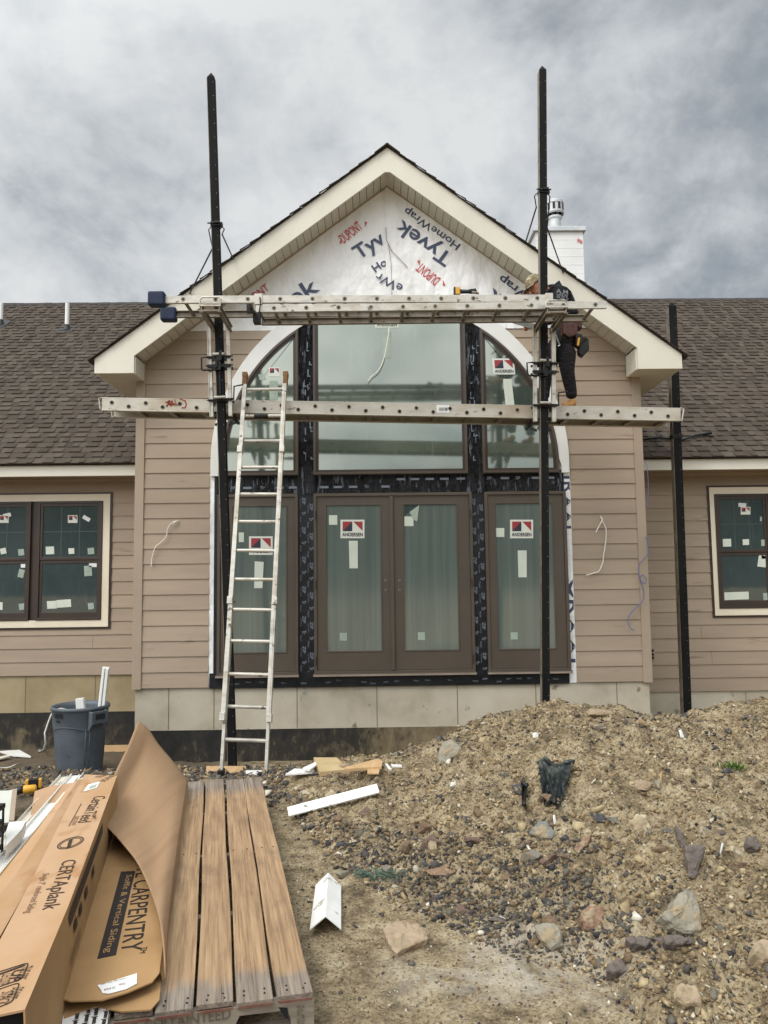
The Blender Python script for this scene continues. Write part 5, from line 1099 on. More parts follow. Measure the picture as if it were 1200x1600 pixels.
# plank supports (parts of the jacks)
for o, c, zz_ in ((j1, along(b1, t1, zjb), 0), (j2, along(b2, t2, zjb2), 0)):
    zpl = A.z+(B.z-A.z)*((c.x-A.x)/(B.x-A.x))-hP
    for s in (-.07, .07):
        q = MB(); p = Vector((c.x+s, YP+.04, zpl-.018)); q.beam(p, p+UY*.52, .03, .03, UZ); q.beam(p+UZ*-.12, p+UY*.42+UZ*-.01, .012, .025, UZ); q.build('plank_support', 'black_steel', o)

# upper bench: an extension ladder laid flat on the jacks' outer arms, front of the poles
YL, LW = 7.08, .42
F0, F1 = at(258, 468, YL), at(864, 466, YL)           # upper section, front rail centre
G0, G1 = at(400, 482, YL), at(948, 476, YL)           # lower section
hr = .070
el = thing('extension_ladder', ((F0.x+G1.x)/2, YL+.2, F0.z-.2), 'aluminium extension ladder laid flat as a work bench across both pump jacks', 'ladder')
def rail_c(mb, p, r_, h, s):                     # channel section, web towards the outside
    mb.beam(p, r_, .010, h, UZ)
    for k in (1, -1): mb.beam(p+UZ*k*(h/2-.005)+UY*s*.014, r_+UZ*k*(h/2-.005)+UY*s*.014, .034, .008, UZ); 
    return mb
for (p, r_, yo, n_) in ((F0, F1, 0, 13), (G0, G1, 0, 12)):
    dd = (r_-p).normalized(); o2 = dd*.10 if p is F0 else Vector((0, 0, 0))
    for yy, s in ((0, 1), (LW-(0 if p is F0 else .03), -1)):
        q = MB(); e_ = Vector((-.08, 0, 0)) if p is G0 else Vector((0, 0, 0)); rail_c(q, p+UY*yy, r_+UY*yy+(e_ if yy else Vector((0, 0, 0))), hr, s); q.build('rail', 'alu_dull_or_shaded' if yy else 'alu', el, bevel=.0015)  # rear rails use the darker aluminium: their shade is put into the colour
    L = (r_-p).length; k = .17; h1, h2 = MB(), MB()
    while k < L-.05:
        c = p+dd*k; q = MB(); q.tube([c+UY*.004, c+UY*(LW-.02)], .017, 10); q.build('rung', 'alu_dull_or_shaded', el, smooth=False)
        h1.tube([c-UY*.0075, c-UY*.004], .021, 12); h2.prism([c-UY*.009+Vector((math.cos(a)*.0155, 0, math.sin(a)*.0155)) for a in [math.pi*2*j/3+math.pi/6 for j in range(3)]]+[], (0, .002, 0)); k += .305
    h1.build('rung_end', 'alu_dull_or_shaded', el); h2.build('rung_socket', 'hole', el)
# rail straps, guide brackets, rope, navy end covers
for (px, py) in ((404, 467), (858, 466)):
    c = at(px, py, YL); q = MB(); q.box(c.x-.035, c.x+.035, YL-.014, YL+.02, c.z-.055, c.z+.047); q.build('guide_bracket', 'alu', el, bevel=.002)
q = MB(); c = at(390, 481, YL+.2); q.box(c.x-.03, c.x+.03, YL+.2, YL+.25, c.z-.04, c.z+.04); c = at(402, 497, YL+LW-.06); q.box(c.x-.04, c.x+.03, YL+LW-.08, YL+LW+.02, c.z-.045, c.z+.045); q.build('rung_lock', 'black_steel', el)
q = MB(); q.tube([at(406, 464, YL-.03), at(407, 476, YL-.03), at(405, 486, YL-.02), at(412, 498, YL+.1), at(414, 503, YL+.1)], .006, 6); q.build('tie_wire', 'black_steel', el)
for yy, px0, px1 in ((0, 236, 259), (LW, 247, 268)):
    c = F0+UY*yy; q = MB(); q.obox(c-UX*(.075), (UX, UY, UZ), (.078, .055, .068)); q.build('end_cover', 'navy_foam', el, bevel=.02, seg=3)
# outer arms that carry the bench (parts of the jacks)
for o, bb, tt, ztop, pxa in ((j1, b1, t1, zjt, (313, 345)), (j2, b2, t2, zjt2, (853, 886))):
    c = along(bb, tt, ztop); zl = F0.z-hr*1.0-.045 if o is j1 else G0.z-.06; x0, x1 = at(pxa[0], 475, YL-.05).x, at(pxa[1], 475, YL-.05).x
    ztop_ = at(330 if o is j1 else 868, 465 if o is j1 else 470, YL-.05).z
    q = MB()
    for xx in (x0+.012, x1-.012):
        q.beam((xx, YL-.06, zl), (xx, YP+.02, zl), .008, .062, UZ); q.beam((xx, YL-.06, zl+.027), (xx, YP+.02, zl+.027), .034, .008, UZ); q.beam((xx, YL-.06, zl-.027), (xx, YP+.02, zl-.027), .034, .008, UZ)
    q.build('bench_arm', 'alu_dull_or_shaded', o)
    q = MB(); zl2 = zl+.03; r = .009
    q.tube([(x0, YL-.06, zl2), (x0, YL-.06, ztop_-.02), (x0+.02, YL-.06, ztop_), (x1-.02, YL-.06, ztop_), (x1, YL-.06, ztop_-.02), (x1, YL-.06, zl2), (x0, YL-.06, zl2)], r, 8); q.tube([(x0, YL-.06, (zl2+ztop_)/2-.02), (x1, YL-.06, (zl2+ztop_)/2-.02)], r*.8, 6); q.build('guard_loop', 'alu', o)
    q = MB(); q.box(x0+.01, x1-.01, YL-.05, YL+.03, zl-.018, zl-.001); q.build('bench_plate', 'alu_dull_or_shaded', o)

# leaning ladder
LA, LB = at(342, 1213, 6.86), at(383, 588, 7.70)       # left rail foot / top
RA, RB = at(416.5, 1216, 6.86), at(446.5, 587, 7.70)
lad = thing('ladder', ((LA.x+RA.x)/2, 6.86, gz(-1.2, 6.86)), 'aluminium extension ladder with brown boot tops leaning on the lower scaffold plank', 'ladder')
dL, dR = (LB-LA).normalized(), (RB-RA).normalized(); front = (dL.cross(UX)).normalized()
if front.y > 0: front = -front
Wd = .0
for a_, b_, s in ((LA, LB, -1), (RA, RB, 1)):
    q = MB(); d = (b_-a_).normalized(); fly0 = a_+d*(b_-a_).length*.13
    q.beam(fly0, b_-d*.02, .030, .062, front); q.beam(fly0-UX*s*.012+front*.03, b_-d*.1-UX*s*.012+front*.03, .03, .008, front); q.build('fly_rail', 'alu', lad, bevel=.003)
    q = MB(); off = -front*.045-UX*s*.012; base1 = a_+d*(b_-a_).length*.395; q.beam(a_+off, base1+off, .028, .06, front); q.build('base_rail', 'alu_dull_or_shaded' if False else 'alu', lad, bevel=.003)
    q = MB(); q.beam(b_-d*.10, b_+d*.025, .044, .070, front); q.beam(b_-d*.02, b_+d*.035, .052, .076, front); q.build('boot', 'boot_rubber', lad, bevel=.006)
    for k in (.13, .40, .79): c = a_+d*(b_-a_).length*k; q = MB(); q.obox(c+front*.005, (d, UX, front), (.035, .024, .042)); q.build('bracket', 'alu', lad, bevel=.003)
    q = MB(); q.obox(a_+off+UZ*.03, (UX, UY, UZ), (.025, .05, .03)); q.build('foot', 'black_steel', lad, bevel=.006)
q = MB(); RU = [609, 650, 689, 730, 772, 815, 860, 905, 952, 1001, 1053, 1103, 1155]
Lf = LB-LA
for i, py in enumerate(RU):
    # find height along rail for this image row
    best = min(range(0, 1001), key=lambda k: abs((lambda p: 800-FPX*((p-Vector((0, 0, CAMZ))).dot(Up))/((p-Vector((0, 0, CAMZ))).dot(Fv)))(LA+Lf*k/1000)-py))
    p, r_ = LA+Lf*best/1000, RA+(RB-RA)*best/1000; o = (-front*.045 if py > 1060 else Vector((0, 0, 0)))
    q = MB(); q.tube([p+o, r_+o], .017, 12); q.build('rung', 'alu', lad)
    if py == 650: q = MB(); q.tube([p+(r_-p)*.28, p+(r_-p)*.42, p+(r_-p)*.5, p+(r_-p)*.62], [.019, .024, .022, .019], 10); q.build('tape_wrap', 'black_steel', lad)
for a_, b_, s in ((LA, LB, 1), (RA, RB, -1)):
    c = a_+(b_-a_)*.395-front*.03+UX*s*.02; d = (b_-a_).normalized(); q = MB(); q.tube([c-d*.3, c], .008, 6); q.tube([c-UX*.02, c+UX*.02+UZ*.02], .014, 8); q.build('rung_lock', 'alu_dull_or_shaded', lad)

# drill lying on the bench ladder
def drill(name, c, ux, label, s=1., flip=1):
    """pistol drill lying on its side: ux = nose direction"""
    c = Vector(c); ux = Vector(ux).normalized(); uz = UZ; uy = uz.cross(ux)
    o = thing(name, c, label, 'drill', 'yellow and black cordless drills')
    q = MB(); q.tube([c-ux*.055*s+uz*.03*s, c-ux*.045*s+uz*.03*s, c+ux*.03*s+uz*.03*s, c+ux*.035*s+uz*.03*s], [.020*s, .029*s, .030*s, .026*s], 16); q.build('motor_housing', 'drill_yellow', o, smooth=True)
    q = MB(); q.tube([c+ux*.035*s+uz*.03*s, c+ux*.06*s+uz*.03*s, c+ux*.10*s+uz*.03*s, c+ux*.105*s+uz*.03*s], [.028*s, .027*s, .021*s, .012*s], 16); q.build('chuck', 'drill_black', o, smooth=True)
    q = MB(); q.tube([c+ux*.105*s+uz*.03*s, c+ux*.12*s+uz*.03*s, c+ux*.15*s+uz*.028*s], [.008*s, .006*s, .003*s], 8); q.build('bit', 'steel', o)
    g = uy*flip; q = MB(); q.tube([c-ux*.01*s+uz*.028*s+g*.02*s, c-ux*.02*s+uz*.026*s+g*.07*s, c-ux*.03*s+uz*.026*s+g*.12*s], [.019*s, .016*s, .019*s], 12); q.build('handle', 'drill_black', o, smooth=True)
    q = MB(); q.obox(c-ux*.02*s+uz*.033*s+g*.15*s, (ux, g, uz), (.055*s, .028*s, .032*s)); q.build('battery', 'drill_yellow', o, bevel=.004)
    q = MB(); q.obox(c-ux*.02*s+uz*.033*s+g*.15*s, (ux, g, uz), (.035*s, .0295*s, .0335*s)); q.build('battery_label', 'drill_black', o)
    return o
cd = at(722, 461, YL+.10)
# seen side-on: handle points right along the ladder, nose up-left
o = thing('cordless_drill', cd, 'yellow and black cordless drill resting on top of the bench ladder', 'drill', 'yellow and black cordless drills')
q = MB(); q.tube([cd+Vector((-.045, 0, .062)), cd+Vector((-.04, 0, .012))], [.03, .03], 14); q.obox(cd+Vector((-.045, 0, .035)), (UX, UY, UZ), (.022, .03, .035)); q.build('motor_housing', 'drill_yellow', o, bevel=.004)
q = MB(); q.obox(cd+Vector((-.072, 0, .035)), (UX, UY, UZ), (.008, .03, .038)); q.build('battery', 'drill_black', o, bevel=.003)
q = MB(); q.tube([cd+Vector((-.025, 0, .035)), cd+Vector((.05, 0, .034)), cd+Vector((.10, 0, .036))], [.022, .018, .026], 12); q.tube([cd+Vector((.10, 0, .036)), cd+Vector((.125, 0, .048)), cd+Vector((.14, 0, .02))], [.026, .02, .012], 10); q.build('handle', 'drill_black', o, smooth=True)
q = MB(); q.tube([cd+Vector((.09, -.02, .02)), cd+Vector((.13, -.02, .015)), cd+Vector((.16, -.02, .006))], [.012, .014, .01], 8); q.build('bit', 'alu_dull_or_shaded', o)

# ================================================================ WORKER
def skin(name, P, E, Rd, m, parent, lev=2, root=0):
    me = bpy.data.meshes.new('s'); mw = MW[parent.name]; inv = mw.inverted(); me.from_pydata([inv @ Vector(p) for p in P], E, [])
    o = bpy.data.objects.new('s', me); COL.objects.link(o); sm = o.modifiers.new('s', 'SKIN'); sm.use_smooth_shade = True
    for i, r in enumerate(Rd):
        v = me.skin_vertices[0].data[i]; v.radius = r if isinstance(r, tuple) else (r, r); v.use_root = (i == root)
    ss = o.modifiers.new('u', 'SUBSURF'); ss.levels = lev; ss.render_levels = lev
    dg = bpy.context.evaluated_depsgraph_get(); dg.update(); m2 = bpy.data.meshes.new_from_object(o.evaluated_get(dg)); m2.name = name
    bpy.data.objects.remove(o); bpy.data.meshes.remove(me); m2.materials.clear(); m2.materials.append(M[m]); m2.shade_smooth()
    r = bpy.data.objects.new(name, m2); COL.objects.link(r); r.parent = parent; MW[r.name] = mw; return r
YK = 7.92
K = lambda px, py, dy=0.: at(px, py, YK+dy)
foot = K(891, 632); foot.z = A.z+(B.z-A.z)*((foot.x-A.x)/(B.x-A.x))+.0
wk = thing('person', foot, 'worker in dark clothes, tan boots and tool belt, bent over behind the right pole', 'person')
ank, kne, hipR = K(893, 616), K(886, 578, -.05), K(882, 541, -.02)
ank2, kne2, hipL = K(850, 617, .10), K(853, 578, .02), K(869, 543, .03)
pel, wai, che, nec, head = K(884, 528, .03), K(884, 505, .02), K(874, 473, 0), K(856, 456, -.01), K(842, 449, -.02)
shR, shL = K(877, 462, -.15), K(866, 462, .17)
elR, wrR, haR = K(852, 497, -.16), K(837, 508, -.10), K(832, 509, -.08)
elL, wrL, haL = K(846, 480, .2), K(832, 466, .15), K(829, 463, .14)
# the body (skin tone) is one continuous figure; clothes are worn over it
Pb = [pel, wai, che, nec, head+(head-nec)*.25, hipR, kne, ank, hipL, kne2, ank2, shR, elR, wrR, shL, elL, wrL]
Eb = [(0, 1), (1, 2), (2, 3), (3, 4), (0, 5), (5, 6), (6, 7), (0, 8), (8, 9), (9, 10), (2, 11), (11, 12), (12, 13), (2, 14), (14, 15), (15, 16)]
skin('body', Pb, Eb, [.08, .08, .09, .05, .07, .05, .04, .03, .05, .04, .03, .05, .038, .028, .05, .038, .028], 'skin', wk)
# head with face turned down and left
hc = head+(head-nec)*.35; fd = Vector((-.75, -.35, -.45)).normalized(); hu = ((head-nec).normalized()+UZ*.25).normalized(); hs = fd.cross(hu).normalized(); hu = hs.cross(fd).normalized()
q = MB(); sph = []
def ell(mb, c, ax, r, n=14, m_=9):
    vs = []; fs = []
    for i in range(m_+1):
        t = math.pi*i/m_
        for k in range(n): a = 2*math.pi*k/n; vs.append(Vector(c)+ax[0]*r[0]*math.sin(t)*math.cos(a)+ax[1]*r[1]*math.sin(t)*math.sin(a)+ax[2]*r[2]*math.cos(t))
    for i in range(m_):
        for k in range(n): fs.append((i*n+k, i*n+(k+1) % n, (i+1)*n+(k+1) % n, (i+1)*n+k))
    mb.add(vs, fs)
ell(q, hc, (fd, hs, hu), (.098, .078, .115)); ell(q, hc+fd*.035-hu*.06, (fd, hs, hu), (.055, .05, .055)); ell(q, hc+fd*.10-hu*.01, (fd, hs, hu), (.018, .013, .026), 8, 6)
for s in (-1, 1): ell(q, hc+hs*s*.078-hu*.01, (fd, hs, hu), (.02, .01, .03), 8, 6)
q.build('head', 'skin', wk, smooth=True, fix=True)
q = MB(); 
for s in (-1, 1): ell(q, hc+fd*.088+hs*s*.03+hu*.012, (fd, hs, hu), (.008, .011, .007), 8, 6)
ell(q, hc+fd*.086-hu*.062, (fd, hs, hu), (.006, .022, .005), 8, 6); q.build('eyes_and_mouth', 'hair', wk, smooth=True)
q = MB(); ell(q, hc-fd*.02+hu*.02, (fd, hs, hu), (.102, .084, .112)); q.build('hair', 'hair', wk, smooth=True)
q = MB(); vs = []; fs = []; n = 18
for i in range(7):
    t = math.pi/2*i/6*1.04
    for k in range(n): a = 2*math.pi*k/n; vs.append(hc+hu*.018+fd*.112*math.sin(t)*math.cos(a)+hs*.095*math.sin(t)*math.sin(a)+hu*.112*math.cos(t))
for i in range(6):
    for k in range(n): fs.append((i*n+k, i*n+(k+1) % n, (i+1)*n+(k+1) % n, (i+1)*n+k))
q.add(vs, fs); bv = []
for i, r in ((0, 1.0), (1, 1.7)):
    for k in range(9): a = -1.0+2.0*k/8; bv.append(hc+hu*(.018-.02*i)+fd*(.108*math.cos(a)*r)+hs*.092*math.sin(a)*(1+.05*i))
q.add(bv+[v-hu*.006 for v in bv], [(k, k+1, 9+k+1, 9+k) for k in range(8)]+[(18+k, 27+k, 27+k+1, 18+k+1) for k in range(8)]); q.build('cap', 'camo', wk, smooth=True)
mc = (che+nec)/2
skin('shirt', [wai-UZ*.04, wai+UZ*.03, (wai+che)/2, che, mc+UZ*.01, nec+UZ*.01, shR, (shR+elR)/2, elR, (elR+wrR)/2, shL, (shL+elL)/2, elL, (elL+wrL)/2],
     [(0, 1), (1, 2), (2, 3), (3, 4), (4, 5), (4, 6), (6, 7), (7, 8), (8, 9), (4, 10), (10, 11), (11, 12), (12, 13)],
     [(.15, .13), (.155, .135), (.17, .145), (.185, .155), (.165, .14), .075, .12, .085, .07, .058, .12, .085, .07, .058], 'shirt', wk, root=3)
skin('trousers', [pel+UZ*.03, pel-UZ*.03, hipR, (hipR+kne)/2+UX*.01, kne, (kne+ank)/2, ank+UZ*.02, ank-UZ*.055, hipL, (hipL+kne2)/2, kne2, (kne2+ank2)/2, ank2+UZ*.02, ank2-UZ*.055],
     [(0, 1), (1, 2), (2, 3), (3, 4), (4, 5), (5, 6), (6, 7), (1, 8), (8, 9), (9, 10), (10, 11), (11, 12), (12, 13)], [.135, .14, .125, .108, .078, .074, .062, .066, .125, .108, .078, .074, .062, .066], 'jeans', wk, root=1)
for a_, s in ((ank, 1), (ank2, 1)):
    zf = foot.z+.004; q = MB(); c = Vector((a_.x-.01, a_.y, zf))
    skin('boot', [c+Vector((.02, 0, .12)), c+Vector((.015, 0, .05)), c+Vector((-.05, -.03, .042)), c+Vector((-.11, -.055, .036))], [(0, 1), (1, 2), (2, 3)], [.055, (.05, .048), (.045, .046), (.036, .042)], 'boot', wk)
    q.obox(c+Vector((-.045, -.025, .010)), (Vector((-.92, -.38, 0)), Vector((.38, -.92, 0)), UZ), (.125, .046, .010)); q.build('boot_sole', 'bin_dark', wk, bevel=.004)
# hands: palm with five curled fingers
def hand(c, d, upv, holdn, m='skin'):
    d = d.normalized(); sd_ = d.cross(upv).normalized(); up_ = sd_.cross(d)
    P = [c-d*.03, c+d*.03]; E_ = [(0, 1)]; Rr = [.026, (.036, .018)]
    skin('hand', [c-d*.04, c, c+d*.045], [(0, 1), (1, 2)], [.024, (.034, .018), (.038, .016)], m, wk)
    for k in range(4):
        b0 = c+d*.055+sd_*(-.030+.020*k); L_ = (.034, .040, .037, .028)[k]
        skin('finger', [b0-d*.015, b0+d*L_*.6, b0+d*L_*.9-up_*L_*.6, b0+d*L_*.5-up_*L_*1.1], [(0, 1), (1, 2), (2, 3)], [.0095, .009, .0085, .0075], m, wk, lev=1)
    t0 = c+sd_*.03; skin('thumb', [t0-d*.01, t0+sd_*.02+d*.018, t0+sd_*.018+d*.045-up_*.01], [(0, 1), (1, 2)], [.012, .0105, .009], m, wk, lev=1)
hand(haR, (haR-wrR).normalized(), UZ, None); hand(haL, (haL-wrL).normalized(), UZ, None)
# belt, pouches, printed back
q = MB(); bc = (pel+wai)/2+UZ*.02; ring_ = [bc+Vector((math.cos(a)*.165, math.sin(a)*.145, .02*math.cos(a))) for a in [2*math.pi*k/24 for k in range(25)]]
for k in range(24): q.beam(ring_[k], ring_[k+1]+(ring_[k+1]-ring_[k])*.05, .014, .055, UZ)
q.build('tool_belt', 'belt_leather', wk)
q = MB(); q.prism([K(881, 505, -.16), K(898, 503, -.13), K(903, 512, -.12), K(902, 524, -.12), K(890, 527, -.15), K(880, 521, -.16)], (0, .09, 0)); q.build('belt_pouch', 'belt_leather', wk, bevel=.014, seg=3)
for (p, sx, h, ml) in ((K(911, 543, -.08), .052, .11, 'black_steel'), (K(869, 528, -.16), .042, .11, 'black_steel'), (K(904, 533, -.1), .035, .08, 'hair')):
    q = MB(); q.prism([p+Vector((-sx, -.04, h)), p+Vector((sx, -.04, h*.8)), p+Vector((sx*1.1, -.04, -h*.3)), p+Vector((-sx*.3, -.04, -h)), p+Vector((-sx*1.1, -.04, -h*.7))], (0, .08, 0)); q.build('nail_bag', ml, wk, bevel=.012, seg=3)
q = MB(); q.tube([K(905, 528, -.17), K(903, 540, -.17)], .012, 8); q.build('tool_handle', 'drill_yellow', wk)
q = MB(); q.tube([K(914, 527, -.12), K(908, 536, -.12)], .012, 6); q.tube([K(917, 529, -.12), K(912, 533, -.12)], .010, 6); q.build('tool_head', 'black_steel', wk)
q = MB(); q.tube([K(868, 522, -.2), K(872, 534, -.2), K(875, 539, -.2), K(872, 541, -.2)], [.010, .010, .008, .008], 6); q.build('tool_blade', 'steel', wk)
q = MB()
for i, (s, py, sz) in enumerate((('A M', 455, .05), ('CREW', 460, .05), ('BUILT', 465, .045))):
    text(q, s, K(869, py+3-i, -.27), K(887, py+6+i, -.25), sz, Vector((0.1, -1, .3)), .012, .02)
q.build('shirt_print', 'print_white', wk, fix=False)
fl = MB(); fl.prism([K(781, 499, -.15), K(822, 499, -.15), K(833, 505, -.13), K(831, 514, -.13)], (0, .008, .004)); tagp(fl.build('flashing_strip', 'grey_film'), 'grey metal strip held in the worker\'s hand under the bench ladder', 'flashing')
fl = MB(); fl.prism([K(800, 500, -.05), K(832, 502, -.05), K(834, 507, -.05), K(822, 511, -.05)], (0, .006, .0)); tagp(fl.build('trim_offcut', 'white_trim'), 'white trim offcut beside the grey strip in the worker\'s hand', 'trim piece')

# ================================================================ WIRES on the wall
def wire(name, pts, y, r, m, label):
    P = [at(x, yy, y-.035 if i else y-.01) for i, (x, yy) in enumerate(pts)]
    S_ = []
    for i in range(len(P)-1):
        p0, p1, p2, p3 = P[max(i-1, 0)], P[i], P[i+1], P[min(i+2, len(P)-1)]
        for k in range(6): t = k/6; S_.append(.5*((2*p1)+(p2-p0)*t+(2*p0-5*p1+4*p2-p3)*t*t+(-p0+3*p1-3*p2+p3)*t**3))
    S_.append(P[-1]); q = MB(); q.tube(S_, r, 7); return tagp(q.build(name, m, smooth=True), label, 'wire')
wire('wire', [(280, 814), (270, 816), (262, 826), (260, 838), (252, 847), (243, 855), (238, 870), (236, 886)], YB-.01, .0055, 'wire_white', 'white wire hanging out of the siding left of the arched window wall')
q = MB(); q.tube([at(280, 814, YB-.018), at(274, 815, YB-.05), at(270, 820, YB-.05)], .006, 6); tagp(q.build('wire', 'wire_white', smooth=True), 'short bent wire stub poking from the same hole as the left white wire', 'wire')
wire('wire', [(938, 807), (942, 815), (947, 828), (946, 850), (943, 868), (942, 878), (936, 892), (926, 896), (916, 899)], YB-.01, .0065, 'wire_white', 'long white wire curling down the siding right of the doors')
wire('wire', [(938, 808), (941, 812), (936, 822), (931, 832)], YB-.03, .007, 'wire_white', 'short straight white wire end beside the long curling white wire')
wire('wire', [(608, 512), (606, 530), (600, 560), (592, 578), (580, 589), (575, 596)], YB-.06, .007, 'wire_white', 'white cord dangling in front of the middle arched window')
wire('wire', [(1010, 720), (1013, 755), (1012, 780), (1009, 792)], YB-.05, .004, 'wire_blue', 'thin blue cord hanging from the eave along the right corner board')
wire('wire', [(1009, 838), (1014, 860), (1008, 872), (999, 882), (999, 902), (1006, 912), (1010, 906), (1004, 898), (1000, 906), (1006, 924), (1003, 940), (988, 955), (981, 968), (984, 980), (991, 985)], YB-.04, .005, 'wire_blue', 'looped blue cord lying against the right corner board of the bay')

# ================================================================ TRASH CAN
bc_ = Vector((at(125, 1150, 8.4).x, 8.4, gz(-3.13, 8.4)-.02)); Hh = .70
bn_ = thing('trash_can', bc_, 'round grey plastic trash can holding trim offcuts by the left wing', 'trash can')
q = MB(); q.lathe([(0, .0), (.225, .0), (.232, .03), (.262, .45), (.272, .50), (.285, .66), (.29, .665), (.29, .70), (.278, .70), (.268, .66), (.25, .3), (.22, .05), (0, .05)], bc_, 40); q.build('body', 'bin_grey', bn_, smooth=True)
q = MB(); q.lathe([(.286, .665), (.299, .67), (.299, .695), (.29, .705), (.279, .70)], bc_, 40); q.build('rim', 'bin_grey', bn_, smooth=True)
for s, a0 in ((1, -.62), (-1, math.pi-.62)):
    ca, sa = math.cos(a0), math.sin(a0); d = Vector((ca, sa, 0)); w_ = Vector((-sa, ca, 0)); q = MB(); c = bc_+d*.285
    for k in (-1, 1): q.prism([c+w_*k*.085+UZ*.67, c+w_*k*.085+d*.065+UZ*.66, c+w_*k*.085+d*.055+UZ*.53, c+w_*k*.085-d*.01+UZ*.45], w_*.012*k)
    q.obox(c+d*.05+UZ*.60, (w_, d, UZ), (.09, .010, .065)); q.build('handle', 'bin_grey', bn_, bevel=.006)
    q = MB(); q.obox(c+d*.062+UZ*.61, (w_, d, UZ), (.055, .002, .028)); q.build('grip_hole', 'bin_dark', bn_)
q = MB(); pts = []
for k in range(-9, 13): a = -math.pi/2-.15+k*.085; hh = .475+.035*math.sin(max(0, min(math.pi, (k+9)/17*math.pi))); pts.append(bc_+Vector((math.cos(a)*.277, math.sin(a)*.277, hh)))
q.tube(pts, .004, 6); pa = -math.pi/2+.55
for a in (pa, pa+.16): q.tube([bc_+Vector((math.cos(a)*r, math.sin(a)*r, z)) for r, z in ((.277, .47), (.255, .25), (.238, .05))], .0035, 6)
q.build('moulded_rib', 'bin_grey', bn_, smooth=True)
q = MB(); a = -math.pi/2-.45
def cyl_text(mb, s, a0, a1, z, h, r):
    vs, fs = textmesh(s, .05); mb.add([bc_+Vector((math.cos(a0+(a1-a0)*x)*r, math.sin(a0+(a1-a0)*x)*r, z+h*y)) for x, y in vs], fs)
cyl_text(q, 'BRUTE', a-.24, a+.18, .605, .045, .2895); cyl_text(q, 'boss', a-.14, a+.04, .56, .03, .2865); q.build('lettering', 'hole', bn_, fix=False)
q = MB(); q.beam(at(128, 1126, 8.42), at(125, 1091, 8.42), .085, .05, UY); tagp(q.build('trim_offcut', 'white_trim', bevel=.003), 'short white block sticking up from the middle of the trash can', 'trim piece')
q = MB(); q.beam(at(157, 1120, 8.5), at(166, 1042, 8.5), .075, .03, UY); q.beam(at(155, 1120, 8.46), at(163.5, 1044, 8.46), .02, .05, UY); q.beam(at(160, 1120, 8.46), at(168, 1045, 8.46), .03, .04, UY); tagp(q.build('trim_offcut', 'white_trim', bevel=.003), 'long white grooved trim leaning out of the trash can, right side', 'trim piece')
q = MB(); P = [at(x, y, z) for x, y, z in ((104, 1109, 8.45), (96, 1107, 8.42), (86, 1109, 8.38), (80, 1117, 8.36), (75, 1130, 8.35), (70, 1145, 8.33), (71, 1162, 8.3))]; P.append(gpt(68, 1172)+UZ*.01); P.append(gpt(60, 1176)+UZ*.01); P.append(gpt(64, 1170)+UZ*.012)
q.tube(P, .009, 6); tagp(q.build('strap', 'wire_white', smooth=True), 'cream plastic strap hanging over the rim of the trash can onto the ground', 'strap')

# ================================================================ PALLET (local frame: u to the left, v away)
ZP = .15
pn, pf = on(489, 1549, ZP), on(408.5, 1214, ZP); vd = (pf-pn); PL = vd.length; vd.normalize(); ud = UZ.cross(vd)      # ud points left
ang = math.atan2(-vd.x, vd.y)
pal = bpy.data.objects.new('pallet', None); COL.objects.link(pal); pal.location = (pn.x, pn.y, 0); pal.rotation_euler = (0, 0, ang)
MW['pallet'] = Matrix.Translation((pn.x, pn.y, 0)) @ Matrix.Rotation(ang, 4, 'Z'); tagp(pal, 'long brown slatted wood pallet, weathered grey at its near end, with stencilled words', 'pallet')
PP = lambda u, v, z: pn*1.0+ud*u+vd*v+UZ*(z-pn.z)
BW, GAP = .1255, .0115
for i in range(9):
    u0 = i*(BW+GAP)+.002*math.sin(i*3); q = MB(); sk_ = (.006, -.004, .003, 0, .002, -.003, 0, 0, 0)[i]; n = 12
    z1 = ZP+(.0, -.003, .002, -.002, 0, 0, 0, 0, 0)[i]; vs = []; st_ = -.012*(i % 2)+.004*i
    for k in range(n+1):
        v = st_+(PL+.01*(i % 3)-st_)*k/n; w = .003*math.sin(k*.9+i)+sk_*k/n; zz_ = .002*math.sin(k*.7+i*2)
        for (uu, z) in ((u0+w, z1+zz_), (u0+BW+w, z1+zz_-.001), (u0+BW+w, z1-.022), (u0+w, z1-.022)): vs.append(PP(uu, v, z))
    fs = [(k*4+j, k*4+(j+1) % 4, (k+1)*4+(j+1) % 4, (k+1)*4+j) for k in range(n) for j in range(4)]+[(3, 2, 1, 0), (n*4, n*4+1, n*4+2, n*4+3)]
    q.add(vs, fs); q.build('deck_board', 'pallet_wood', pal, bevel=.003)
UW = 9*(BW+GAP)
q = MB()
for i in range(5): q.prism([PP(i*(BW+GAP)+.004, -.0145, ZP-.021), PP(i*(BW+GAP)+BW-.006, -.0145, ZP-.021), PP(i*(BW+GAP)+BW-.006, -.0145, ZP-.012), PP(i*(BW+GAP)+.004, -.0145, ZP-.012)], vd*.004)
q.build('end_paint', 'end_grain_red', pal)
for j, v in enumerate((.0, PL*.25, PL*.5, PL*.75, PL-.05)):      # cross stringers; the first shows a fork notch
    q = MB(); zt_ = ZP-.024; zb_ = .022
    pr = [(-.004, zb_), (.075, zb_), (.078, zb_+.045), (.092, zt_-.030), (.255, zt_-.028), (.27, zb_+.045), (.272, zb_), (UW, zb_), (UW, zt_), (-.004, zt_)]
    concave(q, [PP(u, v+.004, z) for u, z in pr], vd*.038); q.build('stringer', 'stringer_wood', pal)
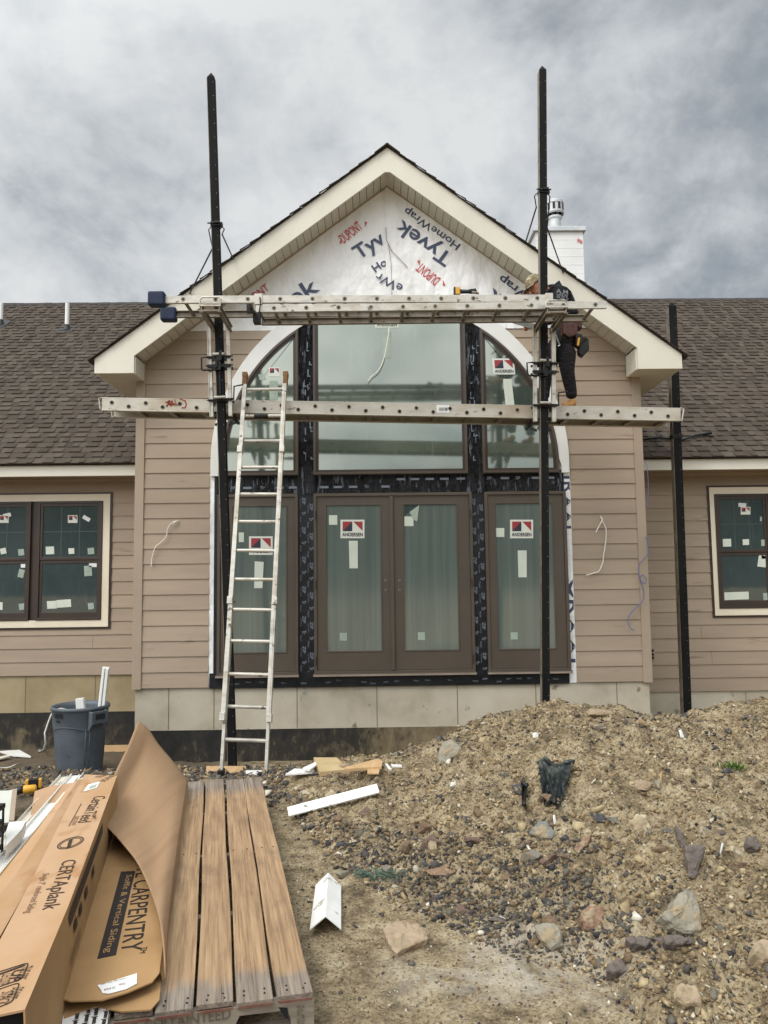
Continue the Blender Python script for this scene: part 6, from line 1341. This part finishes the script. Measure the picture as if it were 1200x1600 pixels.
for j, v in enumerate((-.002, PL*.5-.03, PL-.1)):
    q = MB(); a = [PP(u, v+vv, z) for z in (0.003, .020) for u, vv in ((0, 0), (UW, 0), (UW, .1), (0, .1))]; q.add(a, [(0, 1, 2, 3), (4, 5, 6, 7), (0, 1, 5, 4), (1, 2, 6, 5), (2, 3, 7, 6), (3, 0, 4, 7)]); q.build('bottom_board', 'stringer_wood', pal, bevel=.003)
q = MB(); text(q, 'RETURN TO CERTAINTEED', PP(.83, .003, ZP-.066), PP(.285, .003, ZP-.056), .036, -vd, .0025, .01)
text(q, 'PALM  TX', PP(.03, .003, ZP-.115), PP(.03, .003, ZP-.04), .012, -vd, .0025, .01); text(q, '78E 8RE', PP(.045, .003, ZP-.115), PP(.045, .003, ZP-.04), .012, -vd, .0025, .01); q.build('stencil', 'stencil', pal, fix=False)
q = MB(); q.prism([PP(.12, .003, ZP-.04), PP(.09, .003, ZP-.045), PP(.085, .003, ZP-.085), PP(.10, .003, ZP-.075)], -vd*.003); q.build('split_knot', 'hole', pal)
nl = MB()
for i in range(5):
    for v in (.03, .06, PL*.5, PL-.03):
        for uu in (.03, .095): p = PP(i*(BW+GAP)+uu+random.uniform(-.01, .01), v, ZP+.001); nl.disc(p, .0035, (0, 0, 1), 6, .0015)
nl.build('nail_head', 'hole', pal)

# ================================================================ CARTONS
ZC, ZA = .20, .455
def pts(z, *a): return [on(x, y, z) for x, y in a]
def slab(mb, top, h): return mb.prism(top, (0, 0, -h))
# open flat carton under the tall one
cl_ = thing('cardboard_carton', on(190, 1500, ZP), 'flat opened carton with a black printed band, beside the bare pallet boards', 'cardboard box')
top = pts(ZC, (110, 1564), (160, 1562), (200, 1550), (238, 1534), (249, 1520), (254, 1480), (262, 1400), (288, 1240), (291, 1222), (215, 1222), (150, 1330), (112, 1460), (96, 1560))
bm_ = MB()
def sheet(mb, top, t=.005):
    return concave(mb, top, (0, 0, -t))
sheet(bm_, top); bm_.build('top_panel', 'card_deep', cl_)
q = MB(); low = pts(ZP+.012, (100, 1590), (150, 1572), (190, 1580), (236, 1577), (249, 1562), (255, 1500), (262, 1420), (180, 1420), (110, 1500)); sheet(q, low, .005); q.build('bottom_panel', 'card_deep', cl_)
q = MB(); a = pts(ZC-.002, (250, 1518), (263, 1400), (292, 1222)); b = [Vector((p.x+.012, p.y, ZP+.012)) for p in a]
q.add(a+b, [(0, 1, 4, 3), (1, 2, 5, 4)]); q.build('side_panel', 'card_deep', cl_)
def label_text(par, items, z, nrm=UZ, m='ink_black'):
    q = MB()
    for s, a, b, h in items: text(q, s, on(*a, z), on(*b, z), h, nrm, .002, .0)
    return q.build('lettering', m, par, fix=False)
q = MB(); q.prism(pts(ZC+.0015, (189, 1362), (211, 1361), (181, 1492), (152, 1498)), (0, 0, .0008)); q.build('printed_band', 'ink_black', cl_)
label_text(cl_, [('Soffit & Vertical Siding', (195, 1368), (160, 1490), .034)], ZC+.002, m='card_deep')
label_text(cl_, [('VINYL CARPENTRY', (218, 1332), (188, 1489), .078)], ZC)
label_text(cl_, [('TM', (222, 1480), (218, 1490), .02)], ZC)
q = MB(); P = pts(ZC+.002, (152, 1540), (214, 1521), (214, 1537), (197, 1546), (170, 1553), (160, 1552), (158, 1547)); concave(q, P, (0, 0, .0012)); lb = q.build('paper_label', 'paper', cl_)
q = MB(); 
for s, a, b, h in (('SOFFIT PANEL TRIPLE 4 SOLID 12', (158, 1540), (200, 1529), .008), ('WHITE 01', (186, 1541), (196, 1539), .014), ('8904 21', (163, 1549), (180, 1545), .014)): text(q, s, on(*a, ZC+.002), on(*b, ZC+.002), h, UZ, .0018, .01)
q.build('lettering', 'ink_soft', lb, fix=False)
# tall printed carton
Tr = [on(39, 1577, ZA), on(107, 1415, ZA), on(150, 1300, ZA), on(183, 1212, ZA)]
Tl = [on(-70, 1600, ZA), on(50, 1374, ZA), on(98, 1277, ZA), on(132, 1210, ZA)]
ta = thing('cardboard_carton', on(60, 1450, ZP), 'tall carton printed on top, at the left of the pallet nearest the camera', 'cardboard box')
q = MB(); vs = Tl+Tr; 
q.add(vs+[v-UZ*.006 for v in vs], [(i, i+4, i+5, i+1) for i in range(3)]+[(8+i, 9+i, 13+i, 12+i) for i in range(3)]+[(0, 8, 12, 4), (3, 7, 15, 11)]); q.build('top_panel', 'card', ta)
zb_ = ZC+.003
def down(p, z, o=0.): return Vector((p.x+o, p.y, z))
q = MB(); e0 = Tr[0]; near = down(e0, ZP+.01, .03)+Vector((-.0, -.02, 0))
q.add([Tr[0], Tr[1], down(Tr[1], ZP+.005, .012), near]+[v-UX*.005 for v in (Tr[0], Tr[1], down(Tr[1], ZP+.005, .012), near)], [(0, 1, 2, 3), (4, 7, 6, 5), (0, 3, 7, 4)]); q.build('side_panel', 'card_deep', ta)
q = MB(); q.add([Tr[1]-UX*.004, Tr[2], Tr[3], down(Tr[3], zb_, .01), down(Tr[2], zb_, .01), down(Tr[1], zb_, .008)], [(0, 1, 4, 5), (1, 2, 3, 4)]); q.build('side_panel', 'card_deep', ta)
def sidep(t, h): # point on the shaded side between Tr[1] and Tr[2]: t along, h 0 top..1 bottom
    p = Tr[1]*(1-t)+Tr[2]*t; return Vector((p.x+.003+.010*h, p.y, ZA-.01-(ZA-zb_-.02)*h))
q = MB()
q.add([sidep(-.02, .10), sidep(1.3, .10), sidep(1.3, .30), sidep(.02, .30)], [(0, 1, 2, 3)])
for t in (.14, .30, .50, .78): q.add([sidep(t, .42), sidep(t+.09, .42), sidep(t+.09, .58), sidep(t, .58)], [(0, 1, 2, 3)])
for k in range(9): t = .02+k*.035; q.add([sidep(t, .74), sidep(t+.01, .74), sidep(t+.01, .90), sidep(t, .90)], [(0, 1, 2, 3)])
q.build('printed_bars', 'ink', ta, fix=False)
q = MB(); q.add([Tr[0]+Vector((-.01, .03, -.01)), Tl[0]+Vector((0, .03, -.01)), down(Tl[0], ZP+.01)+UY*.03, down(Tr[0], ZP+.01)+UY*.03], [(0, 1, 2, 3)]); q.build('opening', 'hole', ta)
q = MB(); q.prism([Vector((p.x-o_, p.y+.03, ZA-.07)) for p, o_ in ((Tr[0], .06), (Tr[1], .06), (Tl[1], -.04), (Tl[0], -.04))], (0, 0, -.15)); q.build('packed_board', 'alu', ta)
label_text(ta, [('CERTAplank', (91, 1346), (57, 1424), .072), ], ZA, m='ink')
label_text(ta, [('Single 7" reinforced Siding', (64, 1366), (35, 1428), .032)], ZA, m='ink_soft')
label_text(ta, [('CertainTeed', (147, 1245), (121, 1286), .062)], ZA, m='ink')
label_text(ta, [('SAINT-GOBAIN', (117, 1276), (111, 1290), .02)], ZA, m='ink_soft')
q = MB(); q.prism(pts(ZA+.001, (126.5, 1255.5), (127.5, 1255.5), (108, 1291), (107, 1291)), (0, 0, .001))
# oval emblem
def oval(cx, cy, rx, ry, z, wd, mb, rot=-.32):
    n = 40; O = []; I = []
    for k in range(n):
        a = 2*math.pi*k/n
        for L_, f in ((O, 1), (I, 1-wd)):
            u, v = rx*f*math.cos(a), ry*f*math.sin(a)*1.; L_.append(on(cx+u*math.cos(rot)-v*math.sin(rot), cy+u*math.sin(rot)+v*math.cos(rot), z))
    mb.ring(O, I, (0, 0, .001))
oval(110, 1317, 22, 7.5, ZA+.001, .10, q); oval(110, 1317, 18, 5.5, ZA+.001, .07, q); q.prism(pts(ZA+.0014, (108, 1312), (114, 1310), (110, 1323), (104, 1325)), (0, 0, .001))
# handling marks: two rounded boxes
def rbox(c4, mb, wd=.9):
    c = [on(x, y, ZA+.001) for x, y in c4]; m_ = sum(c, Vector())/4
    O = []; 
    for i in range(4):
        a, b, d_ = c[i], c[i-1], c[(i+1) % 4]
        O += [a+(b-a)*.14, a+(b-a)*.04+(d_-a)*.04, a+(d_-a)*.14]
    I = [p+(m_-p).normalized()*.0045 for p in O]; mb.ring(O, I, (0, 0, .001))
rbox(((46, 1503), (35, 1530), (-30, 1552), (-20, 1524)), q); rbox(((32, 1534), (20, 1566), (-44, 1590), (-30, 1555)), q)
q.prism(pts(ZA+.0012, (40, 1508), (32, 1507), (30, 1510), (-14, 1526), (-14, 1528), (31, 1512)), (0, 0, .001)); q.build('printed_marks', 'ink', ta)
label_text(ta, [('THIS SIDE', (35, 1511), (23, 1532), .030), ('UP', (21, 1517), (12, 1536), .030), ('CE COTE', (4, 1523), (-5, 1541), .03), ('DO NOT', (20, 1544), (7, 1562), .032), ('STACK', (3, 1551), (-8, 1572), .032)], ZA, m='ink')
q = MB(); q.prism(pts(ZA+.0015, (130, 1237), (138, 1226), (157, 1221), (151, 1231)), (0, 0, .001)); lb = q.build('paper_label', 'paper', ta)
q = MB(); q.prism(pts(ZA+.003, (138, 1233), (141, 1228), (152, 1225), (149, 1230)), (0, 0, .0006)); q.build('print_block', 'sticker_dull', lb)
label_text(ta, [('FRAGILE', (160, 1215), (180, 1205), .05), ('SIDING', (163, 1222), (183, 1211), .04)], ZA, m='ink_soft')
# plain carton on the far side
pb_ = thing('cardboard_carton', on(40, 1330, ZP), 'plain unprinted carton lying between the white trim strips and the printed tall carton', 'cardboard box')
Z2 = ZA-.03; B1 = [on(-80, 1590, Z2), on(0, 1463, Z2), on(49, 1377, Z2), on(97, 1280, Z2), on(131, 1217, Z2)]; B0 = [on(-190, 1470, Z2), on(-75, 1440, Z2), on(0, 1367, Z2), on(60, 1293, Z2), on(112, 1225, Z2)]
q = MB(); nB = 5; vs = [v+UZ*.004*math.sin(i*2) for i, v in enumerate(B0)]+[(a+b)/2+UZ*.010 for a, b in zip(B0, B1)]+B1
q.add(vs+[v-UZ*.006 for v in vs], [(r*nB+i, (r+1)*nB+i, (r+1)*nB+i+1, r*nB+i+1) for r in range(2) for i in range(4)]+[(15+r*nB+i, 15+r*nB+i+1, 15+(r+1)*nB+i+1, 15+(r+1)*nB+i) for r in range(2) for i in range(4)]); q.build('top_panel', 'card', pb_, smooth=False)
q = MB(); vs = B0+[down(p, .02) for p in B0]; q.add(vs, [(i, i+1, i+6, i+5) for i in range(4)]); vs = B1+[down(p, .16, -.01) for p in B1]; q.add(vs, [(i, i+1, i+6, i+5) for i in range(4)]); q.add([B0[4], B1[4], down(B1[4], .02), down(B0[4], .02)], [(0, 1, 2, 3)]); q.build('side_panel', 'card_deep', pb_)
# curled cardboard sheet: Coons patch between four curved edges
def bez(P, n):
    P = [Vector(p) for p in P]; L = [0]
    for i in range(1, len(P)): L.append(L[-1]+(P[i]-P[i-1]).length)
    out = []
    for k in range(n+1):
        s = L[-1]*k/n; i = max(j for j in range(len(P)-1) if L[j] <= s+1e-9); t = (s-L[i])/(L[i+1]-L[i])
        p0, p1, p2, p3 = P[max(i-1, 0)], P[i], P[i+1], P[min(i+2, len(P)-1)]
        out.append(.5*((2*p1)+(p2-p0)*t+(2*p0-5*p1+4*p2-p3)*t*t+(-p0+3*p1-3*p2+p3)*t**3))
    return out
a_ = on(257, 1528, ZC); b_ = on(293, 1221, ZC)
n1_, n2_ = 30, 22
hinge = bez([a_, on(263, 1440, ZC+.0), on(277, 1330, ZC), b_], n1_)
c_ = at(215, 1127, b_.y-.10)
d_ = at(143, 1275, on(143, 1275, ZA+.03).y)
far = bez([b_, at(284, 1208, b_.y+.0), at(268, 1188, b_.y-.02), at(247, 1163, b_.y-.04), at(230, 1138, b_.y-.07), c_], n2_)
near = bez([a_, at(255, 1485, 2.98), at(250, 1445, 3.15), at(238, 1402, 3.42), at(216, 1352, 3.72), at(196, 1325, 3.92), at(170, 1296, 4.15), d_], n2_)
left = bez([d_, at(156, 1250, 4.45), at(172, 1222, 4.75), at(188, 1190, 5.05), at(203, 1158, 5.28), c_], n1_)
V_ = []
for i in range(n1_+1):
    s = i/n1_
    for j in range(n2_+1):
        t = j/n2_; C1 = hinge[i]*(1-t)+left[i]*t; C2 = near[j]*(1-s)+far[j]*s
        Bq = a_*(1-s)*(1-t)+d_*(1-s)*t+b_*s*(1-t)+c_*s*t
        bulge = .012*math.sin(math.pi*s)*math.sin(math.pi*t); V_.append(C1+C2-Bq+Vector((.8, -.3, .6))*bulge)
q = MB(); m_ = n2_+1
q.add(V_, [(i*m_+j, i*m_+j+1, (i+1)*m_+j+1, (i+1)*m_+j) for i in range(n1_) for j in range(n2_)])
cs = q.build('cardboard_sheet', 'card_inner', smooth=True, fix=False); so = cs.modifiers.new('t', 'SOLIDIFY'); so.thickness = .005
tagp(cs, 'big curled sheet of brown cardboard rising to a peak in front of the concrete wall', 'cardboard sheet')
# printed white board under the cartons
q = MB(); P = pts(ZP+.008, (90, 1640), (103, 1560), (172, 1560), (163, 1640)); concave(q, P, (0, 0, -.006)); wb = q.build('foam_board', 'white_trim')
tagp(wb, 'white board with repeated black lettering sticking out beneath the cartons', 'board'); MW[wb.name] = Matrix.Translation(wb.location)
q = MB()
for i in range(4):
    for j in range(4):
        x, y = 118+i*15-(j*3.2)+0, 1569+j*13+(i % 2)*7-i*3
        text(q, 'jatem', on(x+1, y, ZP+.008), on(x-1.2, y+12, ZP+.008), .022, UZ, .0015, .04)
q.build('lettering', 'ink_black', wb, fix=False)

# ================================================================ TRIM STRIPS, PANELS, CRATE left of the cartons
def strip(p0, p1, z, w, h, label, m='white_trim', name='trim_strip', z1=None, lip=True):
    a, b = on(*p0, z), on(*p1, z if z1 is None else z1); q = MB(); q.beam(a, b, w, .006, UZ)
    if lip:
        d = (b-a).normalized(); s = d.cross(UZ)
        for k in (-1, 1): q.beam(a+s*k*w/2+UZ*h/2, b+s*k*w/2+UZ*h/2, .006, h, UZ)
        q.beam(a-s*w*.15+UZ*.006, b-s*w*.15+UZ*.006, .008, .01, UZ)
    return tagp(q.build(name, m), label, 'trim strip', 'white trim strips beside the cartons')
strip((103, 1214), (-30, 1362), -.02, .085, .024, z1=.05, label= 'leftmost of the long white channel strips beside the cartons', m='cream_trim')
strip((121, 1212), (-20, 1382), .0, .092, .022, z1=.07, label= 'long white channel strip second from the left beside the cartons')
strip((127, 1217), (-16, 1400), .02, .06, .016, z1=.09, label= 'thin white strip touching the plain carton', m='cream_trim')
strip((113, 1222), (-30, 1384), -.04, .12, .03, z1=.02, label= 'grey steel channel under the white strips', m='alu_dull_or_shaded')
q = MB(); P = [gpt(x, y)+UZ*.012 for x, y in ((46, 1290), (54, 1248), (78, 1240), (112, 1238), (75, 1290), (30, 1340), (0, 1345))]; P = [Vector((p.x, p.y, max(p.z, .02))) for p in P]; concave(q, P, (0, 0, .008)); tagp(q.build('cardboard_sheet', 'card'), 'flat brown cardboard lying on the ground under the drill', 'cardboard sheet')
dp = gpt(44, 1246)+UZ*.03
drill('cordless_drill', dp, (-.93, -.3, 0), 'yellow and black cordless drill lying on flat cardboard at the left', 1.05, flip=-1)
q = MB(); P = [at(x, y, z) for x, y, z in ((-40, 1236, 5.6), (24, 1235, 5.6), (19, 1284, 5.15), (-40, 1292, 5.1))]; q.prism(P, (0, .02, -.02)); pn_ = q.build('panel', 'panel_pale'); tagp(pn_, 'pale greenish panel leaning behind the black crate at the left edge', 'panel')
MW[pn_.name] = Matrix.Translation(pn_.location); q = MB(); q.beam(P[1]+Vector((0, -.01, .0)), P[2]+Vector((0, -.01, 0)), .03, .03, UZ); q.build('edge_rail', 'corner_trim', pn_)
q = MB(); P = pts(.16, (9, 1299), (14, 1284), (41, 1282), (34, 1296), (9, 1322)); concave(q, P, (0, 0, -.07)); tagp(q.build('foam_block', 'white_trim', bevel=.004), 'white foam slab between the crate and the white strips', 'foam slab')
cr = thing('crate', on(-6, 1330, .0), 'black plastic milk crate cut off by the left edge of the picture', 'crate')
c0 = on(10, 1256, .33); q = MB(); X1, Y1 = c0.x, c0.y-.02
for z in (0.02, .09, .16, .23, .31): q.box(X1-.34, X1, Y1-.34, Y1-.325, z, z+.022); q.box(X1-.012, X1, Y1-.34, Y1, z, z+.022); q.box(X1-.34, X1, Y1-.015, Y1, z, z+.022)
for k in range(7):
    x = X1-.34+k*.055; q.box(x, x+.014, Y1-.338, Y1-.327, .02, .33); y = Y1-.34+k*.055; q.box(X1-.010, X1-.002, y, y+.014, .02, .33)
q.box(X1-.34, X1, Y1-.34, Y1, .0, .012); q.build('side_grid', 'crate_black', cr)
q = MB(); q.ring(rect(X1-.345, X1+.004, 0, 0, 0)[:0] or [(X1-.345, Y1-.345, .315), (X1+.004, Y1-.345, .315), (X1+.004, Y1+.004, .315), (X1-.345, Y1+.004, .315)], [(X1-.325, Y1-.325, .315), (X1-.016, Y1-.325, .315), (X1-.016, Y1-.016, .315), (X1-.325, Y1-.016, .315)], (0, 0, .025)); q.build('rim', 'crate_black', cr, bevel=.003)

# ================================================================ LOOSE THINGS on the ground
def lying(px, py, poly, t, m, label, cat, name, lift=.01, tilt=(0, 0), ref=None, group=None):
    c = gpt(px, py); P = []
    for x, y in poly:
        p = on(x, y, c.z+lift); P.append(Vector((p.x, p.y, p.z+tilt[0]*(p.x-c.x)+tilt[1]*(p.y-c.y))))
    q = MB(); concave(q, P, (0, 0, t)); return tagp(q.build(name, m), label, cat, group)
c = gpt(520, 1266); sl_ = (at(592, 1243, c.y+.35)-at(448, 1280, c.y-.25))
a = gpt(450, 1281)+UZ*.05; b = gpt(591, 1246)+UZ*.06
q = MB(); q.beam(a, b, .085, .012, (0, -.45, .9)); tagp(q.build('trim_board', 'dirty_white', bevel=.002), 'long white board scrap lying slanted on the gravel in mid picture', 'board scrap')
c = gpt(510, 1420); P = [on(x, y, c.z+.03) for x, y in ((484, 1452), (493, 1383), (513, 1379), (533, 1384), (533, 1451), (509, 1447))]
P[2].z += .05; P[5].z += .045
q = MB(); v = P+[p-UZ*.006 for p in P]; q.add(v, [(0, 1, 2, 5), (5, 2, 3, 4), (6, 11, 8, 7), (11, 10, 9, 8), (0, 5, 11, 6), (5, 4, 10, 11), (1, 7, 8, 2), (2, 8, 9, 3), (0, 6, 7, 1), (3, 9, 10, 4)]); tagp(q.build('corner_trim_piece', 'dirty_white'), 'short folded white corner trim lying on the dirt right of the pallet', 'trim piece')
# scraps by the wall
lying(512, 1205, ((490, 1190), (526, 1190), (547, 1209), (500, 1213)), .035, 'plywood', 'square offcut of pale yellow board near the concrete wall', 'board scrap', 'board_offcut')
lying(560, 1196, ((538, 1203), (590, 1189), (598, 1193), (596, 1202), (575, 1203), (541, 1206)), .02, 'wood_scrap', 'notched brown cardboard offcut right of the square yellow board', 'board scrap', 'board_offcut', .04)
lying(585, 1206, ((574, 1200), (594, 1199), (592, 1210), (574, 1210)), .01, 'wood_scrap', 'small brown square scrap tucked under the notched brown offcut', 'board scrap', 'board_offcut', .02)
lying(470, 1207, ((446, 1212), (460, 1203), (492, 1205), (488, 1209)), .012, 'white_trim', 'flat white scrap just right of the ladder foot', 'board scrap', 'trim_scrap', .03)
lying(485, 1197, ((473, 1202), (494, 1192), (499, 1194), (484, 1205)), .012, 'white_trim', 'white scrap tilted against the square yellow board', 'board scrap', 'trim_scrap', .07)
lying(620, 1199, ((611, 1196), (628, 1197), (628, 1199), (612, 1199)), .01, 'white_trim', 'thin white sliver lying right of the brown offcut', 'board scrap', 'trim_scrap', .05)
lying(607, 1200, ((602, 1195), (605, 1195), (612, 1203), (608, 1204)), .01, 'white_trim', 'tiny white sliver pointing toward the camera beside the thin one', 'board scrap', 'trim_scrap', .05)
lying(348, 1208, ((322, 1202), (384, 1202), (384, 1212), (322, 1214)), .03, 'wood_scrap', 'brown board under the ladder foot behind the pallet', 'board scrap', 'board_offcut', .0)
lying(425, 1205, ((384, 1205), (430, 1205), (427, 1212), (384, 1212)), .01, 'white_trim', 'white strip lying behind the right foot of the leaning ladder', 'board scrap', 'trim_scrap', .02)
lying(185, 1165, ((163, 1155), (200, 1153), (200, 1178), (163, 1176)), .02, 'wood_scrap', 'brown plywood sheet lying behind the trash can', 'board scrap', 'board_offcut', .03)
lying(20, 1178, ((0, 1176), (30, 1174), (48, 1184), (20, 1182)), .02, 'white_trim', 'white panel scrap lying in the rubble at the far left', 'board scrap', 'trim_scrap', .06)
lying(5, 1184, ((-10, 1186), (14, 1181), (16, 1183), (-10, 1190)), .015, 'cream_trim', 'thin pale stick in the rubble at the far left edge', 'board scrap', 'trim_scrap', .05)
q = MB(); q.tube([gpt(x, y)+UZ*.03 for x, y in ((-10, 1205), (5, 1204), (18, 1202), (28, 1197))], .006, 6); tagp(q.build('wire', 'wire_white', smooth=True), 'white wire scrap lying on the dark rubble left of the trash can', 'wire')
# small white scraps on the pile
for i, (px, py, w, h, lab) in enumerate(((838 , 1150, .05, .04, 'crumpled white paper scrap just under the crest of the dirt pile'), (868, 1285, .018, .05, 'short white stick standing below the crumpled dark plastic'), (1033, 1228, .018, .09, 'pale wooden sliver stuck in the upper slope of the pile'), (1127, 1334, .015, .06, 'thin white sliver right of the long slate shard'), (708, 1226, .045, .03, 'crumpled white wrapper on the left flank of the pile'), (1067, 1150, .03, .06, 'small white torn scrap near the crest below the farthest pole'))):
    p = gpt(px, py+3); q = MB(); v = Vector((random.uniform(-.3, .3), .3, 1)).normalized(); q.add([p+UX*-w/2, p+UX*w/2+UY*.01, p+UX*w*.4+v*h, p-UX*w*.3+v*h*.9, p+UY*.02], [(0, 1, 2, 3), (0, 1, 4), (1, 2, 4), (2, 3, 4), (3, 0, 4)]); tagp(q.build('scrap', 'white_trim' if i != 2 else 'wood_scrap'), lab, 'scrap')
# crumpled dark plastic, green twine, weed
def crumple(L, Rr, w_, seed, label, m='green_plastic', n=34):
    """limp sheet bunched on the slope: rows run from its gathered rim (top) to its tail"""
    q = MB(); V = []; G4 = [gpt(p.x, p.y) for p in (*L, *Rr)]
    for j in range(n):
        t = j/(n-1); a = L[0]*(1-t)+L[1]*t; b = Rr[0]*(1-t)+Rr[1]*t
        for i in range(n):
            u = i/(n-1); g_ = (G4[0]*(1-u)+G4[2]*u)*(1-t)+(G4[1]*(1-u)+G4[3]*u)*t+UZ*.012*math.sin(u*9+t*3)
            nn = float(fbm(np.array([u*4+seed]), np.array([t*5.]), 1.8, 4, .6)[0]); rim = math.exp(-(t/.10)**2)
            d_ = (Vector((0, 0, CAMZ))-g_).normalized(); V.append(g_+Vector((0, -.8, .55))*(.055+w_*(.045*nn+.03*rim+.020*math.sin(u*11+t*2.5+nn*2)*(1-.3*t)))+Vector((0, 0, .012*math.sin(u*5+1)*(1-t))))
    q.add(V, [(j*n+i, j*n+i+1, (j+1)*n+i+1, (j+1)*n+i) for j in range(n-1) for i in range(n-1)]); P_r = [V[i]+Vector((0, -.02, .004*math.sin(i*1.3))) for i in range(0, n, 3)]; q.tube(P_r, [.010+.006*abs(math.sin(i*1.9)) for i in range(len(P_r))], 8); q.tube([V[(n-1-k)*n+int(n*.62-k*.5)]+Vector((0, -.015, 0)) for k in range(0, n-6, 3)], .011, 7)
    o = q.build('plastic_scrap', m, smooth=True, fix=False); so = o.modifiers.new('t', 'SOLIDIFY'); so.thickness = .003; return tagp(o, label, 'plastic scrap')
V2 = lambda x, y: Vector((x, y))
crumple((V2(837, 1200), V2(846, 1260)), (V2(892, 1197), V2(872, 1264)), 1., 3, 'crumpled dark green plastic sheet hanging on the slope of the dirt pile')
crumple((V2(812, 1232), V2(813, 1262)), (V2(822, 1230), V2(819, 1264)), .6, 9, 'small twist of dark plastic left of the crumpled dark green sheet', 'cable_black', 12)
q = MB(); r = random.Random(5); c = gpt(580, 1374)
for k in range(12):
    a0 = gpt(555+r.uniform(0, 25), 1366+r.uniform(0, 12)); P = []
    for j in range(7): t = j/6; P.append(gpt(556+t*r.uniform(30, 85)+r.uniform(-6, 6), 1368+r.uniform(-5, 9)+t*4)+UZ*(.02+.02*math.sin(j*2+k)))
    q.tube(P, .0016, 4)
tagp(q.build('twine', 'twine', smooth=True), 'tangle of green twine at the foot of the dirt pile', 'twine')
q = MB(); c = gpt(1145, 1202)
for k in range(60):
    d = Vector((r.gauss(0, .5), r.gauss(0, .4)-.2, r.uniform(.3, 1))).normalized(); b = c+Vector((r.gauss(0, .035), r.gauss(0, .03), .0)); L_ = r.uniform(.03, .08); s = d.cross(UZ).normalized()*.007; q.add([b, b+d*L_*.5+s, b+d*L_, b+d*L_*.5-s], [(0, 1, 2, 3)])
tagp(q.build('weed', 'weed', fix=False), 'small green weed growing on the upper right of the dirt pile', 'weed')
bpy.context.view_layer.update()
